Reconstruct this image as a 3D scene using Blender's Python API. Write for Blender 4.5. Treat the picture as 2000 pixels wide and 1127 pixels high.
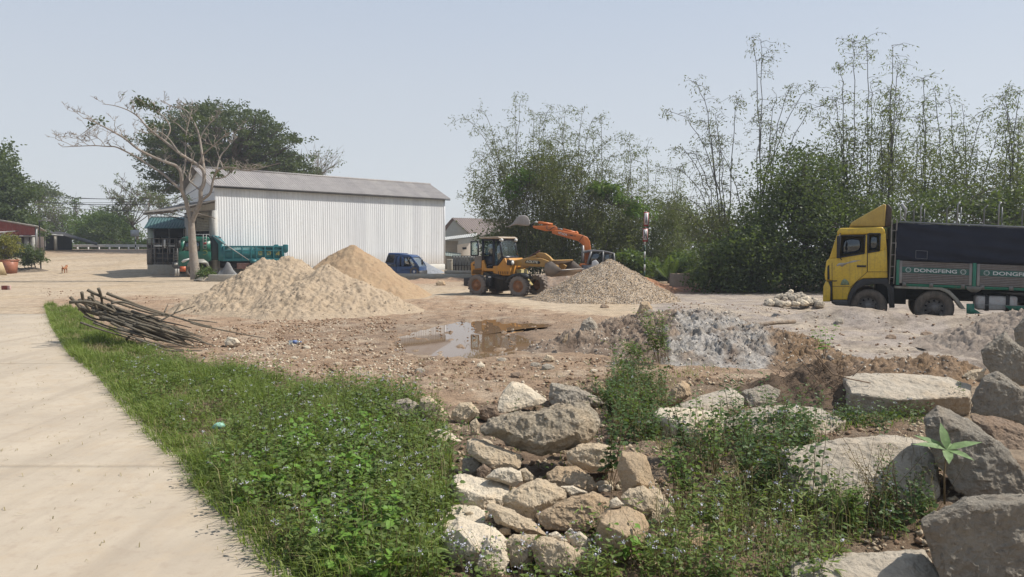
import bpy, bmesh, math, random
import numpy as np
from mathutils import Vector, Matrix, noise as mnoise
for o in list(bpy.data.objects): bpy.data.objects.remove(o)
S = bpy.context.scene
C = S.collection
R = math.radians
rng = np.random.default_rng(7)
random.seed(7)
# ---------------------------------------------------------------- camera, sky, sun, exposure
H = 2.2; FP = 1450.0; PITCH = R(3.3)
cd = bpy.data.cameras.new('camera'); cam = bpy.data.objects.new('camera', cd); C.objects.link(cam)
cam.location = (0, 0, H); cam.rotation_euler = (R(90)-PITCH, 0, 0)
cd.sensor_width = 36; cd.lens = FP/2000*36; cd.clip_end = 3000; cd.clip_start = .05
S.camera = cam
SUN_EL = R(51); SUN_AZ = R(6)          # azimuth measured from +x towards +y
w = bpy.data.worlds.new('World'); S.world = w; w.use_nodes = True
nt = w.node_tree; bg = nt.nodes['Background']
sky = nt.nodes.new('ShaderNodeTexSky'); sky.sky_type = 'NISHITA'; sky.sun_disc = False
sky.sun_elevation = SUN_EL; sky.sun_rotation = R(90)-SUN_AZ
sky.air_density = 1.0; sky.dust_density = 1.2; sky.ozone_density = 1.5; sky.altitude = 0
hz = nt.nodes.new('ShaderNodeMix'); hz.data_type = 'RGBA'; hz.inputs[0].default_value = .78      # thin high haze whitens the blue
hz.inputs[7].default_value = (6.0, 6.75, 7.95, 1); nt.links.new(sky.outputs[0], hz.inputs[6])
wc = nt.nodes.new('ShaderNodeTexCoord'); wx = nt.nodes.new('ShaderNodeSeparateXYZ'); nt.links.new(wc.outputs['Generated'], wx.inputs[0])   # milky near the horizon, bluer above
wr0 = nt.nodes.new('ShaderNodeValToRGB'); nt.links.new(wx.outputs[2], wr0.inputs[0]); el_ = wr0.color_ramp.elements
el_[0].position = 0.0; el_[0].color = (.93, .955, .98, 1); el_[1].position = .5; el_[1].color = (.60, .74, .97, 1); e2_ = el_.new(.2); e2_.color = (.84, .895, .975, 1)
ws_ = nt.nodes.new('ShaderNodeMix'); ws_.data_type = 'RGBA'; ws_.blend_type = 'MULTIPLY'; ws_.inputs[0].default_value = 1; ws_.inputs[6].default_value = (8.6, 8.6, 8.6, 1); nt.links.new(wr0.outputs[0], ws_.inputs[7]); nt.links.new(ws_.outputs[2], hz.inputs[7])
nt.links.new(hz.outputs[2], bg.inputs[0]); bg.inputs[1].default_value = 0.072
ld = bpy.data.lights.new('sun', 'SUN'); ld.energy = 5.0; ld.angle = R(.6); ld.color = (1, .945, .86)
sun = bpy.data.objects.new('sun', ld); C.objects.link(sun)
sd = Vector((math.cos(SUN_EL)*math.cos(SUN_AZ), math.cos(SUN_EL)*math.sin(SUN_AZ), math.sin(SUN_EL)))
sun.rotation_euler = sd.to_track_quat('Z', 'Y').to_euler(); sun.location = (40, 20, 50)
S.view_settings.view_transform = 'Standard'; S.view_settings.look = 'None'
S.view_settings.exposure = 0.40; S.view_settings.gamma = 1
S.render.engine = 'CYCLES'
S.cycles.volume_step_rate = 4; S.cycles.volume_bounces = 0; S.cycles.max_bounces = 6; S.cycles.transparent_max_bounces = 8
# ---------------------------------------------------------------- projection helpers
cp, sp = math.cos(PITCH), math.sin(PITCH)
def ray(px, py):
    u = (px-1000)/FP; v = (563.5-py)/FP
    return np.array([u, cp+v*sp, -sp+v*cp])
def P(px, py, Y):
    d = ray(px, py); t = Y/d[1]
    return np.array([d[0]*t, Y, H+d[2]*t])
def G0(px, py, z=0.0):
    d = ray(px, py); t = (z-H)/d[2]
    return np.array([d[0]*t, d[1]*t, z])
def proj(x, y, z):
    zz = z-H
    f = y*cp - zz*sp; u = y*sp + zz*cp
    f = np.maximum(f, .01)
    return 1000+FP*x/f, 563.5-FP*u/f
# ---------------------------------------------------------------- numpy noise
_perm = np.random.default_rng(3).permutation(256).astype(np.int64); _perm = np.concatenate([_perm, _perm])
_gr = np.random.default_rng(4).normal(size=(256, 2)); _gr /= np.linalg.norm(_gr, axis=1)[:, None]
def pn(x, y):
    x = np.asarray(x, float); y = np.asarray(y, float)
    xi = np.floor(x).astype(np.int64); yi = np.floor(y).astype(np.int64)
    xf = x-xi; yf = y-yi
    u = xf**3*(xf*(xf*6-15)+10); v = yf**3*(yf*(yf*6-15)+10)
    def g(ix, iy, dx, dy):
        k = _perm[_perm[ix & 255]+(iy & 255)]
        return _gr[k, 0]*dx+_gr[k, 1]*dy
    a = g(xi, yi, xf, yf); b = g(xi+1, yi, xf-1, yf); c = g(xi, yi+1, xf, yf-1); d = g(xi+1, yi+1, xf-1, yf-1)
    return ((a+(b-a)*u)*(1-v)+(c+(d-c)*u)*v)*1.5
def fbm(x, y, o=4, l=2.0, g=.5):
    s = 0; a = 1; f = 1; t = 0
    for i in range(o):
        s = s+a*pn(x*f+i*17.3, y*f-i*9.1); t += a; a *= g; f *= l
    return s/t
def ss(a, b, x):
    t = np.clip((x-a)/(b-a), 0, 1); return t*t*(3-2*t)
def inpoly(px, py, poly):
    px = np.asarray(px); py = np.asarray(py); r = np.zeros(px.shape, bool); n = len(poly); j = n-1
    for i in range(n):
        xi, yi = poly[i]; xj, yj = poly[j]
        if yi != yj:
            r ^= ((yi > py) != (yj > py)) & (px < (xj-xi)*(py-yi)/(yj-yi)+xi)
        j = i
    return r
# ---------------------------------------------------------------- terrain
def hbase(x, y):
    x = np.asarray(x, float); y = np.asarray(y, float)
    z = 1.75*ss(46, 88, y)*ss(-13, -24, x)                     # road bank at the far left
    z = z - .05*ss(-2.9, -1.2, x - (y-5)*-.0)*ss(20, 10, y)*0
    # rubble rise under the foreground rocks
    z = z + .16*np.exp(-(((x-.7)/1.6)**2+((y-6.4)/1.3)**2)) + .22*np.exp(-(((x-4.3)/1.6)**2+((y-6.6)/2.2)**2))
    # bank hiding the truck wheels
    # the yellow truck stands in a shallow dip behind a bank of dirt
    ta = -R(24); bx, by = 9.55, 22.7; sx = (x-bx)*math.cos(ta)+(y-by)*math.sin(ta); dn = (x-bx)*math.sin(ta)-(y-by)*math.cos(ta)
    z = z - .16*ss(-2.2, -.6, sx)*ss(1.0, .2, dn)*ss(-6, -4, dn) + .36*ss(-2.6, .6, sx)*np.exp(-((dn-1.5)/.75)**2)*(1+.25*np.sin(sx*1.7))
    return z
def Gt(px, py, lift=0.0):
    z = lift
    for i in range(14):
        p = G0(px, py, z); z = .5*z+.5*(float(hbase(p[0], p[1]))+lift)
    return G0(px, py, z)
# ---------------------------------------------------------------- object helpers
def tag(o, label=None, cat=None, group=None, kind=None):
    if label: o['label'] = label
    if cat: o['category'] = cat
    if group: o['group'] = group
    if kind: o['kind'] = kind
    return o
def empty(name, loc=(0, 0, 0), rz=0.0, label=None, cat=None, group=None, rx=0, ry=0):
    o = bpy.data.objects.new(name, None); C.objects.link(o); o.location = [float(v) for v in loc]; o.rotation_euler = (rx, ry, rz)
    o.empty_display_size = .2
    return tag(o, label, cat, group)
def link_mesh(name, me, mat, parent=None):
    o = bpy.data.objects.new(name, me); C.objects.link(o)
    if mat:
        for m in (mat if isinstance(mat, (list, tuple)) else [mat]): me.materials.append(m)
    if parent is not None: o.parent = parent
    return o
def fastmesh(name, V, F, smooth=False):
    """V (n,3); F list of equal or mixed length tuples or (m,k) array"""
    me = bpy.data.meshes.new(name)
    V = np.ascontiguousarray(V, dtype=np.float32)
    if isinstance(F, np.ndarray):
        k = F.shape[1]; li = F.ravel().astype(np.int32); ls = np.arange(0, len(li), k, dtype=np.int32)
    else:
        li = np.fromiter((i for f in F for i in f), dtype=np.int32); ln = np.array([len(f) for f in F], dtype=np.int32)
        ls = np.concatenate([[0], np.cumsum(ln)[:-1]]).astype(np.int32)
    me.vertices.add(len(V)); me.vertices.foreach_set('co', V.ravel())
    me.loops.add(len(li)); me.loops.foreach_set('vertex_index', li)
    me.polygons.add(len(ls)); me.polygons.foreach_set('loop_start', ls)
    if smooth: me.polygons.foreach_set('use_smooth', np.ones(len(ls), dtype=bool))
    me.update(calc_edges=True); me.validate()
    return me
class MB:
    def __init__(s): s.V = []; s.F = []; s.n = 0
    def add(s, V, F):
        V = np.asarray(V, float); s.V.append(V); n = s.n; s.F += [tuple(i+n for i in f) for f in F]; s.n += len(V); return s
    def box(s, x0, x1, y0, y1, z0, z1, M=None):
        V = np.array([[x, y, z] for x in (x0, x1) for y in (y0, y1) for z in (z0, z1)], float)
        if M is not None: V = V@np.array(M.to_3x3()).T+np.array(M.translation)
        return s.add(V, [(0, 1, 3, 2), (4, 6, 7, 5), (0, 4, 5, 1), (2, 3, 7, 6), (0, 2, 6, 4), (1, 5, 7, 3)])
    def bar(s, p0, p1, w, h=None):
        h = h or w; p0 = Vector(p0); p1 = Vector(p1); d = p1-p0; L = d.length
        if L < 1e-6: return s
        q = d.to_track_quat('X', 'Z').to_matrix().to_4x4(); q.translation = p0
        return s.box(0, L, -w/2, w/2, -h/2, h/2, q)
    def prism(s, poly, y0, y1):                       # polygon in xz, extruded along y
        n = len(poly); V = [(x, y0, z) for x, z in poly]+[(x, y1, z) for x, z in poly]
        F = [tuple(range(n)), tuple(range(2*n-1, n-1, -1))]+[(i, n+i, n+(i+1) % n, (i+1) % n) for i in range(n)]
        return s.add(V, F)
    def tube(s, pts, rad, n=6, cap=True):
        pts = np.asarray(pts, float); m = len(pts)
        rad = np.full(m, rad) if np.isscalar(rad) else np.asarray(rad, float)
        T = np.gradient(pts, axis=0); T /= np.maximum(np.linalg.norm(T, axis=1), 1e-9)[:, None]
        up = np.array([0, 0, 1.0]) if abs(T[0][2]) < .9 else np.array([1.0, 0, 0])
        A = np.cross(T, up); ln = np.linalg.norm(A, axis=1)
        for i in range(m):
            if ln[i] < .15: A[i] = A[i-1]*1 if i else np.array([1.0, 0, 0])
            if i and A[i]@A[i-1] < 0: A[i] = -A[i]
        A /= np.maximum(np.linalg.norm(A, axis=1), 1e-9)[:, None]; B = np.cross(T, A)
        a = np.arange(n)*2*math.pi/n
        V = (pts[:, None]+rad[:, None, None]*(np.cos(a)[None, :, None]*A[:, None]+np.sin(a)[None, :, None]*B[:, None])).reshape(-1, 3)
        F = [(i*n+j, i*n+(j+1) % n, (i+1)*n+(j+1) % n, (i+1)*n+j) for i in range(m-1) for j in range(n)]
        if cap: F += [tuple(range(n-1, -1, -1)), tuple((m-1)*n+j for j in range(n))]
        return s.add(V, F)
    def cyl(s, p0, p1, r0, r1=None, n=16): return s.tube([p0, p1], [r0, r1 if r1 is not None else r0], n)
    def lathe_y(s, prof, c, n=28):                    # profile [(r, y)] about the y axis through c
        V = []; a = np.arange(n)*2*math.pi/n
        for r, y in prof: V += [(c[0]+r*math.cos(t), c[1]+y, c[2]+r*math.sin(t)) for t in a]
        F = [(i*n+j, (i+1)*n+j, (i+1)*n+(j+1) % n, i*n+(j+1) % n) for i in range(len(prof)-1) for j in range(n)]
        return s.add(V, F)
    def lathe_z(s, prof, c, n=24):
        V = []; a = np.arange(n)*2*math.pi/n
        for r, z in prof: V += [(c[0]+r*math.cos(t), c[1]+r*math.sin(t), c[2]+z) for t in a]
        F = [(i*n+j, i*n+(j+1) % n, (i+1)*n+(j+1) % n, (i+1)*n+j) for i in range(len(prof)-1) for j in range(n)]
        return s.add(V, F)
    def build(s, name, mat, parent=None, smooth=False, bevel=0, **kw):
        V = np.concatenate(s.V) if s.V else np.zeros((0, 3))
        o = link_mesh(name, fastmesh(name, V, s.F, smooth), mat, parent)
        if bevel:
            m = o.modifiers.new('bevel', 'BEVEL'); m.width = bevel; m.segments = 2; m.limit_method = 'ANGLE'; m.angle_limit = R(35)
            if not smooth: pass
        return tag(o, **kw) if kw else o
def B(*a, name='part', mat=None, parent=None, bevel=0): return MB().box(*a).build(name, mat, parent, bevel=bevel)
# ---------------------------------------------------------------- materials
def srgb(r, g, b): return tuple(((v/255)/12.92 if v/255 <= .04045 else ((v/255+.055)/1.055)**2.4) for v in (r, g, b))+(1,)
def N(nt, t, **kw):
    n = nt.nodes.new(t)
    for k, v in kw.items():
        if k.startswith('i_'): n.inputs[k[2:].replace('_', ' ')].default_value = v
        else: setattr(n, k, v)
    return n
def mixc(nt, fac, a, b, bt='MIX'):
    m = nt.nodes.new('ShaderNodeMix'); m.data_type = 'RGBA'; m.blend_type = bt
    for s, v in ((m.inputs[0], fac), (m.inputs[6], a), (m.inputs[7], b)):
        if isinstance(v, bpy.types.NodeSocket): nt.links.new(v, s)
        else: s.default_value = v
    return m.outputs[2]
def ramp(nt, fac, stops):
    r = nt.nodes.new('ShaderNodeValToRGB'); e = r.color_ramp.elements
    while len(e) < len(stops): e.new(.5)
    for k, (p, c) in enumerate(stops): e[k].position = p; e[k].color = c if len(c) == 4 else (*c, 1)
    nt.links.new(fac, r.inputs[0]); return r.outputs[0]
def noise_n(nt, co, scale, det=4, rough=.6, dist=0, out=0):
    n = nt.nodes.new('ShaderNodeTexNoise'); n.inputs['Scale'].default_value = scale; n.inputs['Detail'].default_value = det
    n.inputs['Roughness'].default_value = rough; n.inputs['Distortion'].default_value = dist
    if co is not None: nt.links.new(co, n.inputs['Vector'])
    return n.outputs[out]
def base_mat(name):
    m = bpy.data.materials.new(name); m.use_nodes = True; nt = m.node_tree; b = nt.nodes['Principled BSDF']
    tc = nt.nodes.new('ShaderNodeTexCoord'); return m, nt, b, tc.outputs['Object']
def bumpn(nt, h, strength, dist, b, prev=None):
    bp = nt.nodes.new('ShaderNodeBump'); bp.inputs['Strength'].default_value = strength; bp.inputs['Distance'].default_value = dist
    nt.links.new(h, bp.inputs['Height'])
    if prev is not None: nt.links.new(prev, bp.inputs['Normal'])
    if b is not None: nt.links.new(bp.outputs[0], b.inputs['Normal'])
    return bp.outputs[0]
AL = .86
K = lambda c, f: (c[0]*f, c[1]*f, c[2]*f, 1)
def paint(name, c, c2=None, scale=3, rough=.5, metal=0, dirt=.35, dirtc=(.16, .12, .08, 1), bump=.15, spec=.4):
    """painted, used surface: colour, blotchy second tone, and dust or grime in patches"""
    c = K(c, AL); c2 = K(c2, AL) if c2 else None
    m, nt, b, co = base_mat(name); c = (*c[:3], 1); c2 = c2 or K(c, .72)
    n1 = noise_n(nt, co, scale, 6, .65); n2 = noise_n(nt, co, scale*7, 5, .7)
    col = mixc(nt, ramp(nt, n1, [(.35, (0, 0, 0)), (.7, (1, 1, 1))]), c, (*c2[:3], 1))
    if dirt > .3:                                            # rain has drawn the grime into vertical streaks
        mp = N(nt, 'ShaderNodeMapping'); mp.inputs['Scale'].default_value = (9, 9, .8); nt.links.new(co, mp.inputs[0])
        col = mixc(nt, ramp(nt, noise_n(nt, mp.outputs[0], 1.3, 5, .7), [(.5, (0, 0, 0)), (.78, (dirt*1.3,)*3)]), col, dirtc)
    if dirt:
        f = ramp(nt, n2, [(.62-.35*dirt, (0, 0, 0)), (.85, (dirt*1.2,)*3)])
        col = mixc(nt, f, col, dirtc)
    nt.links.new(col, b.inputs['Base Color']); b.inputs['Roughness'].default_value = rough; b.inputs['Metallic'].default_value = metal
    b.inputs['Specular IOR Level'].default_value = spec
    if bump: bumpn(nt, n2, bump, .02, b)
    return m
def plain(name, c, rough=.8, metal=0, spec=.3):
    m, nt, b, co = base_mat(name)
    n = noise_n(nt, co, 9, 4, .6)
    nt.links.new(mixc(nt, n, K(c, .75), K(c, 1.2)), b.inputs['Base Color'])
    b.inputs['Roughness'].default_value = rough; b.inputs['Metallic'].default_value = metal; b.inputs['Specular IOR Level'].default_value = spec
    return m
def leafmat(name, c1, c2, scale=1.2, trans=.35, c3=None, rough=.55):
    c3 = c3 or tuple(v*1.6 for v in c2); c1, c2, c3 = [tuple(v*.84 for v in c) for c in (c1, c2, c3)]
    m, nt, b, co = base_mat(name)
    n = noise_n(nt, co, scale, 3, .6); n2 = noise_n(nt, co, scale*14, 2, .6)
    col = mixc(nt, ramp(nt, n, [(.35, (0, 0, 0)), (.65, (1, 1, 1))]), (*c1, 1), (*c2, 1))
    col = mixc(nt, ramp(nt, n2, [(.4, (0, 0, 0)), (.72, (.8, .8, .8))]), col, (*(c3 or tuple(v*1.6 for v in c2)), 1))
    nt.links.new(col, b.inputs['Base Color']); b.inputs['Roughness'].default_value = rough; b.inputs['Specular IOR Level'].default_value = .25
    tr = nt.nodes.new('ShaderNodeBsdfTranslucent'); nt.links.new(mixc(nt, .5, col, (.25, .35, .03, 1)), tr.inputs[0])
    mx = nt.nodes.new('ShaderNodeMixShader'); mx.inputs[0].default_value = trans
    nt.links.new(b.outputs[0], mx.inputs[1]); nt.links.new(tr.outputs[0], mx.inputs[2])
    nt.links.new(mx.outputs[0], nt.nodes['Material Output'].inputs[0])
    return m
def rockmat(name, c, c2, stain, bump=.6, scale=4):
    m, nt, b, co = base_mat(name)
    n1 = noise_n(nt, co, scale, 8, .7, .3); n2 = noise_n(nt, co, scale*6, 8, .75); n3 = noise_n(nt, co, scale*.5, 4, .6)
    col = mixc(nt, ramp(nt, n1, [(.36, (0, 0, 0)), (.62, (1, 1, 1))]), (*c, 1), (*c2, 1))
    col = mixc(nt, ramp(nt, n2, [(.53, (0, 0, 0)), (.74, (.7, .7, .7))]), col, (*stain, 1))
    col = mixc(nt, ramp(nt, n3, [(.45, (0, 0, 0)), (.7, (.5, .5, .5))]), col, (c[0]*1.15, c[1]*.98, c[2]*.8, 1))
    v = nt.nodes.new('ShaderNodeTexVoronoi'); v.inputs['Scale'].default_value = scale*9; nt.links.new(co, v.inputs['Vector'])
    col = mixc(nt, ramp(nt, v.outputs['Distance'], [(.0, (.4, .4, .4)), (.16, (0, 0, 0))]), col, K((*stain, 1), .55))
    nt.links.new(col, b.inputs['Base Color']); b.inputs['Roughness'].default_value = .93; b.inputs['Specular IOR Level'].default_value = .15
    p = bumpn(nt, n2, bump, .05, None); bumpn(nt, n1, bump, .12, b, p)
    return m
def glassmat(name, tint=(.7, .8, .8), alpha=.35, rough=.05):
    m, nt, b, co = base_mat(name)
    gl = nt.nodes.new('ShaderNodeBsdfGlossy'); gl.inputs['Roughness'].default_value = rough; gl.inputs[0].default_value = (.9, .95, .95, 1)
    tr = nt.nodes.new('ShaderNodeBsdfTransparent'); tr.inputs[0].default_value = (*tint, 1)
    mx = nt.nodes.new('ShaderNodeMixShader')
    mx.inputs[0].default_value = alpha; nt.links.new(tr.outputs[0], mx.inputs[1]); nt.links.new(gl.outputs[0], mx.inputs[2])
    nt.links.new(mx.outputs[0], nt.nodes['Material Output'].inputs[0]); return m
black = paint('black_metal', (.02, .02, .022), rough=.6, dirt=.3, dirtc=(.12, .09, .065, 1))
rubber = paint('dusty_rubber', (.06, .052, .045), (.14, .11, .085), scale=6, rough=.9, dirt=.4, dirtc=(.24, .19, .14, 1))
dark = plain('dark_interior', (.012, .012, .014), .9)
steel = paint('grey_steel', (.3, .3, .3), rough=.5, metal=.4, dirt=.4)
whitep = paint('white_paint', (.7, .7, .68), rough=.6, dirt=.25, dirtc=(.4, .36, .3, 1))
concrete = rockmat('concrete', (.36, .33, .28), (.28, .26, .22), (.16, .14, .12), .3)
glass = glassmat('cab_glass')
# ================================================================ GROUND
ys = np.concatenate([[-40, -20, -10, -4, 0, 2], np.arange(3.6, 13, .045), 13+np.cumsum(.05+.0022*np.arange(230)), ])
ys = ys[ys < 60]; ys = np.concatenate([ys, np.geomspace(ys[-1]+1, 420, 60)])
xs = np.concatenate([np.arange(-8, 8, .05)]); t = np.cumsum(.055+.0035*np.arange(120)); xs = np.concatenate([-8-t[::-1], xs, 8+t])
xs = xs[(xs > -40) & (xs < 40)]; g = np.geomspace(1, 260, 30); xs = np.concatenate([xs[0]-g[::-1], xs, xs[-1]+g])
X, Y = np.meshgrid(xs, ys); PX, PY = proj(X, Y, 0*X)
# path edge as a world polyline, from the photo (tapering off where it meets the yard)
edge_px = [(95, 598), (112, 640), (150, 695), (215, 745), (262, 800), (310, 850), (345, 885), (392, 918), (398, 955), (450, 1000), (510, 1060), (575, 1127), (640, 1200)]
EP = np.array([G0(*p) for p in edge_px]); EPo = EP[np.argsort(EP[:, 1])]
def edge_x(y): return np.interp(y, EPo[:, 1], EPo[:, 0])
ex = edge_x(Y)
wob = fbm(X*1.3, Y*1.3, 4)*1.0; wob2 = fbm(X*.35+5, Y*.35, 4)
wp = wob*30*(12/np.maximum(Y, 4))                                         # wobble in photo pixels
def blur(a, r):
    for ax in (0, 1):
        c = np.cumsum(np.concatenate([np.repeat(np.take(a, [0], ax), r+1, ax), a, np.repeat(np.take(a, [-1], ax), r, ax)], ax), ax)
        a = (np.take(c, range(2*r+1, c.shape[ax]), ax)-np.take(c, range(0, c.shape[ax]-2*r-1), ax))/(2*r+1)
    return a
nz = fbm(X*2.3+40, Y*2.3, 5); nzf = fbm(X*8+40, Y*8, 3)
def zone(poly, r=7, k=.9):
    """soft-edged soil area; its rim is broken up by noise"""
    a = inpoly(PX+wp*1.0, PY+wp*.35, poly).astype(float); a = blur(blur(a, r), r)
    return ss(.25, .75, a+k*(nz*.6+nzf*.35)*4*a*(1-a))
mud = zone([(60, 578), (380, 578), (420, 590), (820, 585), (900, 575), (960, 590), (1060, 606), (1210, 618), (1330, 640), (1560, 700), (1700, 760), (1800, 860), (2100, 1000), (2100, 1200), (560, 1200), (390, 930), (90, 600)])
white = zone([(1200, 585), (1300, 572), (1500, 574), (2300, 560), (2300, 760), (1900, 730), (1560, 690), (1350, 625)])
brush = zone([(1330, 545), (1600, 545), (2300, 520), (2300, 568), (1620, 572), (1500, 576), (1330, 566)])
far_r = zone([(760, 535), (1320, 535), (1320, 562), (900, 562), (760, 556)])
red = zone([(1210, 552), (1420, 552), (1430, 572), (1290, 574), (1210, 566)])
green_far = ((X > 3) & (Y > 46)) | ((X > 22) & (Y > 30)); green_far = green_far.astype(float)
mudsave = None
def C3(*c): return np.array(c, float)[None, None, :]*AL
sand = C3(.43, .345, .25)
ylw = C3(.41, .32, .22)
col = sand+(ylw-sand)*ss(-.2, .3, wob2)[..., None]
streak = ss(-.1, .45, fbm(X*.25, Y*1.6, 4))                               # wheel tracks run along x
col = col*(1-.16*streak[..., None])
ylwhite = C3(.41, .345, .275); pinkw = C3(.36, .31, .27)
col = col*(1-white[..., None])+(ylwhite+(pinkw-ylwhite)*ss(-.2, .2, fbm(X*.8, Y*.8))[..., None])*white[..., None]
wa = ss(-.1, .25, fbm(X*.6+3, Y*2.2, 5))*white; col = col*(1-.5*wa[..., None])+C3(.22, .18, .15)*.5*wa[..., None]
mudc = C3(.385, .27, .18); mudc2 = C3(.47, .365, .265); mudc3 = C3(.24, .16, .11)
mm = mudc+(mudc2-mudc)*ss(-.1, .4, fbm(X*.9+9, Y*.9, 5))[..., None]
mm = mm+(mudc3-mm)*(.8*ss(.1, .45, fbm(X*1.6-4, Y*1.6, 5)))[..., None]
wet = np.exp(-(((X+.9)/4.2)**2+((Y-19)/4.2)**2)); mm = mm*(1-.30*wet[..., None])
mudw = mud*ss(-.75, -.25, wob)                                            # worn patches where sand shows
col = col*(1-mudw[..., None])+mm*mudw[..., None]
for msk, cc, a in ((brush, (.13, .095, .06), .9), (red, (.22, .09, .06), .85), (far_r, (.36, .27, .19), .7), (green_far, (.09, .10, .04), .9)):
    k = (msk*a)[..., None]; col = col*(1-k)+C3(*cc)*k
# dirt under rubble, grass litter
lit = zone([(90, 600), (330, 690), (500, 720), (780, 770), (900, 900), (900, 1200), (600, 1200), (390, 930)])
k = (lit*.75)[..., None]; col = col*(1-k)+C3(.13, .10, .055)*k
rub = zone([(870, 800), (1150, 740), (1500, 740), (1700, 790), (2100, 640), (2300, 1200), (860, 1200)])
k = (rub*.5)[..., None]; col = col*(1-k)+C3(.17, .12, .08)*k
bankc = ss(-22, -28, X)*ss(70, 84, Y)*ss(92, 88, Y); k = (bankc*.6)[..., None]; col = col*(1-k)+C3(.33, .2, .13)*k
pm = ((X < ex+.03*wob) & (Y < 24))                                         # beneath the path slab
amp = .004+.016*mudw+.022*white*(Y < 26)+.02*rub+.02*far_r
Z = hbase(X, Y)+amp*fbm(X*3.2, Y*3.2, 5)*1.6+amp*.9*np.abs(fbm(X*9+2, Y*9, 3))
Z += white*(Y < 25)*(.075*fbm(X*1.1, Y*2.6, 5)+.03*np.abs(fbm(X*4, Y*5, 4))+.02*np.sin(Y*5.5+X*.35+2*wob2)*ss(0, .4, fbm(X*.2, Y*.3)+.2))
Z += mudw*.03*fbm(X*1.0, Y*2.0, 4)
Z += np.where(Y > 25, .02*fbm(X*.8, Y*.8), 0)
pudpx = [(770, 665), (800, 648), (850, 636), (905, 627), (960, 624), (1000, 630), (1080, 632), (1078, 640), (1020, 643), (1010, 652), (1040, 664), (1030, 680), (985, 690), (935, 697), (880, 694), (830, 689), (778, 683)]
pm_ = blur(blur(inpoly(PX, PY, pudpx).astype(float), 3), 3); isl = ss(.12, .5, fbm(X*2.4+60, Y*1.5, 4))
Z -= (.085*ss(.1, .8, pm_+.5*nz)-.085*isl*pm_)*(pm_ > .001)
Z = np.where(pm, np.minimum(Z, -.02), Z)
edgeb = np.exp(-((X-ex-.25)/.3)**2)*(Y < 22)*(X > ex); Z += .03*edgeb
ny, nx = X.shape
idx = np.arange(ny*nx).reshape(ny, nx)
F = np.stack([idx[:-1, :-1], idx[:-1, 1:], idx[1:, 1:], idx[1:, :-1]], -1).reshape(-1, 4)
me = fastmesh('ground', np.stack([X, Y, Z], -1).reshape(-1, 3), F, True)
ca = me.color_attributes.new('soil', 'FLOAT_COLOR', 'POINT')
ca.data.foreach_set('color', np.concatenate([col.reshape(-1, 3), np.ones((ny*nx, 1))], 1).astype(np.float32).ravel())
ra = me.attributes.new('clod', 'FLOAT', 'POINT'); ra.data.foreach_set('value', np.clip(.25+.75*mudw+.5*rub+.45*white+.4*far_r, 0, 1.2).astype(np.float32).ravel())
wt = me.attributes.new('wet', 'FLOAT', 'POINT'); wt.data.foreach_set('value', (wet*mudw).astype(np.float32).ravel())
m, nt, b, co = base_mat('soil')
at = N(nt, 'ShaderNodeAttribute', attribute_name='soil'); cl = N(nt, 'ShaderNodeAttribute', attribute_name='clod'); we = N(nt, 'ShaderNodeAttribute', attribute_name='wet')
n1 = noise_n(nt, co, 3, 9, .68); n2 = noise_n(nt, co, 22, 6, .75); n3 = noise_n(nt, co, 90, 3, .7)
v1 = ramp(nt, n1, [(.3, (.58, .56, .54)), (.5, (1, 1, 1)), (.72, (1.25, 1.22, 1.18))])
c_ = mixc(nt, 1, at.outputs['Color'], v1, 'MULTIPLY')
v2 = ramp(nt, n2, [(.34, (.5, .47, .45)), (.5, (1, 1, 1)), (.7, (1.25, 1.23, 1.2))])
c_ = mixc(nt, cl.outputs['Fac'], c_, mixc(nt, 1, c_, v2, 'MULTIPLY'))
v3 = ramp(nt, n3, [(.3, (.7, .7, .7)), (.7, (1.25, 1.25, 1.25))]); c_ = mixc(nt, .6, c_, mixc(nt, 1, c_, v3, 'MULTIPLY'))
nt.links.new(c_, b.inputs['Base Color']); b.inputs['Specular IOR Level'].default_value = .2
rr = N(nt, 'ShaderNodeMapRange'); rr.inputs[3].default_value = .97; rr.inputs[4].default_value = .55; nt.links.new(we.outputs['Fac'], rr.inputs[0]); nt.links.new(rr.outputs[0], b.inputs['Roughness'])
ms = N(nt, 'ShaderNodeMath', operation='MULTIPLY'); nt.links.new(cl.outputs['Fac'], ms.inputs[0]); ms.inputs[1].default_value = 1.0
bp = nt.nodes.new('ShaderNodeBump'); bp.inputs['Distance'].default_value = .06; nt.links.new(ms.outputs[0], bp.inputs['Strength']); nt.links.new(n2, bp.inputs['Height'])
bumpn(nt, n1, .5, .09, b, bp.outputs[0])
ground = link_mesh('ground', me, m); tag(ground, kind='structure')
soilmat = m
# ---- concrete path at the left
m, nt, b, co = base_mat('path_concrete')
n1 = noise_n(nt, co, .7, 7, .65); n2 = noise_n(nt, co, 9, 8, .75); n3 = noise_n(nt, co, 120, 2, .6); n4 = noise_n(nt, co, 2.2, 6, .7, .6)
c_ = mixc(nt, ramp(nt, n1, [(.35, (0, 0, 0)), (.65, (1, 1, 1))]), (.365, .312, .245, 1), (.305, .26, .205, 1))
c_ = mixc(nt, ramp(nt, n4, [(.48, (0, 0, 0)), (.68, (.9, .9, .9))]), c_, (.33, .27, .20, 1))
mpp = N(nt, 'ShaderNodeMapping'); mpp.inputs['Scale'].default_value = (2.2, .12, 1); nt.links.new(co, mpp.inputs[0]); n5 = noise_n(nt, mpp.outputs[0], 1.0, 5, .6)
c_ = mixc(nt, ramp(nt, n5, [(.48, (0, 0, 0)), (.66, (.55, .55, .55))]), c_, (.25, .21, .165, 1))        # dust swept along by tyres
c_ = mixc(nt, ramp(nt, n2, [(.52, (0, 0, 0)), (.72, (.65, .65, .65))]), c_, (.25, .20, .155, 1))
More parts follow.
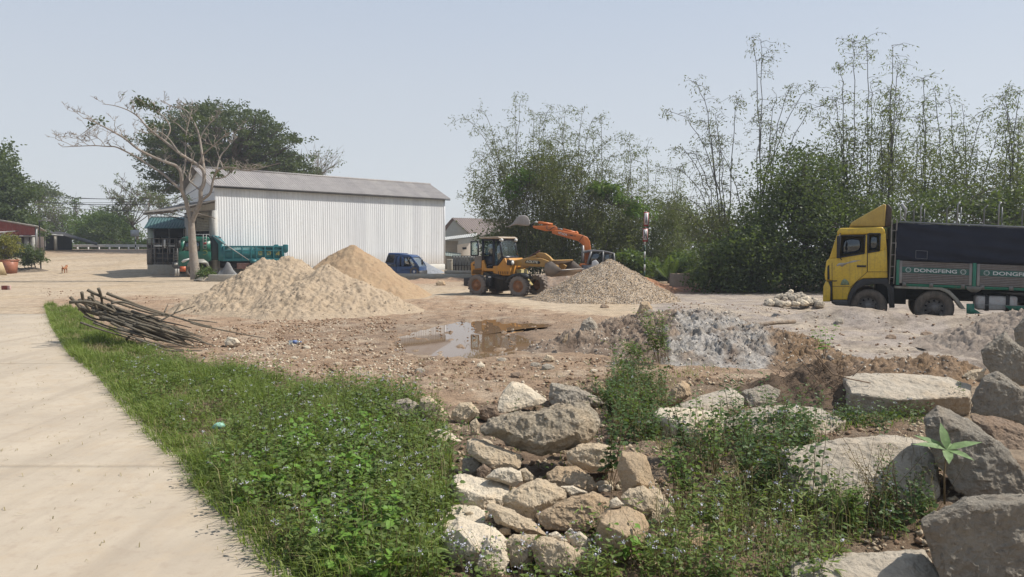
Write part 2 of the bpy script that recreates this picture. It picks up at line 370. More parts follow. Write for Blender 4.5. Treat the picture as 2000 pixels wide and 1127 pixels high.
c_ = mixc(nt, ramp(nt, n3, [(.64, (0, 0, 0)), (.74, (.55, .55, .55))]), c_, (.16, .13, .1, 1))
nt.links.new(c_, b.inputs['Base Color']); b.inputs['Roughness'].default_value = .95; b.inputs['Specular IOR Level'].default_value = .15
bumpn(nt, n2, .25, .02, b)
yy = np.linspace(2.0, 25.5, 200); joints = [G0(90, 712)[1], G0(300, 905)[1]-.15, G0(60, 585)[1]]
mb = MB(); cuts = [2.0]+sorted([j for j in joints if j < 25])+[25.5]
V = []; Fp = []
for a, c2 in zip(cuts[:-1], cuts[1:]):
    yv = np.linspace(a+.011, c2-.011, 60); n0 = len(V)
    for i, y in enumerate(yv):
        e = float(edge_x(y))+.05*float(pn(y*3.1, 1.5))+.025*float(pn(y*11, 4.5))-.0
        xl = -22.0 if y < 24 else -22
        sk = .12*math.sin(0)
        for x, z in ((xl, -.06), (xl, .02), (e-.03, .02), (e, -.0), (e, -.06)): V.append((x, y, z))
    n = len(yv)
    for i in range(n-1):
        for j in range(4): Fp.append((n0+i*5+j, n0+i*5+j+1, n0+(i+1)*5+j+1, n0+(i+1)*5+j))
    Fp.append(tuple(n0+j for j in range(4, -1, -1))); Fp.append(tuple(n0+(n-1)*5+j for j in range(5)))
Vn = np.array(V); far = ss(22.2, 25.4, Vn[:, 1]); Vn[:, 2] -= far*.05*(Vn[:, 2] > .01)     # the slab sinks under drifted sand
link_mesh('path', fastmesh('path', Vn, Fp), m); tag(bpy.data.objects['path'], kind='structure')
# ---- heaps
HV = {}
def heap(name, peaks, slope, mat, label, cat='heap', amp=.06, fr=1.6, res=.05, group=None, base=-.06, rough=.5, ridged=0, colf=None, soft=.12, sub=None):
    """heightfield heap from cones [(x, y, h, slope)]; its rim dives below the ground"""
    pk = [(p[0], p[1], p[2], p[3] if len(p) > 3 else slope) for p in peaks]
    x0 = min(p[0]-p[2]/p[3] for p in pk)-.3; x1 = max(p[0]+p[2]/p[3] for p in pk)+.3
    y0 = min(p[1]-p[2]/p[3] for p in pk)-.3; y1 = max(p[1]+p[2]/p[3] for p in pk)+.3
    nx_ = int((x1-x0)/res)+2; ny_ = int((y1-y0)/res)+2
    X, Y = np.meshgrid(np.linspace(x0, x1, nx_), np.linspace(y0, y1, ny_))
    dx = .25*fbm(X*.9, Y*.9+7, 3); dy = .25*fbm(X*.9+31, Y*.9, 3)
    h = np.full(X.shape, -9.0)
    for (a, b_, c_, s_) in pk:
        d = np.sqrt((X+dx-a)**2+(Y+dy-b_)**2+soft**2)-soft
        q = c_-s_*d; k = .12; m_ = np.maximum(h, q); h = m_+k*np.log(np.exp(np.clip((h-m_)/k, -40, 0))+np.exp(np.clip((q-m_)/k, -40, 0)))
    inside = ss(-.05, .3, h)
    h += inside*amp*(fbm(X*fr, Y*fr, 5)*1.6 - ridged*np.abs(fbm(X*fr*2.2, Y*fr*2.2+5, 4))*1.8) + inside*amp*rough*fbm(X*fr*5, Y*fr*5, 3)
    tail = h < .0
    h = np.where(tail, np.maximum(h*.6, base), h)
    keep = (h > base+.002)
    zb = hbase(X, Y)
    ctr = np.array([(x0+x1)/2, (y0+y1)/2, 0])
    V = np.stack([X-ctr[0], Y-ctr[1], h+zb], -1).reshape(-1, 3)
    idx = np.arange(V.shape[0]).reshape(X.shape)
    q = np.stack([idx[:-1, :-1], idx[:-1, 1:], idx[1:, 1:], idx[1:, :-1]], -1).reshape(-1, 4)
    kp = keep.ravel()[q].any(1); q = q[kp]; used = np.unique(q); mp = np.full(V.shape[0], -1); mp[used] = np.arange(len(used))
    me = fastmesh(name, V[used], mp[q], True)
    HV[name+label[:8] if label else name] = (V[used], ctr)
    if colf is not None:
        cc = colf(X, Y, h).reshape(-1, 3)[used]; ca = me.color_attributes.new('soil', 'FLOAT_COLOR', 'POINT')
        ca.data.foreach_set('color', np.concatenate([cc, np.ones((len(cc), 1))], 1).astype(np.float32).ravel())
        ra = me.attributes.new('clod', 'FLOAT', 'POINT'); ra.data.foreach_set('value', np.full(len(cc), .6, np.float32))
    o = link_mesh(name, me, mat); o.location = ctr; tag(o, label, cat, group); return o
def sandmat(name, c1, c2, c3, fs=2.0):
    c1, c2, c3 = [tuple(v*AL for v in c) for c in (c1, c2, c3)]
    m, nt, b, co = base_mat(name)
    n1 = noise_n(nt, co, fs, 8, .7); n2 = noise_n(nt, co, 9, 7, .72, .8); n3 = noise_n(nt, co, 60, 3, .7)
    c_ = mixc(nt, ramp(nt, n1, [(.35, (0, 0, 0)), (.65, (1, 1, 1))]), (*c1, 1), (*c2, 1))
    c_ = mixc(nt, ramp(nt, n2, [(.56, (0, 0, 0)), (.68, (.75, .75, .75))]), c_, (*c3, 1))
    nt.links.new(c_, b.inputs['Base Color']); b.inputs['Roughness'].default_value = .97; b.inputs['Specular IOR Level'].default_value = .12
    p = bumpn(nt, n2, .7, .1, None); bumpn(nt, n3, .3, .02, b, p); return m
sand1 = sandmat('pale_sand', (.45, .355, .255), (.40, .31, .215), (.20, .15, .11))
sand2 = sandmat('ochre_sand', (.41, .30, .19), (.36, .25, .155), (.24, .155, .10), 1.4)
def at(px, py, Y): return P(px, py, Y)
a = at(562, 500, 26.6); a2 = at(640, 519, 25.6); a3 = at(520, 508, 26.4); a4 = at(455, 562, 25.6); a5 = at(705, 566, 25.0); a6 = at(600, 560, 24.3)
heap('sand_heap', [(a[0], a[1], a[2], .60), (a2[0], a2[1], a2[2], .55), (a3[0], a3[1], a3[2], .56), (a4[0], a4[1], a4[2], .42), (a5[0], a5[1], a5[2]+.1, .42), (a6[0], a6[1], a6[2]+.1, .42)], .55, sand1,
     'large pale beige sand heap with a clodded surface, in front of the green dump truck', 'sand heap', amp=.10, fr=1.5, res=.04, ridged=.8, rough=1.1)
b1 = at(690, 479, 32.5); b2 = at(672, 486, 32.7); b3 = at(735, 525, 32.0)
heap('sand_heap', [(b1[0], b1[1], b1[2], .70), (b2[0], b2[1], b2[2], .7), (b3[0], b3[1], b3[2], .62)], .62, sand2,
     'taller pointed ochre sand heap behind the pale one, with a scooped darker flank', 'sand heap', amp=.075, fr=1.1, res=.05, ridged=.9, rough=.8)
# gravel heap of small multicoloured stones
m, nt, b, co = base_mat('river_gravel')
v = nt.nodes.new('ShaderNodeTexVoronoi'); v.inputs['Scale'].default_value = 26; nt.links.new(co, v.inputs['Vector'])
sepc = N(nt, 'ShaderNodeSeparateColor'); nt.links.new(v.outputs['Color'], sepc.inputs[0])
c_ = ramp(nt, sepc.outputs[0], [(0, (.20, .155, .115)), (.25, (.42, .31, .20)), (.5, (.54, .41, .27)), (.72, (.44, .35, .265)), (.9, (.56, .46, .345)), (1, (.62, .54, .44))])
c_ = mixc(nt, ramp(nt, v.outputs['Distance'], [(.35, (0, 0, 0)), (.7, (.5, .5, .5))]), c_, (.10, .075, .055, 1))
nt.links.new(c_, b.inputs['Base Color']); b.inputs['Roughness'].default_value = .85
iv = N(nt, 'ShaderNodeMath', operation='SUBTRACT'); iv.inputs[0].default_value = 1; nt.links.new(v.outputs['Distance'], iv.inputs[1]); bumpn(nt, iv.outputs[0], 1, .05, b)
gravelmat = m
a = at(1190, 507, 30.5)
gv = heap('gravel_heap', [(a[0], a[1], a[2], .62), (a[0]-.9, a[1], a[2]-.5, .52), (a[0]+.5, a[1]+.1, a[2]-.36, .60)], .57, gravelmat, 'cone of brown and grey pebble gravel in front of the front loader bucket', 'gravel heap', amp=.035, fr=2, res=.055, soft=.12)
bs = sandmat('blue_grey_chippings', (.29, .30, .32), (.22, .23, .25), (.14, .145, .16), 6)
a = at(817, 506, 60.0); heap('chippings_heap', [(a[0], a[1], a[2], .55), (a[0]-.9, a[1], a[2]-.15, .5)], .55, bs, 'heap of blue grey stone chippings against the white shed wall, behind the blue truck', 'gravel heap', amp=.05, res=.1)
rs = sandmat('red_soil', (.40, .20, .11), (.33, .17, .10), (.45, .33, .22), 3)
a = at(1225, 530, 36.5); a2 = at(1275, 549, 36); heap('red_soil_heap', [(a[0], a[1], a[2], .45), (a2[0], a2[1], a2[2], .4), (at(1180, 530, 37)[0], 37, 1.0, .5)], .45, rs, 'low heap of orange red soil behind the gravel cone', 'soil heap', amp=.06, res=.09)
a = at(1070, 536, 39.5); heap('rubble_heap', [(a[0], a[1], .75, .5), (a[0]+1.2, a[1], .8, .5), (a[0]-1.2, a[1]+.4, .5, .4)], .45, sandmat('mixed_rubble', (.34, .24, .17), (.25, .2, .16), (.42, .4, .36), 4), 'heap of broken rubble and red earth between loader and excavator', 'rubble heap', amp=.12, fr=2.5, res=.09)
for px, Yp, hh in ((880, 46.5, .22), (790, 44, .18), (1010, 44, .2)):
    a = at(px, 540, Yp); heap('earth_ridge', [(a[0], Yp, hh, .22), (a[0]+1.6, Yp+.3, hh*.8, .2), (a[0]-1.7, Yp-.2, hh*.7, .2)], .2, sandmat('dug_earth', (.42, .30, .2), (.34, .22, .15), (.2, .13, .09), 3), {880: 'low ridge of dug brown earth in front of the tank crates', 790: 'low ridge of dug earth right of the ochre sand heap', 1010: 'low ridge of dug earth behind the front loader wheels'}[px], 'earth ridge', amp=.08, fr=2.5, res=.09)
# ash and earth mound in the middle ground
def ashcol(X, Y, h):
    px, py = proj(X, Y, h+hbase(X, Y))
    wv = fbm(X*1.5, Y*1.5, 4); ash = ss(1290, 1330, px+wv*90)*ss(1560, 1500, px+wv*60+(py-640)*.3)
    e = C3(.185, .135, .10); e2 = C3(.30, .235, .18); c = e+(e2-e)*ss(-.2, .3, fbm(X*3, Y*3, 4))[..., None]
    A = C3(.40, .375, .345); A2 = C3(.26, .235, .205); ac = A+(A2-A)*ss(-.05, .35, fbm(X*3+8, Y*3, 5))[..., None]
    ash = ss(.2, .95, ash*(.75+.8*fbm(X*1.2, Y*1.2, 4))+.55*fbm(X*2.6+3, Y*2.6, 5)*(ash > .02)+.25*ss(1180, 1300, px)*ss(.0, .4, fbm(X*4, Y*4+4, 4))); c = c*(1-ash[..., None])+ac*ash[..., None]
    br = ss(1480, 1530, px+wv*40)[..., None]; c = c*(1-br)+(C3(.24, .165, .105)+.06*wv[..., None])*br
    return np.clip(c, .02, 1)
mp_ = [(1065, 668, 15.6, .9), (1130, 645, 16.0, .8), (1200, 632, 16.6, .6), (1260, 616, 16.8, .42), (1320, 609, 16.6, .38), (1370, 612, 16.2, .38), (1400, 640, 15.2, .42), (1460, 652, 14.6, .45), (1500, 640, 14.8, .5), (1545, 665, 14.2, .5), (1420, 622, 16.2, .38), (1330, 640, 15.2, .45), (1620, 700, 13.2, .5), (1660, 705, 12.8, .5), (1780, 703, 12.6, .5), (1850, 700, 12.4, .5), (1730, 712, 12.4, .5)]
pk = []
for px, py, Yp, s_ in mp_:
    q = at(px, py, Yp); pk.append((q[0], q[1], max(q[2], .12), s_))
ash = heap('ash_mound', pk, .5, soilmat, 'long low mound of dark earth covered with white grey lime ash, right of the puddle', 'mound', amp=.10, fr=3.0, res=.03, ridged=1.0, rough=1.0, colf=ashcol, soft=.25)
q1 = at(2025, 602, 15.5); q2 = at(1965, 630, 15.8); q3 = at(1925, 645, 15.6)
heap('spoil_bank', [(q1[0], q1[1], q1[2], .45), (q2[0], q2[1], q2[2], .45), (q3[0], q3[1], max(q3[2], .15), .4), (q1[0]+1.2, q1[1], q1[2]+.1, .4)], .45, sandmat('grey_spoil', (.37, .31, .255), (.29, .235, .19), (.18, .14, .11), 3), 'bank of pale grey spoil at the right edge, in front of the truck tank', 'spoil bank', amp=.10, fr=2.6, res=.04, ridged=.9, rough=1.0)
# ---- water in the puddle
m, nt, b, co = base_mat('muddy_water')
b.inputs['Base Color'].default_value = (.16, .10, .055, 1); b.inputs['Roughness'].default_value = .02; b.inputs['IOR'].default_value = 1.33; b.inputs['Specular IOR Level'].default_value = .5
n1 = noise_n(nt, co, 1.2, 2, .5)
bumpn(nt, n1, .012, .05, b)
pud = [(770, 665), (800, 648), (850, 636), (905, 627), (960, 624), (1000, 630), (1080, 632), (1078, 640), (1020, 643), (1010, 652), (1040, 664), (1030, 680), (985, 690), (935, 697), (880, 694), (830, 689), (778, 683)]
pc_ = np.mean(pud, 0); wp_ = np.array([G0(*(pc_+(np.array(p)-pc_)*1.12), -.03) for p in pud]); dense = []
for i in range(len(wp_)):
    a_, b_ = wp_[i], wp_[(i+1) % len(wp_)]
    for t in np.linspace(0, 1, 7)[:-1]: dense.append(a_+(b_-a_)*t)
dense = np.array(dense); cc = dense.mean(0); dense[:, 0] += .14*fbm(dense[:, 0]*1.6, dense[:, 1]*1.6+3, 3); dense[:, 1] += .3*fbm(dense[:, 0]*1.6+9, dense[:, 1]*1.6, 3)
PUD = dense.copy()
me = fastmesh('water', np.concatenate([dense, [cc]]), [(i, (i+1) % len(dense), len(dense)) for i in range(len(dense))])
wo = link_mesh('water', me, m); tag(wo, kind='structure')
# ================================================================ BUILDINGS
class Side:
    """a vertical plane through (x0, y0) running along angle a; turns photo pixels into (s along, z up)"""
    def __init__(s, x0, y0, a): s.o = (x0, y0); s.d = (math.cos(a), math.sin(a)); s.a = a
    def __call__(s, px, py):
        d = ray(px, py)                                          # solve t*d_xy = o + k*dir
        k, t = np.linalg.solve(np.array([[-s.d[0], d[0]], [-s.d[1], d[1]]]), np.array(s.o))
        return float(k), float(H+d[2]*t)
    def s(s, px, py=500): return s(px, py)[0]
def corr(mb, L, z0, z1, pitch, depth, y=0, s0=0, top=None):
    """ribbed sheet in the xz plane facing -y; top(s) gives the upper edge"""
    n = int(L/pitch); V = []; F = []
    for i in range(n+1):
        x = s0+i*L/n
        for dx, dy in ((0, 0), (pitch*.30, 0), (pitch*.42, -depth), (pitch*.58, -depth), (pitch*.7, 0)):
            if x+dx > s0+L+1e-6: break
            V += [(x+dx, y+dy, z0), (x+dx, y+dy, z1 if top is None else top(x+dx))]
    m_ = len(V)//2
    F = [(2*i, 2*i+2, 2*i+3, 2*i+1) for i in range(m_-1)]
    mb.add(V, F)
def slope_sheet(mb, P0, P1, P2, P3, pitch, depth, th=.03):
    """ribbed roof sheet: P0-P1 eave, P3-P2 ridge (quad); ribs run eave to ridge"""
    P0, P1, P2, P3 = [Vector(p) for p in (P0, P1, P2, P3)]; n = max(4, int((P1-P0).length/pitch)); nn = (P1-P0).cross(P3-P0).normalized()
    if nn.z < 0: nn = -nn
    V = []
    for i in range(n):
        for f, h in ((0, 0), (.5, 0), (.6, depth), (.9, depth)):
            t = (i+f)/n; V += [P0.lerp(P1, t)+nn*h, P3.lerp(P2, t)+nn*h]
    V += [P1, P2]; m_ = len(V)//2
    F = [(2*i, 2*i+2, 2*i+3, 2*i+1) for i in range(m_-1)]
    o = len(V); V += [P0-nn*th, P1-nn*th, P2-nn*th, P3-nn*th]; F += [(o+3, o+2, o+1, o)]
    mb.add([tuple(v) for v in V], F)
# ---- white warehouse
c0 = P(422, 480, 52.0); c1 = P(868, 480, 66.5)
ang = math.atan2(c1[1]-c0[1], c1[0]-c0[0]); LW = float(np.hypot(*(c1-c0)[:2])); WW = 5.2; EV = 6.45; RG = 7.75
def sheet_mat(name, c, c2, rust, sc=1.0):
    m, nt, b, co = base_mat(name)
    mpn = N(nt, 'ShaderNodeMapping'); mpn.inputs['Scale'].default_value = (4.5*sc, 4.5*sc, .16); nt.links.new(co, mpn.inputs[0])
    n1 = noise_n(nt, mpn.outputs[0], 1.2, 6, .7); n2 = noise_n(nt, co, 2.2, 7, .7)
    c_ = mixc(nt, ramp(nt, n1, [(.4, (0, 0, 0)), (.66, (1, 1, 1))]), (*c, 1), (*c2, 1))
    c_ = mixc(nt, ramp(nt, n2, [(.55, (0, 0, 0)), (.78, (.45, .45, .45))]), c_, (*rust, 1))
    sx_ = N(nt, 'ShaderNodeSeparateXYZ'); nt.links.new(co, sx_.inputs[0]); dv_ = N(nt, 'ShaderNodeMath', operation='DIVIDE'); dv_.inputs[1].default_value = .95; nt.links.new(sx_.outputs[0], dv_.inputs[0]); fl_ = N(nt, 'ShaderNodeMath', operation='FLOOR'); nt.links.new(dv_.outputs[0], fl_.inputs[0])
    wn_ = N(nt, 'ShaderNodeTexWhiteNoise', noise_dimensions='1D'); nt.links.new(fl_.outputs[0], wn_.inputs['W']); c_ = mixc(nt, 1, c_, ramp(nt, wn_.outputs[0], [(0, (.90, .90, .91)), (1, (1.04, 1.04, 1.03))]), 'MULTIPLY')   # sheet by sheet
    mr_ = N(nt, 'ShaderNodeMapRange'); mr_.inputs[1].default_value = 1.7; mr_.inputs[2].default_value = .5; nt.links.new(sx_.outputs[2], mr_.inputs[0]); mu_ = N(nt, 'ShaderNodeMath', operation='MULTIPLY'); nt.links.new(mr_.outputs[0], mu_.inputs[0]); nt.links.new(n2, mu_.inputs[1])
    if sc == 1.0: c_ = mixc(nt, mu_.outputs[0], c_, (.36, .29, .21, 1))                                       # mud splashed along the foot
    nt.links.new(c_, b.inputs['Base Color']); b.inputs['Roughness'].default_value = .5; b.inputs['Specular IOR Level'].default_value = .4
    bumpn(nt, n2, .1, .03, b); return m
wsheet = sheet_mat('white_sheet_metal', (.64, .645, .65), (.54, .545, .55), (.44, .41, .37))
fibre = sheet_mat('grey_fibre_cement', (.285, .262, .248), (.23, .212, .2), (.15, .135, .12), .5)
def roof_marks(m):
    nt = m.node_tree; b = nt.nodes['Principled BSDF']; co = nt.nodes.new('ShaderNodeTexCoord').outputs['Object']; c0_ = b.inputs['Base Color'].links[0].from_socket
    mp = N(nt, 'ShaderNodeMapping'); mp.inputs['Scale'].default_value = (1, 1, 1); nt.links.new(co, mp.inputs[0])
    br = N(nt, 'ShaderNodeTexBrick'); br.offset = 0; br.inputs['Scale'].default_value = 1; br.inputs['Brick Width'].default_value = .95; br.inputs['Row Height'].default_value = .85; br.inputs['Mortar Size'].default_value = .012
    br.inputs['Color1'].default_value = (1, 1, 1, 1); br.inputs['Color2'].default_value = (.93, .93, .93, 1); br.inputs['Mortar'].default_value = (.6, .58, .56, 1); nt.links.new(mp.outputs[0], br.inputs[0])
    nt.links.new(mixc(nt, 1, c0_, br.outputs[0], 'MULTIPLY'), b.inputs['Base Color'])
roof_marks(fibre)
plaster = rockmat('grey_plaster', (.42, .42, .40), (.34, .34, .33), (.24, .24, .22), .1, 1.2)
wh = empty('warehouse', (c0[0], c0[1], 0), ang, 'long white corrugated metal shed with grey ribbed roof and a canopy over its door', 'warehouse')
mb = MB(); corr(mb, LW, .62, EV, .19, .022); mb.build('side_wall', wsheet, wh)
mb = MB(); mb.box(0, LW, .04, WW-.04, .0, .60); mb.box(-.03, LW+.03, -.03, .05, -.2, .60); mb.build('plinth', plaster, wh)
mb = MB(); mb.add([(LW, .0, .6), (LW, WW, .6), (LW, WW, EV), (LW, WW/2, RG), (LW, 0, EV)], [(0, 1, 2, 3, 4)]); mb.box(LW-.03, LW+.05, -.05, .03, .6, EV-.03); mb.build('end_wall', wsheet, wh)
mb = MB(); mb.box(0, LW, WW-.04, WW, .6, EV); mb.build('back_wall', wsheet, wh)
# front gable (x = 0) with tall doorway
gw = MB(); dz = 4.05; gd0, gd1 = .85, 3.6
gw.add([(0, 0, 4.65), (0, WW, 4.65), (0, WW, EV), (0, WW/2, RG), (0, 0, EV)], [(4, 3, 2, 1, 0)])
o = gw.build('gable', wsheet, wh)
mb = MB(); mb.box(-.12, .12, -.04, gd0, 0, 4.66); mb.box(-.12, .12, gd1, WW+.03, 0, 4.66); mb.box(-.10, .10, gd0, gd1, 4.3, 4.66); mb.build('door_surround', plaster, wh)
mb = MB(); mb.box(.25, .3, gd0, gd1, 0, 4.3); mb.build('doorway', dark, wh)
mb = MB()
for i in range(9): mb.box(.02, .06, gd0, gd1, 3.25+i*.117, 3.25+i*.117+.1)
mb.build('roller_shutter', paint('shutter', (.42, .40, .33), dirt=.3), wh)
ov = .32; sl = (RG-EV)/(WW/2)
rm = MB(); slope_sheet(rm, (-.45, -ov, EV-ov*sl+.06), (LW+.5, -ov, EV-ov*sl+.06), (LW+.5, WW/2, RG+.06), (-.45, WW/2, RG+.06), .19, .035)
slope_sheet(rm, (-.45, WW+ov, EV-ov*sl+.06), (LW+.5, WW+ov, EV-ov*sl+.06), (LW+.5, WW/2, RG+.06), (-.45, WW/2, RG+.06), .19, .035)
rf = rm.build('roof', fibre, wh)
mb = MB(); mb.tube([(-.5, WW/2, RG+.09), (LW+.5, WW/2, RG+.09)], .09, 8); mb.build('ridge_cap', fibre, rf)
mb = MB(); mb.box(-.4, LW+.45, -ov+.02, -ov+.06, EV-ov*sl-.07, EV-ov*sl+.02); mb.build('eave_board', plain('eave_dark', (.03, .03, .03, 1)), rf)
# horizontal rail lines on gable and canopy
cm = MB(); slope_sheet(cm, (-3.05, -.25, 4.55), (-3.05, WW+.2, 4.55), (-.02, WW+.2, 5.35), (-.02, -.25, 5.35), .18, .03, .03)
cn = cm.build('canopy', paint('canopy_sheet', (.20, .18, .16), dirt=.4), wh)
mb = MB()
for y in (-.15, 1.7, 3.4, WW+.1): mb.bar((-3.0, y, 4.46), (-.1, y, 5.22), .07); mb.bar((-2.2, y, 4.66), (-.1, y, 4.1), .05)
mb.bar((-2.95, -.2, 4.45), (-2.95, WW+.15, 4.45), .09); mb.build('canopy_frame', paint('rail_brown', (.12, .09, .07)), cn)
for a_, b_ in (((-.02, .1, 5.95), (-2.4, .2, 5.0)), ((-.02, 2.2, 6.5), (-2.4, 1.8, 5.0))): MB().bar(a_, b_, .04).build('canopy_stay', steel, cn)
# ---- open shed with green roof, left of the warehouse
px0, pY = 290, 55.5
def wp3(px, py, Y): return Vector(P(px, py, Y))
sh = empty('shed', (float(P(290, 500, pY)[0]), pY, float(hbase(P(290, 500, pY)[0], pY))), R(6), 'open dark shed under a green metal roof, left of the bare tree', 'shed')
zb = sh.location.z
def zz(py, Y=pY): return float(P(300, py, Y)[2])-zb
L_ = 3.6
mb = MB(); slope_sheet(mb, (-.15, -.35, zz(446)), (L_, -.35, zz(446)), (L_+.0, 1.0, zz(424, pY+1)), (-.15, 1.0, zz(424, pY+1)), .2, .03)
slope_sheet(mb, (-.15, 3.0, zz(446)), (L_, 3.0, zz(446)), (L_, 1.0, zz(424, pY+1)), (-.15, 1.0, zz(424, pY+1)), .2, .03)
r_ = mb.build('roof', paint('green_roof', (.045, .12, .11), (.03, .07, .09), 1.5, .55, dirt=.3), sh)
MB().box(-.2, 1.9, .9, 1.1, zz(424, pY+1)+.03, zz(424, pY+1)+.08).build('ridge_cap', whitep, r_)
mb = MB(); mb.box(.0, .42, -.05, .0, 2.05, zz(446)); mb.build('side_panel', paint('pale_green_panel', (.30, .36, .32)), sh)
mb = MB(); mb.box(-.03, .0, 0, 2.8, 0, zz(446)); mb.build('left_wall', paint('shed_wall', (.16, .15, .14)), sh)
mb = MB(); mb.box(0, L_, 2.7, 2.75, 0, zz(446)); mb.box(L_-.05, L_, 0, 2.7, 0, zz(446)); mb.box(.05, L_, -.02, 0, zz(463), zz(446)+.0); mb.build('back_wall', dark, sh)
for x in (.45, 1.55, 2.6, 3.5): MB().bar((x, -.06, 0), (x, -.06, zz(446)), .07).build('post', steel, sh)
# steel cage on a concrete block in front of the shed
def seg(mb, pts, r=.02, n=5): mb.tube(pts, r, n, False)
ca = empty('animal_cage', (float(P(287, 500, 53.6)[0]), 53.6, 0), R(4), 'rusty steel bar cage on a concrete base, in front of the green roofed shed', 'cage')
cb = float(hbase(ca.location.x, 53.6)); zc = lambda py: float(P(300, py, 53.6)[2])
MB().box(0, 2.15, 0, 1.5, -.2, zc(517)).build('base', concrete, ca, bevel=.03)
mb = MB(); top = zc(466); bot = zc(517)
for x in (.03, .32, 1.1, 1.45, 2.1):
    for y in (.05, 1.45): mb.bar((x, y, bot), (x, y, top if x > .2 else top-.1), .06)
for z in np.linspace(bot+.12, top, 6): mb.bar((0, .05, z), (2.13, .05, z), .045); mb.bar((0, .05, z), (0, 1.45, z), .045); mb.bar((0, 1.45, z), (2.13, 1.45, z), .04)
mb.build('bars', paint('rusty_bars', (.10, .085, .075), (.2, .17, .14)), ca)
mb = MB()
for z in np.linspace(bot, bot+1.05, 9):
    mb.box(-.03, .3, -.0, .03, z, z+.05)
for x in np.linspace(0, .28, 5): mb.box(x, x+.03, -.02, .02, bot, bot+1.05)
mb.build('lattice_panel', paint('lattice', (.28, .24, .2)), ca)
mb = MB(); mb.box(.35, 2.05, .9, 1.4, bot, bot+.75); mb.build('shelf', plain('cage_dark', (.03, .028, .03, 1)), ca)
mb = MB(); mb.box(.4, 1.9, .2, .24, zc(478)-.14, zc(478)); mb.box(1.2, 1.34, .0, .05, zc(484), zc(468)); mb.build('white_board', whitep, ca)
# ---- house behind, right of the warehouse
hy = 76.0; ho = empty('house', (float(P(868, 500, hy)[0]), hy, 0), R(0), 'grey plastered house with a brown tiled gable roof behind the tank crates', 'house')
def hp(px, py, Y=hy): q = P(px, py, Y); return float(q[0]-ho.location.x), float(q[2])
pls = rockmat('weathered_plaster', (.36, .37, .35), (.30, .31, .295), (.2, .2, .19), .1, .8)
xl = hp(862, 450)[0]; ax, az = hp(889, 427); xr, er = hp(920, 458); 
D = 7.5
mb = MB(); mb.add([(2*ax-xr, 0, -.3), (xr, 0, -.3), (xr, 0, er), (ax, 0, az), (2*ax-xr, 0, er)], [(0, 1, 2, 3, 4)])
mb.build('gable_wall', pls, ho)
# ridge runs away to the right
dvx = math.cos(R(35)); dvy = math.sin(R(35)); LR = 9.0
E0 = (xr, -.05, er); E1 = (xr+dvx*LR, -.05+dvy*LR, er); R1 = (ax+dvx*LR, dvy*LR, az); R0 = (ax, 0, az)
mb = MB(); e0 = (xr+.15, -.35, er-.12); slope_sheet(mb, e0, (E1[0]+.15, E1[1]-.35, er-.12), (R1[0], R1[1], az+.08), (R0[0]-.3, -.2, az+.08), .22, .03)
slope_sheet(mb, (2*ax-xr-.25, -.3, er-.12), (2*ax-xr-.25+dvx*LR, -.3+dvy*LR, er-.12), (R1[0], R1[1], az+.08), (R0[0]-.3, -.2, az+.08), .22, .03)
mb.build('roof', sheet_mat('brown_tile', (.14, .10, .09), (.11, .08, .075), (.09, .06, .055)), ho)
mb = MB(); mb.add([(xr, 0, -.3), (xr+dvx*LR, dvy*LR, -.3), (xr+dvx*LR, dvy*LR, er-.1), (xr, 0, er-.1)], [(0, 1, 2, 3)]); mb.build('side_wall', pls, ho)
mb = MB(); mb.box(-.2, hp(905, 460)[0], -.15, 0, hp(870, 464)[1]-.05, hp(870, 464)[1]+.05); mb.build('ledge', pls, ho)
# lean-to annex
an = empty('annex', (float(P(866, 500, 70)[0]), 70, 0), 0, 'plastered lean-to with a small dark window hole, in front of the grey house', 'outbuilding')
def ap(px, py, Y=70): q = P(px, py, Y); return float(q[0]-an.location.x), float(q[2])
x0, z0 = ap(868, 470); x1, z1 = ap(930, 464); mb = MB()
mb.add([(x0, 0, -.3), (ap(895, 480)[0], 0, -.3), (ap(895, 480)[0], 0, ap(895, 470)[1]), (x0, 0, z0)], [(0, 1, 2, 3)]); mb.build('brown_wall', rockmat('damp_plaster', (.2, .18, .15), (.27, .25, .22), (.12, .11, .1), .1, 1), an)
xa = ap(894, 480)[0]; xb = ap(929, 480)[0]
mb = MB(); mb.add([(xa, -.6, -.3), (xb, -.6, -.3), (xb, -.6, ap(928, 473)[1]), (xa, -.6, ap(895, 478)[1]), (xb, 1.5, -.3), (xb, 1.5, ap(928, 473)[1])], [(0, 1, 2, 3), (1, 4, 5, 2)]); mb.build('white_wall', rockmat('cream_plaster', (.52, .47, .41), (.45, .41, .36), (.38, .33, .28), .1, 1), an)
q0 = ap(904, 483); q1 = ap(912, 487); MB().box(q0[0], q1[0], -.62, -.58, q1[1], q0[1]).build('window', dark, an)
mb = MB(); slope_sheet(mb, (x0-.2, -1.0, z0+.02), (x1, -1.0, z1+.1), (x1, 2.0, z1+.45), (x0-.2, 2.0, z0+.35), .2, .02, .05); mb.build('roof', paint('pale_sheet', (.5, .5, .47), dirt=.3), an)
mb = MB(); slope_sheet(mb, (ap(868, 498)[0], -2.2, ap(868, 498)[1]), (ap(902, 498)[0], -2.2, ap(902, 502)[1]), (ap(902, 495)[0], -.7, ap(902, 497)[1]+.1), (ap(868, 490)[0], -.7, ap(868, 491)[1]), .2, .02); mb.build('lower_roof', paint('green_grey_sheet', (.2, .24, .23)), an)
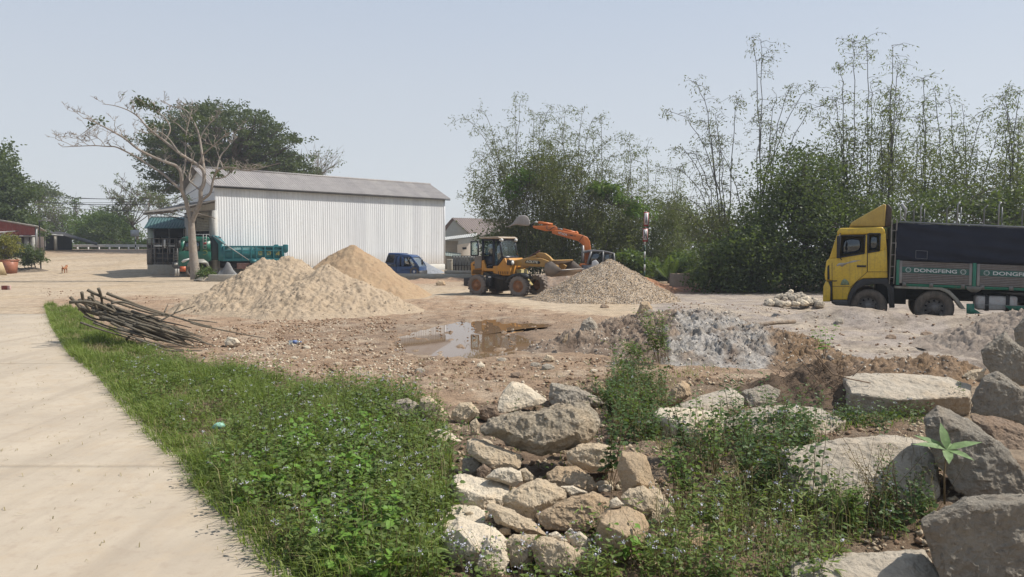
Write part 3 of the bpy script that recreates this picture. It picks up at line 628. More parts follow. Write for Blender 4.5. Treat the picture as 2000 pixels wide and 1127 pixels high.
# tank crates in front
tk = empty('tank_crate', (float(P(884, 530, 55)[0]), 55, 0), R(0), 'row of grey water tank crates in black steel bars, behind the loader cab', 'crate')
def tp(px, py, Y=55): q = P(px, py, Y); return float(q[0]-tk.location.x), float(q[2])
X1, ZT = tp(930, 500); X0, ZB = tp(884, 535)
MB().box(0, X1, .04, 1.1, ZB-.1, ZT-.05).build('tank', paint('grey_plastic', (.26, .26, .24), (.2, .2, .19), dirt=.4), tk, bevel=.05)
mb = MB()
for i in range(9): mb.box(i*X1/8-.03, i*X1/8+.03, -.03, .02, ZB-.1, ZT)
for z in (ZB, (ZB+ZT)/2-.02, ZT): mb.box(-.02, X1+.02, -.05, -.01, z-.03, z+.03)
for i in range(3): mb.box(X1*.72, X1, -.07, -.05, ZB+.2+i*.4, ZB+.24+i*.4)
mb.build('bars', black, tk)
cb_ = empty('plastic_drum_box', (float(P(873, 530, 53.5)[0]), 53.5, 0), 0, 'beige square tank left of the barred tank crates, by the shed corner', 'tank')
w_ = float(P(883, 530, 53.5)[0])-cb_.location.x; zt = float(P(873, 508, 53.5)[2]); MB().box(0, w_, 0, .5, -.1, zt).build('body', paint('beige_plastic', (.42, .38, .3)), cb_, bevel=.04); MB().box(-.02, w_+.02, -.02, .52, zt, zt+.06).build('lid', paint('beige_lid', (.5, .46, .38)), cb_, bevel=.02)
# low concrete kerb wall in the middle distance
kw = empty('low_wall', (0, 0, 0), 0, 'long low concrete wall running behind the loader toward the ochre sand heap', 'wall')
mb = MB()
a_ = P(765, 545, 50); b_ = P(945, 545, 49); mb.bar((a_[0], 50, .14), (b_[0], 49, .14), .3, .38); mb.build('wall_base', concrete, kw)
a_ = P(868, 545, 49.9); mb = MB(); mb.bar((a_[0], 50.4, .42), (b_[0], 49.6, .42), .25, .22); mb.build('upper_course', concrete, kw)
# ---- left: red building, open lean-to, wall
rb = empty('red_shed', (0, 0, 0), 0, 'red painted sheet metal shed with a sloping roof at the far left edge', 'shed')
RY = 70.0; gz = float(hbase(-45, RY))
def rp(px, py, Y=RY):
    py = py or 480; q = P(px, py, Y); return (float(q[0]), Y, float(q[2]))
redm = paint('red_sheet', (.24, .035, .025), (.17, .03, .025), 4, .6, dirt=.35, dirtc=(.2, .12, .09, 1))
a_, b_, c_, d_ = rp(-60, 462), rp(71, 461), rp(71, 443), rp(-60, 422)
mb = MB(); xs_ = np.linspace(a_[0], b_[0], 60); V = []
for i, x in enumerate(xs_):
    t = i/59; V += [(x, RY-(.05 if i % 3 == 0 else 0), a_[2]+(b_[2]-a_[2])*t), (x, RY-(.05 if i % 3 == 0 else 0), d_[2]+(c_[2]-d_[2])*t)]
mb.add(V, [(2*i, 2*i+2, 2*i+3, 2*i+1) for i in range(59)]); mb.build('upper_wall', redm, rb)
mb = MB(); mb.bar(rp(-60, 420, RY-.2), rp(73, 443, RY-.2), .12); mb.bar(rp(-60, 461, RY-.1), rp(71, 461, RY-.1), .12); mb.bar(rp(71, 442, RY-.1), rp(71, 492, RY-.1), .14); mb.build('frame', steel, rb)
mb = MB(); p0, p1 = rp(-60, 419, RY-.5), rp(74, 441, RY-.5); q0, q1 = rp(-60, 419, RY+6), rp(92, 452, RY+5); mb.add([p0, p1, (q1[0], q1[1], p1[2]-.4), (q0[0], q0[1], p0[2]+.1)], [(0, 1, 2, 3)]); o = mb.build('roof', fibre, rb); o.modifiers.new('thick', 'SOLIDIFY').thickness = .08
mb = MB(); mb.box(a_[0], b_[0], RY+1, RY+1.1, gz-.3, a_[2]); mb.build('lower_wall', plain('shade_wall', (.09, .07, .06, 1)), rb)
for px in (5, 34, 48, 60): q = rp(px, 480, RY+.5); MB().box(q[0], q[0]+.35, RY+.5, RY+.6, gz-.2, rp(0, 463)[2]).build('door_panel', paint('grey_door', (.38, .38, .36)), rb)
ww = MB().box(rp(-60, 0)[0], rp(1, 0)[0], RY-.9, RY-.7, rp(0, 441)[2], rp(0, 427)[2]).build('white_panel', whitep, rb)
mb = MB(); mb.bar(rp(-20, 455, RY-3), rp(36, 451, RY-.2), .09); mb.bar(rp(-20, 470, RY-3), rp(14, 452, RY-1), .1); mb.build('awning_frame', steel, rb)
lt = empty('open_shed', (0, 0, 0), 0, 'low open shed with a pale fascia and concrete pillar, right of the red building', 'shed')
LY = 82.0
def lp(px, py, Y=LY):
    py = py or 480; q = P(px, py, Y); return (float(q[0]), Y, float(q[2]))
g2 = float(hbase(-50, LY))
mb = MB(); mb.add([lp(68, 455), lp(122, 459), lp(190, 478), lp(190, 474, LY+5), lp(122, 453, LY+5), lp(68, 450, LY+5)], [(0, 1, 4, 5), (1, 2, 3, 4)]); o = mb.build('roof', plain('dark_tile', (.055, .05, .048, 1)), lt); o.modifiers.new('thick', 'SOLIDIFY').thickness = .1
mb = MB(); mb.bar(lp(70, 456, LY-.1), lp(123, 460, LY-.1), .1, .14); mb.build('fascia', whitep, lt)
mb = MB(); mb.bar((lp(109, 0)[0], LY, g2-.3), (lp(109, 0)[0], LY, lp(109, 461)[2]), .26); mb.build('pillar', concrete, lt)
mb = MB(); mb.bar((lp(86, 0)[0], LY, g2-.3), (lp(86, 0)[0], LY, g2+.45), .22); mb.build('stub_post', concrete, lt)
mb = MB(); V = []
for i in range(19): t = i/18; q = lp(72+18*t, 461); V += [(q[0], LY-.1-.07*(i % 2), lp(0, 482)[2]), (q[0], LY-.1-.07*(i % 2), lp(0, 461)[2])]
mb.add(V, [(2*i, 2*i+2, 2*i+3, 2*i+1) for i in range(18)]); mb.build('curtain', paint('pale_tarp', (.5, .5, .5)), lt)
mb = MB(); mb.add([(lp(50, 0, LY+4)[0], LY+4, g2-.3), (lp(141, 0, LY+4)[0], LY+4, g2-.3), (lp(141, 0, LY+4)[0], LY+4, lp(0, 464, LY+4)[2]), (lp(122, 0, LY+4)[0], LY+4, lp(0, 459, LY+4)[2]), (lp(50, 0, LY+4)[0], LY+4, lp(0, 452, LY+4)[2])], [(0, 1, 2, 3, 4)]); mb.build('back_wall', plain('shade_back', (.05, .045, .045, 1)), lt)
# ---- guard rail on the road, striped marker post, sign, lamp, wires
GY = 90.0; gg = 1.75
for i, (pa, pb) in enumerate(((143, 206), (206, 300))):
    gr = empty('guard_rail', (0, 0, 0), 0, ('left length of white steel guard rail beside the road, next to the striped post', 'right length of white steel guard rail beside the road, running behind the shed')[i], 'guard rail', 'guard rails on the road')
    A_ = P(pa, 480, GY-i*.4); B_ = P(pb, 480, GY-i*.4); zt = float(P(pa, 478, GY)[2])
    mb = MB(); prof = [(0, 0), (.05, .05), (0, .1), (0, .18), (.05, .23), (0, .3)]
    V = [(x, A_[1]-dy, zt-.28+dz_) for x in (A_[0], B_[0]) for dy, dz_ in prof]; mb.add(V, [(j, j+6, j+7, j+1) for j in range(5)]); mb.build('rail', whitep, gr)
    n = 3 if i == 0 else 5
    for k in range(n): x = A_[0]+(B_[0]-A_[0])*(k+.35)/n; MB().box(x-.07, x+.07, A_[1]+.02, A_[1]+.16, gg-.4, zt).build('post', whitep, gr)
def striped(name, px, py0, py1, Y, cols, n, r, label, cat, extra=None):
    q = P(px, (py0+py1)/2, Y); e_ = empty(name, (float(q[0]), Y, 0), 0, label, cat); z0 = float(P(px, py1, Y)[2])-.15; z1 = float(P(px, py0, Y)[2])
    for k in range(n): MB().cyl((0, 0, z0+(z1-z0)*k/n), (0, 0, z0+(z1-z0)*(k+1)/n), r, n=10).build('band', cols[k % 2], e_)
    return e_
redp = paint('red_paint', (.42, .03, .03), dirt=.2); grp = paint('dark_green_paint', (.03, .09, .06), dirt=.2)
striped('marker_post', 138.5, 461, 493, 89.5, (redp, whitep), 8, .10, 'short red and white striped post at the left end of the guard rail', 'post')
sg = striped('road_sign', 264.5, 446, 491, 88.6, (black, whitep), 9, .07, 'white rectangular road sign on a black and white post beside the road', 'sign')
zs0 = float(P(264, 462, 88.6)[2]); zs1 = float(P(264, 449, 88.6)[2]); MB().box(-.5, .52, -.14, -.10, zs0, zs1).build('sign_plate', paint('plate_white', (.6, .62, .64)), sg)
lm = empty('lamp_post', (float(P(79, 500, 57)[0]), 57, float(hbase(P(79, 500, 57)[0], 57))), 0, 'thin black lamp post with a flat arm, behind the shrubs at left', 'lamp post')
zt = float(P(79, 430, 57)[2])-lm.location.z; MB().cyl((0, 0, -.2), (0, 0, zt), .05, .04, 8).build('pole', plain('pole_black', (.03, .025, .025, 1)), lm); MB().box(0, .85, -.06, .06, zt-.05, zt+.02).build('lamp_head', steel, lm)
MB().box(.0, .15, -.03, .03, zt-.12, zt-.05).build('bracket', steel, lm)
pole = empty('utility_pole', (float(P(290, 400, 95)[0]), 95, 1.5), 0, 'slim grey utility pole carrying wires behind the green roofed shed', 'pole'); MB().cyl((0, 0, 0), (0, 0, float(P(290, 397, 95)[2])-1.5), .13, .09, 8).build('shaft', concrete, pole); MB().box(-.8, .8, -.05, .05, float(P(290, 401, 95)[2])-1.5, float(P(290, 399, 95)[2])-1.5).build('cross_arm', steel, pole)
wires = [((88, 382), (290, 388), 6, 'topmost'), ((88, 394), (300, 393), 5, 'second'), ((78, 395), (345, 396), 9, 'thick lowest sagging'), ((100, 384), (340, 420), 12, 'long descending'), ((60, 400), (330, 412), 8, 'middle sagging'), ((110, 386), (345, 388), 4, 'faint upper')]
for i, ((ax_, ay_), (bx_, by_), sag, nm) in enumerate(wires):
    p0 = P(ax_, ay_, 100); p1 = P(bx_, by_, 94); pts = [p0+(p1-p0)*t+np.array([0, 0, -sag/1450*97*4*t*(1-t)*.5]) for t in np.linspace(0, 1, 12)]
    tag(MB().tube(pts, .045 if i == 2 else .028, 4).build('power_line', black), nm+' power line strung across the sky left of the bare tree', 'power line', 'power lines')
# ================================================================ VEHICLES
class Frame:
    def __init__(s, px, Y, a, z=0.0, name=None, label=None, cat=None):
        q = P(px, 500, Y); s.o = (float(q[0]), Y); s.a = a; s.z = z; s.e = empty(name, (s.o[0], Y, z), a, label, cat)
    def at(s, y=0.0):
        sd_ = Side(s.o[0]-math.sin(s.a)*y, s.o[1]+math.cos(s.a)*y, s.a)
        return lambda px, py: (lambda k: (k[0], k[1]-s.z))(sd_(px, py))
def zq(sc, ox, oy): return lambda p: (p[0]/sc+ox, p[1]/sc+oy)
def wheel(parent, x, z, r, w, y, near=True, rim=None, tyre=None, lugs=0, flip=False, holes=10, dish=.14):
    """near: outer face looks to -y"""
    sgn = 1 if near else -1
    e_ = MB(); prof = [(r*.57, .03), (r*.60, .0), (r*.88, .0), (r*.965, .03), (r*.99, .06), (r, .10), (r, w-.10), (r*.99, w-.06), (r*.965, w-.03), (r*.88, w), (r*.57, w)]
    e_.lathe_y([(a_, sgn*b_) for a_, b_ in prof], (x, y, z), 36)
    if lugs:
        for i in range(lugs):
            t = i*2*math.pi/lugs
            for sd_, y0_ in ((0, .02), (.5, w*.5)):
                tt = t+sd_*2*math.pi/lugs; M_ = Matrix.Translation((x, y, z))@Matrix.Rotation(-tt, 4, 'Y')
                ya, yb = sorted((sgn*y0_, sgn*(y0_+w*.46))); e_.box(r*.93, r*1.045, ya, yb, -.035*r/.5, .035*r/.5, M_)
    t_ = e_.build('wheel', tyre or rubber, parent, smooth=not lugs)
    k = MB(); k.lathe_y([(r*.585, sgn*.035), (r*.55, sgn*.05), (r*.53, sgn*dish*.9), (r*.45, sgn*dish), (r*.33, sgn*dish*.8), (r*.30, sgn*.05), (r*.2, sgn*.02), (r*.17, -sgn*.01), (.001, -sgn*.01)], (x, y, z), 30)
    for i in range(10):
        t = i*.6283; c_ = (x+math.cos(t)*r*.25, y+sgn*.01, z+math.sin(t)*r*.25); k.cyl((c_[0], c_[1], c_[2]), (c_[0], c_[1]+sgn*.04, c_[2]), .018, n=6)
    rm_ = k.build('rim', rim or steel, t_, smooth=False)
    if holes:
        k = MB()
        for i in range(holes):
            t = (i+.5)*2*math.pi/holes; c_ = (x+math.cos(t)*r*.42, z+math.sin(t)*r*.42); k.cyl((c_[0], y+sgn*(dish*.9-.02), c_[1]), (c_[0], y+sgn*dish*.99, c_[1]), r*.055, n=8)
        k.build('rim_holes', dark, t_)
    return t_
def text_mesh(s):
    cu = bpy.data.curves.new('t', 'FONT'); cu.body = s; cu.size = 1; cu.offset = .022; cu.extrude = .0
    o = bpy.data.objects.new('t', cu); C.objects.link(o); bpy.context.view_layer.update()
    me = bpy.data.meshes.new_from_object(o.evaluated_get(bpy.context.evaluated_depsgraph_get())); bpy.data.objects.remove(o); return me
def writing(parent, name, s, p0, p1, h0, h1, y, mat, slant=0.0):
    """text in the xz plane facing -y: baseline from p0 to p1, heights h0, h1 at its two ends"""
    me = text_mesh(s); co = np.zeros(len(me.vertices)*3); me.vertices.foreach_get('co', co); co = co.reshape(-1, 3)
    u = (co[:, 0]-co[:, 0].min())/np.ptp(co[:, 0]); v = (co[:, 1]-co[:, 1].min())/np.ptp(co[:, 1])
    out = np.stack([p0[0]+(p1[0]-p0[0])*u+slant*v, np.full(len(u), y), p0[1]+(p1[1]-p0[1])*u+v*(h0+(h1-h0)*u)], -1)
    me.vertices.foreach_set('co', out.ravel()); me.update(); me.name = name
    return link_mesh(name, me, mat, parent)
# ---------------------------------------------------------------- yellow cargo truck
yel = paint('yellow_truck_paint', (.68, .455, .04), (.56, .36, .035), 2.2, .33, dirt=.45, dirtc=(.13, .10, .05, 1))
T = Frame(1610, 22.7, R(-24), -.14, 'cargo_truck', 'yellow cab cargo truck with dark blue tarp and slatted side boards at the right', 'truck'); te = T.e
z6 = zq(4.174, 1580, 370); U0 = T.at(0)
U = lambda x, y: U0(*z6((x, y)))
W = 2.4
gb = -.0
lower = [U(*p) for p in ((132, 740), (128, 690), (143, 580), (168, 562), (235, 556), (450, 522), (480, 515), (575, 500), (636, 482), (642, 722), (440, 727), (390, 752), (345, 805), (318, 870), (315, 900), (190, 900), (188, 742))]
cab = MB().prism(lower, 0, W).build('cab', yel, te, bevel=.03)
MB().prism([U(*p) for p in ((228, 345), (250, 315), (600, 305), (618, 330), (624, 362), (230, 372))], -.01, W+.01).build('cab_roof', yel, cab, bevel=.04)
for nm, pl in (('pillar', ((165, 563), (240, 556), (262, 378), (228, 368))), ('pillar', ((450, 523), (481, 515), (486, 360), (458, 376))), ('pillar', ((574, 502), (636, 484), (624, 360), (582, 360)))):
    for y0, y1 in ((0.0, .07), (W-.07, W)): MB().prism([U(*p) for p in pl], y0, y1).build(nm, yel, cab, bevel=.012)
for pl, nm in ((((240, 556), (450, 522), (458, 376), (262, 378)), 'door_window'), (((481, 515), (575, 500), (582, 360), (486, 360)), 'rear_window')):
    for y in (.03, W-.03): MB().prism([U(*p) for p in pl], y, y+.008).build(nm, glassmat('dark_glass', (.22, .24, .26), .10), cab)
    fr = [U(*p) for p in pl]; m_ = MB()
    for i in range(4): a_, b_ = fr[i], fr[(i+1) % 4]; m_.bar((a_[0], -.004, a_[1]), (b_[0], -.004, b_[1]), .02, .035)
    m_.build('window_seal', black, cab)
a_, b_ = U(600, 315), U(636, 600); MB().box(a_[0]-.02, a_[0]+.02, .08, W-.08, b_[1], a_[1]).build('rear_wall', yel, cab)
ws = [U(*p) for p in ((170, 560), (229, 372))]; mb = MB(); mb.add([(ws[0][0], .1, ws[0][1]), (ws[0][0], W-.1, ws[0][1]), (ws[1][0]-.02, W-.1, ws[1][1]), (ws[1][0]-.02, .1, ws[1][1])], [(0, 1, 2, 3)]); mb.build('windscreen', glassmat('screen_glass', (.35, .38, .4), .2), cab)
s1 = U(400, 500); mb = MB(); mb.box(s1[0]-.25, s1[0]+.15, .25, .8, s1[1]-.3, s1[1]+.12); mb.box(s1[0]+.05, s1[0]+.2, .25, .8, s1[1], s1[1]+.38); mb.box(s1[0]+.1, s1[0]+.6, 1.2, 2.2, s1[1]-.2, s1[1]+.25); mb.build('seat', dark, cab, bevel=.03)
s2 = U(300, 505); mb = MB(); mb.tube([(s2[0]+.19*math.cos(t)*.5, .5+.2*math.sin(t), s2[1]+.19*math.cos(t)) for t in np.linspace(0, 6.28, 17)], .015, 5); mb.build('steering_wheel', black, cab)
dr = [U(*p) for p in ((228, 372), (480, 360), (476, 672), (400, 740), (335, 800), (200, 790), (215, 560))]
m_ = MB()
for a_, b_ in zip(dr[1:4], dr[2:5]): m_.bar((a_[0], -.003, a_[1]), (b_[0], -.003, b_[1]), .012, .012)
for p_, q_ in (((476, 672), (642, 672)), ((476, 360), (474, 672)), ((190, 790), (330, 792)), ((188, 600), (190, 900))): a_, b_ = U(*p_), U(*q_); m_.bar((a_[0], -.003, a_[1]), (b_[0], -.003, b_[1]), .012, .012)
m_.build('door_seam', black, cab)
a_, b_ = U(390, 626), U(465, 634); MB().box(a_[0], b_[0], -.03, .0, b_[1], a_[1]+.03).build('door_handle', black, cab)
mb = MB(); a_ = [U(*p) for p in ((228, 380), (258, 378), (252, 560), (225, 560))]; mb.prism(a_, -.26, -.14); mb.bar((a_[0][0]+.05, -.2, a_[0][1]-.02), (a_[0][0]+.1, 0, a_[0][1]+.08), .03); mb.bar((a_[2][0], -.2, a_[2][1]+.02), (a_[2][0]+.05, 0, a_[2][1]-.05), .03); mb.build('mirror', black, te, bevel=.02)
# white speed mark on the door and pale badge
sm_ = [U(*p) for p in ((222, 620), (245, 600), (300, 598), (360, 580), (428, 576), (370, 592), (310, 606), (268, 632), (250, 618), (235, 628))]
MB().prism(sm_, -.006, .0).build('door_stripe', paint('worn_white', (.5, .5, .47), (.35, .3, .2), 8, dirt=.5), cab)
MB().prism([U(*p) for p in ((255, 780), (268, 742), (292, 728), (320, 748), (330, 778))], -.006, .0).build('badge', paint('badge_green', (.10, .17, .08), (.35, .38, .25), 14), cab)
for pts, nm in ((((190, 742), (228, 742), (228, 750), (190, 750)), 'side_marker'),): MB().prism([U(*p) for p in pts], -.015, 0).build(nm, black, cab)
# front vertical grille strips
MB().prism([U(*p) for p in ((150, 630), (165, 612), (168, 735), (150, 735))], -.012, .0).build('corner_vent', black, cab)
# deflector
dl = [U(*p) for p in ((330, 303), (345, 268), (610, 118), (640, 112), (682, 150), (672, 302))]
df = MB(); face = [U(*p) for p in ((330, 303), (345, 268), (612, 116), (632, 120), (622, 302))]
df.prism(face, .15, W-.15); d_ = df.build('roof_deflector', paint('deflector_yellow', (.50, .34, .07), (.42, .27, .05), 3, .5, dirt=.4, dirtc=(.16, .12, .06, 1)), te, bevel=.05)
MB().prism([U(*p) for p in ((622, 300), (632, 122), (650, 115), (682, 152), (670, 300))], .22, W-.22).build('deflector_back', paint('brown_back', (.06, .035, .025)), d_, bevel=.02)
# bumper and lights
bm = [U(*p) for p in ((118, 790), (135, 752), (160, 752), (184, 800), (182, 915), (112, 915))]
MB().prism(bm, -.02, W+.02).build('bumper', yel, te, bevel=.03)
MB().prism([U(*p) for p in ((160, 752), (186, 752), (186, 915), (172, 912), (175, 800))], -.025, .1).build('bumper_end', black, te)
MB().prism([U(*p) for p in ((190, 902), (315, 902), (330, 925), (330, 952), (215, 945), (190, 918))], .0, .5).build('step', paint('step_grey', (.06, .06, .06)), te, bevel=.02)
MB().prism([U(*p) for p in ((118, 900), (182, 915), (182, 935), (200, 945), (330, 950), (330, 915), (182, 900))], .5, W-.1).build('underguard', black, te)
# wheel arch (black) over wheel one
arch = [U(*p) for p in ((642, 724), (440, 729), (392, 753), (345, 808), (320, 872), (315, 945), (338, 945), (352, 880), (395, 815), (450, 782), (520, 770), (600, 772), (640, 800), (655, 860), (668, 960), (700, 960), (690, 850), (660, 760))]
MB().prism(arch, -.03, .45).build('wheel_arch', black, te, bevel=.01)
MB().prism([U(*p) for p in ((640, 800), (690, 790), (695, 965), (655, 965))], .0, .06).build('mud_flap', paint('flap', (.035, .04, .05)), te)
rimg = paint('grey_rim', (.17, .16, .15), (.10, .09, .085), 6, .6, metal=.2, dirt=.5, dirtc=(.2, .16, .12, 1))
r0 = .52
for (zx, zy) in ((484, 960), (1022, 1008)):
    s_, z_ = U(zx, zy); z_ = r0
    for near in (True, False): wheel(te, s_, z_, r0, .30, .03 if near else W-.03, near, rimg)
for s_ in (5.9, 7.2):
    for near in (True, False): wheel(te, s_, r0, r0, .5, .03 if near else W-.03, near, rimg)
fd = [U(*p) for p in ((697, 786), (1080, 797), (1150, 825), (1215, 890), (1278, 975), (1240, 975), (1190, 905), (1130, 848), (1065, 818), (870, 812), (697, 806))]
MB().prism(fd, -.01, .5).build('mudguard', paint('dirty_white_guard', (.34, .32, .27), (.2, .18, .14), 5, dirt=.45, dirtc=(.12, .1, .07, 1)), te, bevel=.01)
# ladder behind the cab
la = MB(); L0, L1 = U(655, 770), U(690, 770); T0, T1 = U(678, 240), U(718, 240)
la.tube([(L0[0], -.05, L0[1]), (T0[0], -.05, T0[1]-.05), (T0[0]+.04, -.05, T0[1]+.02), (T1[0]-.04, -.05, T1[1]+.02), (T1[0], -.05, T1[1]-.05), (L1[0], -.05, L1[1])], .018, 6)
for t in (.1, .27, .45, .63, .82): la.cyl((L0[0]+(T0[0]-L0[0])*t, -.05, L0[1]+(T0[1]-L0[1])*t), (L1[0]+(T1[0]-L1[0])*t, -.05, L1[1]+(T1[1]-L1[1])*t), .013, n=6)
la.build('ladder', paint('rail_grey', (.30, .28, .26), dirt=.4), te)
# chassis and tanks
c_a, c_b = U(645, 800), U(1753, 860); MB().box(c_a[0], 9.0, .55, .75, .72, 1.0).build('chassis_rail', dark, te); MB().box(c_a[0], 9.0, W-.75, W-.55, .72, 1.0).build('chassis_rail', dark, te)
MB().box(c_a[0]-.3, c_a[0]+.5, .3, 2.1, .6, 1.6).build('engine_block', dark, te); MB().box(c_a[0]-.02, c_a[0]+.22, .2, 2.2, 1.3, 2.55).build('cab_back_frame', dark, te)
gx0, gx1 = U(660, 300)[0], U(712, 300)[0]; MB().box(gx0+.01, gx1-.03, .15, W-.15, U(660, 700)[1], U(660, 310)[1]).build('air_filter', paint('mossy_green', (.06, .065, .04)), te)
ta, tb = U(1367, 868), U(1708, 1000); MB().box(ta[0], tb[0], .12, .7, tb[1]+.02, ta[1]).build('fuel_tank', paint('rusty_white_tank', (.5, .5, .48), (.42, .42, .41), 3, dirt=.5, dirtc=(.22, .07, .035, 1)), te, bevel=.06)
mb = MB()
for zx in (1448, 1472, 1615, 1640): pass
for zx in (1458, 1628): q = U(zx, 900)[0]; mb.box(q-.045, q+.045, .1, .72, tb[1]+.0, ta[1]+.02)
mb.build('tank_strap', black, te)
sgm = paint('truck_green', (.02, .20, .125), (.02, .16, .11), 4, dirt=.35)
for g_ in (((1285, 932), (1345, 932), (1350, 975), (1400, 1008), (1420, 1030), (1285, 1012)), ((1590, 945), (1900, 950), (1900, 990), (1640, 985))): MB().prism([U(*p) for p in g_], .0, .04).build('side_guard', sgm, te)
mb = MB()
for y_ in (940, 1015): a_, b_ = U(1345, y_), U(2300, y_+14); mb.box(a_[0], b_[0], -.01, .035, b_[1]-.03, a_[1])
mb.build('guard_rail_bar', paint('bar_grey', (.35, .34, .30)), te)
# cargo body
def SU(s): pass
s_front = U(712, 500)[0]; s_end = 9.1
pan_top = lambda s: U(750, 580)[1]+(s-U(750, 580)[0])*(U(1753, 622)[1]-U(750, 580)[1])/(U(1753, 600)[0]-U(750, 600)[0])
pan_bot = lambda s: U(750, 762)[1]+(s-U(750, 762)[0])*(U(1753, 800)[1]-U(750, 762)[1])/(U(1753, 780)[0]-U(750, 780)[0])
alu = paint('slatted_board', (.24, .215, .195), (.19, .165, .15), 3, .6, metal=.1, dirt=.5, dirtc=(.12, .09, .07, 1), bump=.3)
pl0, pl1 = U(748, 650)[0], U(1318, 650)[0]; pl2 = U(1382, 650)[0]; pw = pl1-pl0
pans = [(pl0, pl1)]; q = pl2
while q < s_end-1: pans.append((q, q+pw)); q += pw+(pl2-pl1)
frame_alu = paint('frame_alu', (.30, .27, .24), dirt=.4); hinge_m = paint('hinge_grey', (.2, .19, .17))
for k, (a_, b_) in enumerate(pans):
    mb = MB(); n = 13
    for i in range(n):
        t0, t1 = i/n, (i+.78)/n
        za = lambda s, t: pan_bot(s)+(pan_top(s)-pan_bot(s))*t
        mb.add([(a_, -.012, za(a_, t0)), (b_, -.012, za(b_, t0)), (b_, -.012, za(b_, t1)), (a_, -.012, za(a_, t1)), (a_, .03, za(a_, t0)), (b_, .03, za(b_, t0)), (b_, .03, za(b_, t1)), (a_, .03, za(a_, t1))], [(0, 1, 2, 3), (3, 2, 6, 7), (4, 5, 1, 0)])
    mb.add([(a_, .03, pan_bot(a_)), (b_, .03, pan_bot(b_)), (b_, .03, pan_top(b_)), (a_, .03, pan_top(a_)), (a_, .08, pan_bot(a_)), (b_, .08, pan_bot(b_)), (b_, .08, pan_top(b_)), (a_, .08, pan_top(a_))], [(0, 1, 2, 3), (7, 6, 5, 4)])
    pb = mb.build('side_board', alu, te)
    for s_ in (a_, b_):
        mb = MB(); mb.add([(s_-.035, -.03, pan_bot(s_)), (s_+.035, -.03, pan_bot(s_)), (s_+.035, -.03, pan_top(s_)), (s_-.035, -.03, pan_top(s_)), (s_-.035, .05, pan_bot(s_)), (s_+.035, .05, pan_bot(s_)), (s_+.035, .05, pan_top(s_)), (s_-.035, .05, pan_top(s_))], [(0, 1, 2, 3), (4, 0, 3, 7), (1, 5, 6, 2), (3, 2, 6, 7)])
        mb.build('board_frame', frame_alu, pb)
    zc_ = lambda s: pan_bot(s)+(pan_top(s)-pan_bot(s))*.60; hb = .165
    band = MB(); band.add([(a_+.035, -.018, zc_(a_)-hb/2), (b_-.035, -.018, zc_(b_)-hb/2), (b_-.035, -.018, zc_(b_)+hb/2), (a_+.035, -.018, zc_(a_)+hb/2)], [(0, 1, 2, 3)]); band.build('name_band', paint('band_green', (.015, .12, .095), (.02, .09, .075), 6, dirt=.35), pb)
    if k < 2:
        lw = paint('letter_white', (.62, .63, .62), dirt=.2)
        p0, p1 = a_+pw*.198, a_+pw*.81; hh = .105
        writing(pb, 'lettering', 'DONGFENG', (p0, zc_(p0)-hh/2), (p1, zc_(p1)-hh/2), hh, hh, -.022, lw)
        for cx_ in (a_+pw*.112, a_+pw*.898):
            cz_ = zc_(cx_); lg = MB(); n = 24
            for i in range(n):
                t0, t1 = i*2*math.pi/n, (i+1)*2*math.pi/n; lg.add([(cx_+r_*math.cos(t), -.022, cz_+r_*math.sin(t)) for r_, t in ((.072, t0), (.072, t1), (.06, t1), (.06, t0))], [(0, 1, 2, 3)])
            for sg_ in (1, -1):
                P_ = [(sg_*.047*math.cos(t), sg_*.047*math.sin(t)) for t in np.linspace(-1.9, 1.0, 9)]; Q_ = [(sg_*(.018+.022*math.cos(t)), sg_*(-.006+.034*math.sin(t))) for t in np.linspace(1.0, -1.9, 9)]
                lg.add([(cx_+x_, -.0225, cz_+y_) for x_, y_ in P_+Q_], [tuple(range(18))])
            lg.build('emblem', lw, pb)
    for f in (.06, .45, .9): s_ = a_+pw*f; MB().box(s_-.05, s_+.05, -.035, .0, pan_bot(s_)-.1, pan_bot(s_)+.035).build('hinge', hinge_m, pb)
posts = [s_front+.06]+[(pans[i][1]+pans[i+1][0])/2 for i in range(len(pans)-1)]
for s_ in posts: MB().box(s_-.045, s_+.045, -.02, .06, pan_bot(s_)-.06, pan_top(s_)+.02).build('board_post', sgm, te, bevel=.005)
for s_ in posts[1:]: MB().prism([(s_-.2, pan_bot(s_)-.02), (s_+.2, pan_bot(s_)-.02), (s_+.16, pan_bot(s_)-.13), (s_+.06, pan_bot(s_)-.19), (s_-.06, pan_bot(s_)-.19), (s_-.16, pan_bot(s_)-.13)], -.05, -.02).build('lock_bracket', paint('bracket_grey', (.22, .21, .18), dirt=.4), te)
mb = MB(); a_, b_ = U(795, 765)[0], s_end; mb.add([(a_, -.01, pan_bot(a_)-.09), (b_, -.01, pan_bot(b_)-.09), (b_, -.01, pan_bot(b_)-.015), (a_, -.01, pan_bot(a_)-.015), (a_, .06, pan_bot(a_)-.09), (b_, .06, pan_bot(b_)-.09)], [(0, 1, 2, 3), (4, 5, 1, 0)]); mb.build('lower_rail', sgm, te)
MB().box(s_front, s_end, .08, W-.02, pan_bot(s_front)-.14, pan_bot(s_front)-.04).build('deck', dark, te)
MB().box(s_front, s_end, .09, W, 1.15, pan_top(5)+1.1).build('load', plain('load_dark', (.03, .03, .035, 1)), te)
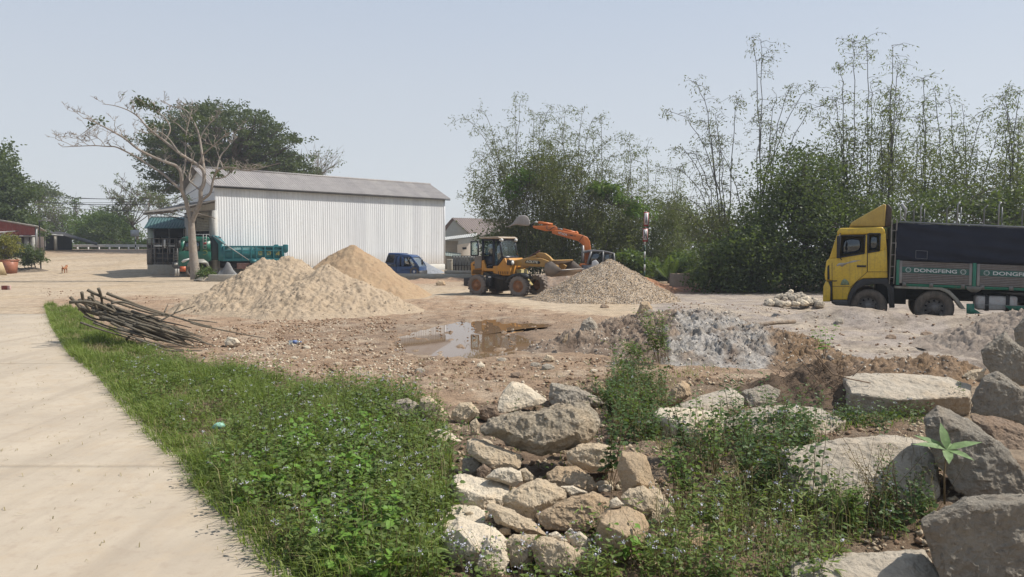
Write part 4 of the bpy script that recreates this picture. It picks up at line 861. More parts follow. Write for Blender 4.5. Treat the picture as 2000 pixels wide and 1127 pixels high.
# tarp: a draped sheet with sagging folds
tm, nt, b, co = base_mat('blue_tarp'); n1 = noise_n(nt, co, 1.5, 5, .6); n2 = noise_n(nt, co, 14, 5, .7)
nt.links.new(mixc(nt, ramp(nt, n1, [(.3, (0, 0, 0)), (.7, (1, 1, 1))]), (.009, .011, .021, 1), (.015, .018, .031, 1)), b.inputs['Base Color']); b.inputs['Roughness'].default_value = .75; b.inputs['Specular IOR Level'].default_value = .2; bumpn(nt, n2, .15, .02, b)
ttop = lambda s: U(735, 272)[1]+(s-U(735, 272)[0])*(U(1753, 318)[1]-U(735, 272)[1])/(U(1753, 318)[0]-U(735, 272)[0])
tbot = lambda s: U(712, 575)[1]+(s-U(712, 575)[0])*(U(1753, 612)[1]-U(712, 575)[1])/(U(1753, 612)[0]-U(712, 575)[0])
ns, nzv = 160, 40; SV, TV = np.meshgrid(np.linspace(s_front-.02, s_end, ns), np.linspace(0, 1, nzv))
f_ = SV-s_front; zt_ = np.vectorize(ttop)(SV); zb_ = np.vectorize(tbot)(SV)+.012*np.sin(f_*9)+.01*np.sin(f_*23)
fold = .016*np.sin((TV*2.4+.55*np.sqrt(np.maximum(f_, 0)))*9)*(1-.6*TV)+.012*np.sin((TV*1.1+.25*f_)*14+1)+.012*fbm(f_*2, TV*3, 3)
tz = zb_+(zt_-zb_)*TV; tarp = MB(); tarp.add(np.stack([SV, -.05+fold-.02*np.sin(TV*3.14), tz], -1).reshape(-1, 3), [(j*ns+i, j*ns+i+1, (j+1)*ns+i+1, (j+1)*ns+i) for j in range(nzv-1) for i in range(ns-1)])
tp_ = tarp.build('tarpaulin', tm, te, smooth=True); md = tp_.modifiers.new('thick', 'SOLIDIFY'); md.thickness = .006
mb = MB(); mb.add([(s_front-.02, -.05, tbot(s_front)), (s_front-.02, W, tbot(s_front)), (s_front-.02, W, ttop(s_front)), (s_front-.02, -.05, ttop(s_front))], [(0, 1, 2, 3)]); mb.build('front_sheet', tm, te)
fr = [U(870, 497), U(963, 503), U(960, 567), U(868, 560)]; mb = MB()
for i in range(4): a_, b_ = fr[i], fr[(i+1) % 4]; mb.bar((a_[0], -.085, a_[1]), (b_[0], -.085, b_[1]), .006, .008)
mb.build('stitched_patch', paint('stitch', (.25, .25, .27)), tp_)
galv = paint('galvanised', (.33, .33, .33), metal=.3, dirt=.3); a_ = U(735, 268)
for yy_ in (0.0, W): MB().bar((a_[0], yy_, ttop(a_[0])+.03), (s_end, yy_, ttop(s_end)+.05), .04).build('top_rail', galv, te)
for (xa, ya, xb, yb, lean) in ((915, 122, 958, 150, 0), (1215, 108, 1222, 140, 0), (1552, 106, 1543, 140, 0), (1900, 106, 1890, 140, 0), (2250, 106, 2240, 140, 0)):
    p0 = U(xa, ya); mb = MB(); s_ = p0[0]
    mb.tube([(s_-.0, 0, ttop(s_)), (s_, 0, p0[1]-.06), (s_+.05, .02, p0[1]), (s_+.05, .25, p0[1]+.02)], .02, 6); MB().tube([(s_+.11, .22, ttop(s_)), (s_+.11, .22, p0[1]-.12)], .013, 6).build('hoop_stay', galv, te)
    mb.build('hoop', galv, te); MB().tube([(s_+.05, W-.25, p0[1]+.02), (s_, W, p0[1]-.06), (s_, W, ttop(s_))], .02, 6).build('hoop', galv, te)
mb = MB(); p0 = U(748, 262); p1 = U(752, 140); mb.bar((p0[0], .0, p0[1]), (p1[0]-.02, .0, p1[1]), .03); mb.prism([U(*p) for p in ((752, 118), (770, 112), (805, 155), (790, 250), (778, 250), (785, 170))], .1, .22); mb.bar((U(755, 200)[0], 0, U(755, 220)[1]), (U(800, 268)[0], 0, U(800, 268)[1]), .025); mb.build('rolled_cover', paint('cover_grey', (.4, .4, .4)), te)
# ---------------------------------------------------------------- green dump truck
teal = paint('teal_paint', (.012, .15, .17), (.012, .12, .14), 2, .45, dirt=.25, dirtc=(.16, .14, .1, 1)); dgr = paint('cab_green', (.012, .13, .085), (.01, .10, .07), 2, .4, dirt=.25)
Gt_ = Frame(348, 50.5, R(14), .0, 'dump_truck', 'green dump truck with ribbed teal tipping body, parked behind the bare tree trunk', 'dump truck'); ge = Gt_.e
z4 = zq(7.045, 270, 400); G_0 = Gt_.at(0); A = lambda x, y: G_0(*z4((x, y)))
z43 = zq(9.39, 400, 440); Bz = lambda x, y: G_0(*z43((x, y)))
W2 = 2.3
lo = [A(*p) for p in ((555, 640), (600, 640), (720, 640), (850, 640), (1000, 640), (1000, 760), (960, 790), (890, 740), (760, 740), (700, 770), (665, 840), (655, 850), (565, 850), (545, 790), (550, 700))]
cb2 = MB().prism(lo, 0, W2).build('cab', dgr, ge, bevel=.03)
MB().prism([A(*p) for p in ((575, 490), (600, 450), (650, 436), (960, 440), (985, 470), (990, 500), (570, 505))], 0, W2).build('cab_roof', dgr, cb2, bevel=.04)
for pl in (((555, 642), (605, 642), (640, 500), (580, 500)), ((715, 642), (735, 642), (735, 500), (712, 500)), ((850, 642), (1000, 642), (990, 498), (850, 500))):
    for y0 in (0, W2-.07): MB().prism([A(*p) for p in pl], y0, y0+.07).build('pillar', dgr, cb2)
for pl in (((605, 640), (715, 640), (712, 505), (640, 505)), ((735, 640), (850, 640), (850, 505), (735, 505))):
    for y0 in (.03, W2-.04): MB().prism([A(*p) for p in pl], y0, y0+.008).build('door_window', glassmat('tinted_glass', (.12, .1, .1), .12), cb2)
mb = MB(); a_, b_ = A(560, 640), A(578, 500); mb.add([(a_[0]-.02, .1, a_[1]), (a_[0]-.02, W2-.1, a_[1]), (b_[0], W2-.1, b_[1]), (b_[0], .1, b_[1])], [(0, 1, 2, 3)]); mb.build('windscreen', glassmat('front_glass', (.1, .1, .1), .3), cb2)
MB().box(A(800, 600)[0], A(980, 600)[0], .1, W2-.1, A(800, 640)[1], A(800, 520)[1]).build('seat', dark, cb2)
MB().prism([A(*p) for p in ((590, 780), (620, 755), (700, 735), (760, 740), (690, 760), (640, 790), (610, 795))], -.008, 0).build('white_swoosh', whitep, cb2)
MB().prism([A(*p) for p in ((465, 790), (550, 785), (560, 850), (655, 850), (655, 920), (570, 920), (500, 880), (465, 850))], -.02, W2).build('bumper', paint('bumper_dark', (.04, .045, .05)), ge, bevel=.02)
MB().prism([A(*p) for p in ((575, 848), (657, 848), (655, 918), (572, 918))], -.06, -.02).build('corner_panel', paint('orange_panel', (.42, .07, .03), (.5, .14, .03), 6), ge)
MB().prism([A(*p) for p in ((500, 800), (540, 800), (540, 830), (500, 830))], -.06, -.02).build('headlight', paint('lamp_white', (.6, .6, .55)), ge)
mb = MB()
for x_ in (505, 540): a_ = A(x_, 880); mb.box(a_[0], a_[0]+.12, -.1, -.02, a_[1]-.5, a_[1])
mb.build('mud_strip', paint('strip_white', (.4, .38, .34)), ge)
mb = MB(); n = 6
for i in range(n): a_ = A(490, 640+i*22); mb.box(a_[0], a_[0]+.3, -.12, -.08, a_[1]-.03, a_[1])
for x_ in (485, 540): a_ = A(x_, 600); b_ = A(x_, 780); mb.box(a_[0], a_[0]+.04, -.13, -.08, b_[1], a_[1])
mb.build('grille_guard', paint('guard_steel', (.18, .18, .17)), ge)
mb = MB(); mb.tube([(A(550, 475)[0], -.15, A(550, 470)[1]), (A(650, 470)[0], 0, A(650, 455)[1])], .03, 6); mb.box(A(555, 500)[0], A(590, 500)[0], -.3, -.18, A(0+555, 590)[1], A(555, 490)[1]); mb.build('mirror', black, ge)
for yr in (.4, 1.9): MB().tube([(A(x_, y_)[0], yr, A(x_, y_)[1]) for x_, y_ in ((660, 436), (680, 405), (960, 408), (975, 440))], .025, 6).build('roof_rack', galv, ge)
mb = MB()
for x_ in (895, 940): a_, b_ = A(x_, 410), A(x_, 600); mb.bar((a_[0], -.06, a_[1]), (b_[0], -.06, b_[1]), .035)
for y_ in (440, 480, 520, 560, 600): a_, b_ = A(895, y_), A(940, y_); mb.bar((a_[0], -.06, a_[1]), (b_[0], -.06, b_[1]), .03)
mb.build('ladder', galv, ge)
MB().prism([A(*p) for p in ((895, 510), (945, 510), (945, 545), (895, 545))], -.02, 0).build('red_plate', redp, ge)
mb = MB(); mb.tube([(A(x_, y_)[0], -.01, A(x_, y_)[1]) for x_, y_ in ((890, 640), (910, 628), (945, 640), (950, 670), (905, 690), (890, 680))], .02, 5); mb.build('cab_emblem', paint('emblem_yellow', (.3, .3, .03)), ge)
MB().prism([A(*p) for p in ((670, 860), (680, 800), (730, 755), (760, 745), (900, 745), (960, 790), (1000, 900), (975, 900), (930, 820), (860, 800), (760, 800), (715, 830), (700, 860))], -.05, .4).build('fender', paint('fender_grey', (.25, .25, .22)), ge)
for zx in (738,):
    s_, z_ = A(zx, 930)
    for near in (True, False): wheel(ge, s_+.05, .5, .5, .3, -.02 if near else W2, near, rimg)
for s_ in (4.8, 6.0):
    for near in (True, False): wheel(ge, s_, .5, .5, .5, .0 if near else W2, near, rimg)
# tipping body
bl, br_ = Bz(248, 500)[0], Bz(1430, 500)[0]; tz0, tz1 = Bz(430, 378)[1], Bz(250, 650)[1]
dm = [Bz(*p) for p in ((125, 185), (215, 190), (260, 240), (345, 345), (350, 378), (1260, 398), (1425, 402), (1425, 480), (1430, 660), (248, 655), (245, 345))]
body = MB(); body.prism(dm, 0, .06).build('tipper_side', teal, ge); MB().prism(dm, W2-.06, W2).build('tipper_side', teal, ge)
MB().box(bl, br_, .06, W2-.06, tz1, tz1+.12).build('tipper_floor', teal, ge); hb_ = Bz(125, 185)[1]; mb = MB(); mb.box(bl-.02, bl+.05, .06, W2-.06, tz1, hb_-.1); mb.build('headboard', dark, ge)
MB().prism([Bz(*p) for p in ((125, 187), (215, 192), (258, 240), (340, 340), (250, 345), (205, 250))], -.02, W2).build('cab_shield', teal, ge, bevel=.02)
MB().prism([Bz(*p) for p in ((60, 190), (125, 187), (205, 250), (245, 345), (245, 640), (130, 640), (110, 300))], .1, W2-.1).build('hydraulic_bay', plain('bay_dark', (.03, .045, .05, 1)), ge)
rb_ = MB(); zt_, zb_ = Bz(400, 395), Bz(400, 620)
for x_ in (355, 515, 685, 850, 945, 1105, 1260, 1420): s_ = Bz(x_, 500)[0]; rb_.box(s_-.05, s_+.05, -.09, 0, Bz(x_, 640)[1], Bz(x_, 388)[1])
for y_, h_ in ((392, .06), (465, .035), (635, .09)): rb_.box(bl+.3, br_, -.085, 0, Bz(400, y_)[1]-h_, Bz(400, y_)[1]+h_)
rb_.build('body_ribs', teal, ge, bevel=.012)
for x0_, x1_ in ((1265, 1355), (1430, 1530)): MB().prism([Bz(x0_, 500), Bz(x0_, 370), Bz(x0_+12, 352), Bz(x1_-12, 352), Bz(x1_, 370), Bz(x1_, 480), Bz(x1_-40, 510)], -.03, .05).build('tail_post', teal, ge, bevel=.02)
MB().box(bl, br_+.3, W2*.3, W2*.7, .65, tz1-.02).build('chassis', dark, ge); MB().prism([Bz(*p) for p in ((835, 630), (950, 630), (950, 690), (840, 690))], -.09, .1).build('tip_bracket', teal, ge)
MB().bar((*(lambda q: (q[0], -.15, q[1]))(Bz(160, 200)),), (*(lambda q: (q[0], -.15, q[1]))(Bz(815, 640)),), .05).build('stay_rod', galv, ge)
yp = paint('stencil_yellow', (.55, .5, .12))
for x_, tx in ((985, 'KZ0'), (1145, 'LT9'), (1300, '38')): writing(ge, 'lettering', tx, Bz(x_, 550), Bz(x_+70, 550), .28, .28, -.006, yp)
mb = MB(); a_, b_ = Bz(585, 680), Bz(870, 780)
for i in range(4): z_ = a_[1]-(a_[1]-b_[1])*i/4; mb.box(a_[0], b_[0], .05, .12, z_-.16, z_-.04)
mb.build('red_side_rack', paint('faded_red', (.25, .1, .08), (.35, .25, .22), 5), ge)
# ---------------------------------------------------------------- small blue truck
blu = paint('blue_paint', (.02, .06, .17), (.015, .045, .13), 3, .35, dirt=.2)
Bt = Frame(745, 54.0, R(-12), .0, 'small_truck', 'small dark blue flatbed truck facing right in front of the white shed', 'truck'); be = Bt.e
z3 = zq(4.697, 680, 380); B_0 = Bt.at(0); D_ = lambda x, y: B_0(*z3((x, y))); W3 = 1.7
bt = MB().prism([D_(*p) for p in ((485, 660), (500, 690), (650, 660), (655, 745), (620, 765), (480, 765), (440, 740), (440, 660))], 0, W3)
cb3 = bt.build('cab', blu, be, bevel=.04)
MB().prism([D_(*p) for p in ((485, 660), (650, 668), (652, 700), (485, 700))], 0, W3).build('cab_waist', blu, cb3, bevel=.03)
MB().prism([D_(*p) for p in ((455, 558), (480, 548), (560, 555), (588, 572), (585, 582), (455, 575))], 0, W3).build('cab_roof', blu, cb3, bevel=.03)
for pl in (((440, 665), (445, 575), (480, 560), (475, 600), (470, 665)), ((484, 665), (490, 570), (512, 572), (512, 640), (508, 665)), ((600, 668), (652, 668), (625, 620), (588, 575), (572, 577), (610, 640))):
    for y0 in (0, W3-.06): MB().prism([D_(*p) for p in pl], y0, y0+.06).build('pillar', blu, cb3)
MB().prism([D_(*p) for p in ((512, 640), (512, 578), (535, 582), (562, 640))], .02, .03).build('door_window', glassmat('grey_glass', (.4, .42, .42), .3), cb3); MB().prism([D_(*p) for p in ((545, 582), (585, 582), (625, 650), (600, 680), (570, 640))], .02, .03).build('quarter_window', glassmat('grey_glass2', (.4, .42, .42), .35), cb3)
mb = MB(); a_, b_ = D_(652, 668), D_(588, 578); mb.add([(a_[0], .05, a_[1]), (a_[0], W3-.05, a_[1]), (b_[0], W3-.05, b_[1]), (b_[0], .05, b_[1])], [(0, 1, 2, 3)]); mb.build('windscreen', glassmat('grey_glass3', (.35, .38, .38), .35), cb3)
MB().box(D_(455, 0)[0], D_(500, 0)[0], .15, W3-.15, D_(0+480, 690)[1], D_(480, 600)[1]).build('seat', dark, cb3)
MB().prism([D_(*p) for p in ((370, 535), (480, 540), (475, 560), (440, 572), (430, 640), (335, 632), (350, 590))], 0, W3-.1).build('headboard', blu, be, bevel=.03)
MB().prism([D_(*p) for p in ((368, 550), (432, 552), (415, 625), (345, 622))], -.02, 0).build('headboard_panel', dark, be)
MB().prism([D_(*p) for p in ((250, 630), (440, 640), (440, 660), (250, 655))], -.03, W3).build('bed_rail', paint('bed_grey_blue', (.05, .07, .11)), be); MB().prism([D_(*p) for p in ((250, 655), (440, 660), (440, 740), (250, 720))], 0, W3).build('bed', blu, be, bevel=.02)
for zx, zy in ((605, 755), (330, 750)):
    s_, z_ = D_(zx, zy)
    for near in (True, False): wheel(be, s_, .34, .34, .22, -.02 if near else W3, near, whitep)
mb = MB(); q = D_(690, 610); p = D_(600, 575); mb.bar((p[0], .1, p[1]), (q[0], -.2, q[1]+.22), .03); mb.box(q[0]-.06, q[0]+.06, -.3, -.2, q[1]-.25, q[1]+.12); mb.build('mirror', black, be)
MB().prism([D_(*p) for p in ((640, 700), (656, 700), (658, 760), (640, 762))], -.02, W3+.02).build('bumper', black, be)
# ---------------------------------------------------------------- wheel loader
ldy = paint('loader_yellow', (.52, .23, .02), (.44, .19, .02), 3, .5, dirt=.4, dirtc=(.2, .15, .1, 1)); ldo = paint('worn_yellow', (.42, .22, .03), (.33, .19, .06), 5, .6, dirt=.55, dirtc=(.2, .15, .09, 1))
orim = paint('rusty_rim', (.34, .15, .06), (.26, .13, .07), 8, .8, dirt=.4, dirtc=(.24, .18, .12, 1)); mudtyre = paint('muddy_tyre', (.17, .14, .12), (.22, .185, .155), 5, .95, dirt=.4, dirtc=(.10, .08, .07, 1))
LF = Frame(992, 33.5, R(-32), -.03, 'wheel_loader', 'yellow wheel loader with dark cab and raised empty bucket, left of the gravel cone', 'loader'); le = LF.e
z2 = zq(7.515, 900, 440); F_ = lambda y: (lambda f: (lambda x, yy: f(*z2((x, yy)))))(LF.at(y))
Ln = F_(-.62); Lw = F_(-.95); Lc = F_(0)
rw = .46
wr = Lw(222, 880)[0]; wf = Lw(832, 900)[0]
for s_ in (wr, wf):
    for near in (True, False): wheel(le, s_, rw, rw, .38, -.95 if near else .95, near, orim, mudtyre, lugs=18, holes=0, dish=.12)
# rear engine hood
hd = [Ln(*p) for p in ((140, 570), (150, 545), (215, 510), (325, 505), (330, 740), (150, 740))]
MB().prism(hd, -.62, .62).build('engine_hood', ldy, le, bevel=.05)
mb = MB()
for i in range(8): a_ = Ln(185+i*17, 650); b_ = Ln(175+i*17, 715); mb.bar((a_[0], -.63, a_[1]), (b_[0], -.63, b_[1]), .03, .02)
mb.build('hood_louvres', black, le); MB().prism([Ln(*p) for p in ((180, 570), (265, 568), (262, 595), (182, 592))], -.63, -.62).build('hood_badge', black, le)
MB().prism([Ln(*p) for p in ((215, 455), (320, 445), (310, 625), (215, 640))], -.70, -.64).build('grey_side_cover', paint('cover_dust', (.22, .2, .18)), le, bevel=.01)
MB().prism([Ln(*p) for p in ((35, 770), (160, 765), (160, 905), (35, 890))], -.6, .6).build('counterweight', paint('cw_black', (.03, .03, .035), dirt=.3), le, bevel=.03)
# cab (hollow)
nvy = paint('cab_navy', (.012, .014, .025), rough=.4, dirt=.25)
def cabbar(p, q, w=.07, y=-.62, mb_=None): a_, b_ = Ln(*p), Ln(*q); mb_.bar((a_[0], y, a_[1]), (b_[0], y, b_[1]), w)
cf = MB(); Cx0, Cz0 = Ln(318, 620); Cx1, _ = Ln(565, 600); zT = Ln(300, 200)[1]; zB = Ln(400, 620)[1]
for y in (-.62, .62):
    for x_ in (328, 488): q = Ln(x_, 400)[0]; cf.bar((q, y, zB), (q, y, zT), .09)
    q = Ln(572, 400)[0]; qz = Ln(650, 480)[1]; cf.bar((q, y, zT), (q+.14, y, qz), .06); cf.bar((q+.14, y, qz), (q-.1, y, Ln(560, 580)[1]), .07)
    cf.bar((Cx0, y, zT-.04), (q, y, zT-.04), .09); cf.bar((Cx0, y, zB), (q-.1, y, Ln(560, 580)[1]), .09)
for x_ in (328,): q = Ln(x_, 400)[0]; cf.bar((q, -.62, zT-.04), (q, .62, zT-.04), .08); cf.bar((q, -.62, zB+.6), (q, .62, zB+.6), .08)
q = Ln(572, 400)[0]; cf.bar((q, -.62, zT-.04), (q, .62, zT-.04), .07); cf.bar((q+.14, -.62, qz), (q+.14, .62, qz), .16)
cf.build('cab_frame', nvy, le)
gl2 = glassmat('loader_glass', (.62, .72, .72), .16)
def pane(name, p4, y, th=.01, parent=le, mat=None): return MB().prism([Ln(*p) for p in p4], y, y+th).build(name, mat or gl2, parent)
pane('door_glass', ((355, 240), (475, 240), (475, 440), (355, 440)), -.61); pane('side_glass', ((500, 240), (575, 240), (640, 470), (560, 570), (500, 570)), -.61); pane('side_glass', ((355, 240), (575, 240), (640, 470), (355, 440)), .60)
mb = MB(); mb.add([(q+.02, -.58, zT-.06), (q+.02, .58, zT-.06), (q+.16, .58, qz), (q+.16, -.58, qz)], [(0, 1, 2, 3)]); mb.build('windscreen', glassmat('bright_glass', (.6, .7, .7), .35, .12), le)
MB().prism([Ln(*p) for p in ((285, 195), (290, 175), (560, 165), (600, 185), (590, 200))], -.75, .75).build('cab_roof', paint('roof_dust', (.34, .24, .15), (.45, .4, .33), 4, dirt=.4), le, bevel=.03)
mb = MB(); mb.prism([Ln(*p) for p in ((335, 450), (480, 450), (480, 630), (380, 630))], -.60, -.57); mb.build('door_panel', nvy, le)
od = MB(); a_, b_, c_, d2 = Ln(213, 240), Ln(318, 238), Ln(318, 440), Ln(213, 440)
for s_, e_ in ((a_, b_), (b_, c_), (c_, d2), (d2, a_)): od.bar((s_[0], -.95, s_[1]), (e_[0], -.95, e_[1]), .05)
o = od.build('open_door', nvy, le); MB().prism([a_, b_, c_, d2], -.955, -.945).build('door_glass', gl2, o)
mb = MB(); s_, z_ = Ln(420, 560); mb.box(s_-.25, s_+.2, -.25, .25, z_-.1, z_+.12); mb.box(s_-.3, s_-.15, -.25, .25, z_, z_+.65); mb.build('seat', dark, le, bevel=.04)
mb = MB(); s_, z_ = Ln(560, 470); mb.bar((s_+.1, 0, zB), (s_, 0, z_), .06); mb.tube([(s_+.07*math.cos(t), .19*math.sin(t), z_+.15*math.cos(t)) for t in np.linspace(0, 6.28, 15)], .018, 5); mb.build('steering_wheel', black, le)
# orange fenders around the cab
MB().prism([Ln(*p) for p in ((322, 520), (350, 508), (390, 632), (490, 632), (490, 598), (565, 590), (600, 550), (640, 488), (662, 480), (690, 560), (740, 570), (745, 735), (640, 735), (495, 700), (490, 672), (385, 670), (322, 665))], -.72, -.60).build('side_fender', ldy, le, bevel=.015)
MB().prism([Ln(*p) for p in ((640, 490), (700, 480), (740, 560), (745, 735), (640, 735))], -.60, .60).build('front_cowl', ldy, le, bevel=.04)
mb = MB()
for i in range(6): a_ = Ln(575+i*27, 675); b_ = Ln(572+i*27, 720); mb.bar((a_[0], -.725, a_[1]), (b_[0], -.725, b_[1]), .03, .02)
mb.build('fender_slots', black, le)
mb = MB(); mb.prism([Ln(*p) for p in ((290, 690), (360, 690), (400, 730), (740, 740), (750, 800), (700, 830), (690, 940), (520, 980), (500, 930), (390, 925), (370, 900), (365, 740), (300, 740))], -.60, .60); mb.build('chassis', paint('chassis_black', (.03, .028, .028), dirt=.4), le)
mb = MB(); a_, b_ = Ln(415, 740), Ln(470, 900); mb.box(a_[0], b_[0], -.85, -.6, b_[1], a_[1]); mb.build('step_box', black, le); MB().box(Ln(445, 0)[0], Ln(485, 0)[0], -.86, -.85, Ln(450, 768)[1], Ln(450, 748)[1]).build('step_mark', whitep, le)
MB().prism([Lw(*p) for p in ((650, 830), (690, 760), (760, 715), (860, 700), (950, 720), (1000, 790), (960, 770), (860, 730), (780, 745), (720, 790), (690, 850))], -.95, -.55).build('wheel_arch', black, le)
# headlights
for y in (-.66, .66):
    a_ = Ln(730, 550); mb = MB(); mb.box(a_[0]-.1, a_[0]+.12, y-.13, y+.13, a_[1]-.11, a_[1]+.12); h_ = mb.build('headlight', black, le, bevel=.03); MB().cyl((a_[0]+.12, y, a_[1]), (a_[0]+.15, y, a_[1]), .10, n=16).build('lens', paint('lens_white', (.7, .7, .66), dirt=.1), h_)
for y in (-.6, .6): q_ = Ln(585, 210); MB().cyl((q_[0]-.05, y, q_[1]), (q_[0]+.08, y, q_[1]-.03), .075, n=12).build('work_lamp', whitep, le)
MB().prism([Lc(*p) for p in ((855, 640), (920, 650), (950, 800), (1010, 880), (960, 900), (890, 790))], -.3, .35).build('front_frame', paint('frame_pale_yellow', (.5, .42, .16), (.35, .28, .12), 5, dirt=.5), le, bevel=.02)
# lift arm, lever, bucket
La = F_(-.35)
arm = [La(*p) for p in ((775, 520), (960, 485), (1100, 478), (1200, 490), (1330, 540), (1440, 600), (1400, 665), (1330, 640), (1210, 610), (1060, 605), (800, 590), (770, 560))]
for y in (-.42, .30): ar = MB().prism(arm, y, y+.12).build('lift_arm', ldo, le, bevel=.015)
MB().prism([La(*p) for p in ((955, 540), (975, 512), (1150, 520), (1182, 545), (1165, 568), (960, 556))], -.428, -.42).build('name_plate', black, le)
writing(le, 'lettering', 'AOLITE', La(968, 548), La(1142, 560), .105, .105, -.434, paint('letter_cream', (.7, .66, .5), dirt=.1), .02)
lev = [Lc(*p) for p in ((1110, 420), (1150, 400), (1240, 410), (1310, 460), (1370, 530), (1430, 590), (1390, 610), (1330, 570), (1280, 520), (1240, 540), (1200, 480), (1150, 470))]
MB().prism(lev, -.08, .08).build('bucket_lever', ldo, le, bevel=.015)
def rod(name, p, q, r, mat, y=0): f = F_(y); a_, b_ = f(*p), f(*q); MB().cyl((a_[0], y, a_[1]), (b_[0], y, b_[1]), r, n=10).build(name, mat, le)
rod('tilt_cylinder', (880, 520), (1150, 440), .06, ldo); rod('tilt_rod', (960, 490), (1160, 375), .03, paint('dark_red_hose', (.08, .02, .02))); rod('lift_cylinder', (800, 640), (1000, 600), .06, ldo, -.2); rod('lift_rod', (980, 612), (1190, 590), .035, steel, -.2)
for p, q in (((1150, 520), (1270, 470)), ((1240, 540), (1400, 610))): rod('link', p, q, .05, ldo)
# bucket, open toward +x: side plates, curved shell
bk = [La(*p) for p in ((1385, 650), (1440, 590), (1500, 565), (1600, 545), (1640, 700), (1440, 740))]
X0 = Lc(1400, 650); f0 = F_(-1.0)
sp_ = [f0(*p) for p in ((1290, 680), (1330, 620), (1420, 555), (1495, 560), (1470, 640), (1400, 735), (1345, 735))]
b0 = Lc(1420, 600)
bz0, bz1 = F_(0)(1480, 740)[1], F_(0)(1480, 555)[1]
shell = [(b0[0]+.75, bz0+.28), (b0[0]+.25, bz0-.02), (b0[0]+.0, bz0+.03), (b0[0]-.12, bz0+.25), (b0[0]-.05, bz0+.55), (b0[0]+.2, bz1+.12)]
mb = MB(); V = [(x, y, z) for y in (-1.0, 1.0) for x, z in shell]; n = len(shell); mb.add(V, [(i, i+1, n+i+1, n+i) for i in range(n-1)]); o = mb.build('bucket', paint('bucket_steel', (.26, .20, .15), (.2, .12, .07), 3, .6, dirt=.4, dirtc=(.3, .25, .2, 1)), le); o.modifiers.new('thick', 'SOLIDIFY').thickness = .035
for y in (-1.0, .97): MB().prism(shell, y, y+.03).build('bucket_side', paint('bucket_side', (.22, .18, .145), dirt=.4), o)
MB().bar((shell[0][0], -1.0, shell[0][1]), (shell[0][0], 1.0, shell[0][1]), .05, .03).build('cutting_edge', steel, o); MB().bar((shell[-1][0], -1.0, shell[-1][1]), (shell[-1][0], 1.0, shell[-1][1]), .07, .05).build('bucket_lip', ldo, o)
# ---------------------------------------------------------------- orange excavator
org = paint('excavator_orange', (.60, .17, .03), (.50, .13, .025), 3, .45, dirt=.25, dirtc=(.2, .12, .08, 1)); grc = paint('cab_grey', (.2, .2, .205), rough=.45, dirt=.25)
EF = Frame(1140, 41.5, R(0), .0, 'excavator', 'orange excavator with grey cab and bent boom reaching left above the gravel cone', 'excavator'); ee = EF.e
z9 = zq(7.042, 980, 400); E_ = lambda y: (lambda f: (lambda x, yy: f(*z9((x, yy)))))(EF.at(y)); Ec = E_(0)
boom = [Ec(*p) for p in ((690, 360), (700, 395), (1060, 500), (1110, 540), (1135, 580), (1150, 640), (1150, 800), (1230, 800), (1228, 600), (1215, 500), (1180, 445), (1120, 418), (1000, 385), (780, 345))]
MB().prism(boom, .05, .45).build('boom', org, ee, bevel=.03)
stick = [Ec(*p) for p in ((425, 290), (440, 318), (600, 360), (700, 360), (770, 345), (765, 310), (735, 285), (640, 285))]
MB().prism(stick, .12, .38).build('stick', org, ee, bevel=.02)
def erod(name, p, q, r, mat, y=.25): f = E_(y); a_, b_ = f(*p), f(*q); MB().cyl((a_[0], y, a_[1]), (b_[0], y, b_[1]), r, n=10).build(name, mat, ee)
erod('bucket_cylinder', (500, 240), (700, 272), .075, org); erod('bucket_rod', (455, 233), (510, 243), .04, whitep); erod('stick_cylinder', (840, 340), (1050, 395), .075, org); erod('stick_rod', (770, 325), (850, 345), .04, steel)
erod('link', (455, 235), (400, 290), .05, black); erod('link', (400, 290), (430, 310), .05, black); erod('boom_cylinder', (1115, 560), (1125, 780), .07, steel, -.05)
mb = MB(); f = E_(.25); mb.tube([(f(x, y)[0], .02, f(x, y)[1]) for x, y in ((620, 290), (615, 330), (650, 350), (700, 315), (740, 300))], .02, 5); mb.tube([(f(x, y)[0], .03, f(x, y)[1]) for x, y in ((1060, 500), (1110, 430), (1120, 415))], .015, 5); mb.build('hoses', black, ee)
erod('pivot_boss', (1045, 405), (1015, 372), .09, org); 
bsh = [f(*p) for p in ((105, 293), (160, 245), (200, 185), (245, 152), (320, 147), (360, 175), (382, 230), (385, 275), (370, 290), (240, 280), (210, 272))]
o = MB().prism(bsh, -.30, .80).build('bucket', paint('bucket_dusty_grey', (.34, .32, .30), (.27, .25, .235), 4, .7, dirt=.4, dirtc=(.16, .12, .1, 1)), ee, bevel=.04)
for i in range(5): a_ = f(110, 293); y_ = -.26+i*.26; MB().add([(a_[0]-.22, y_, a_[1]-.05), (a_[0]+.05, y_-.05, a_[1]+.02), (a_[0]+.05, y_+.05, a_[1]+.02), (a_[0]+.05, y_, a_[1]-.07)], [(0, 1, 2), (0, 2, 3), (0, 3, 1), (1, 3, 2)]).build('bucket_tooth', steel, o)
writing(ee, 'lettering', 'HITACHI', f(775, 400), f(893, 432), .13, .13, .045, whitep); writing(ee, 'lettering', 'K.3MF-17', f(898, 425), f(1020, 446), .10, .10, .044, black)
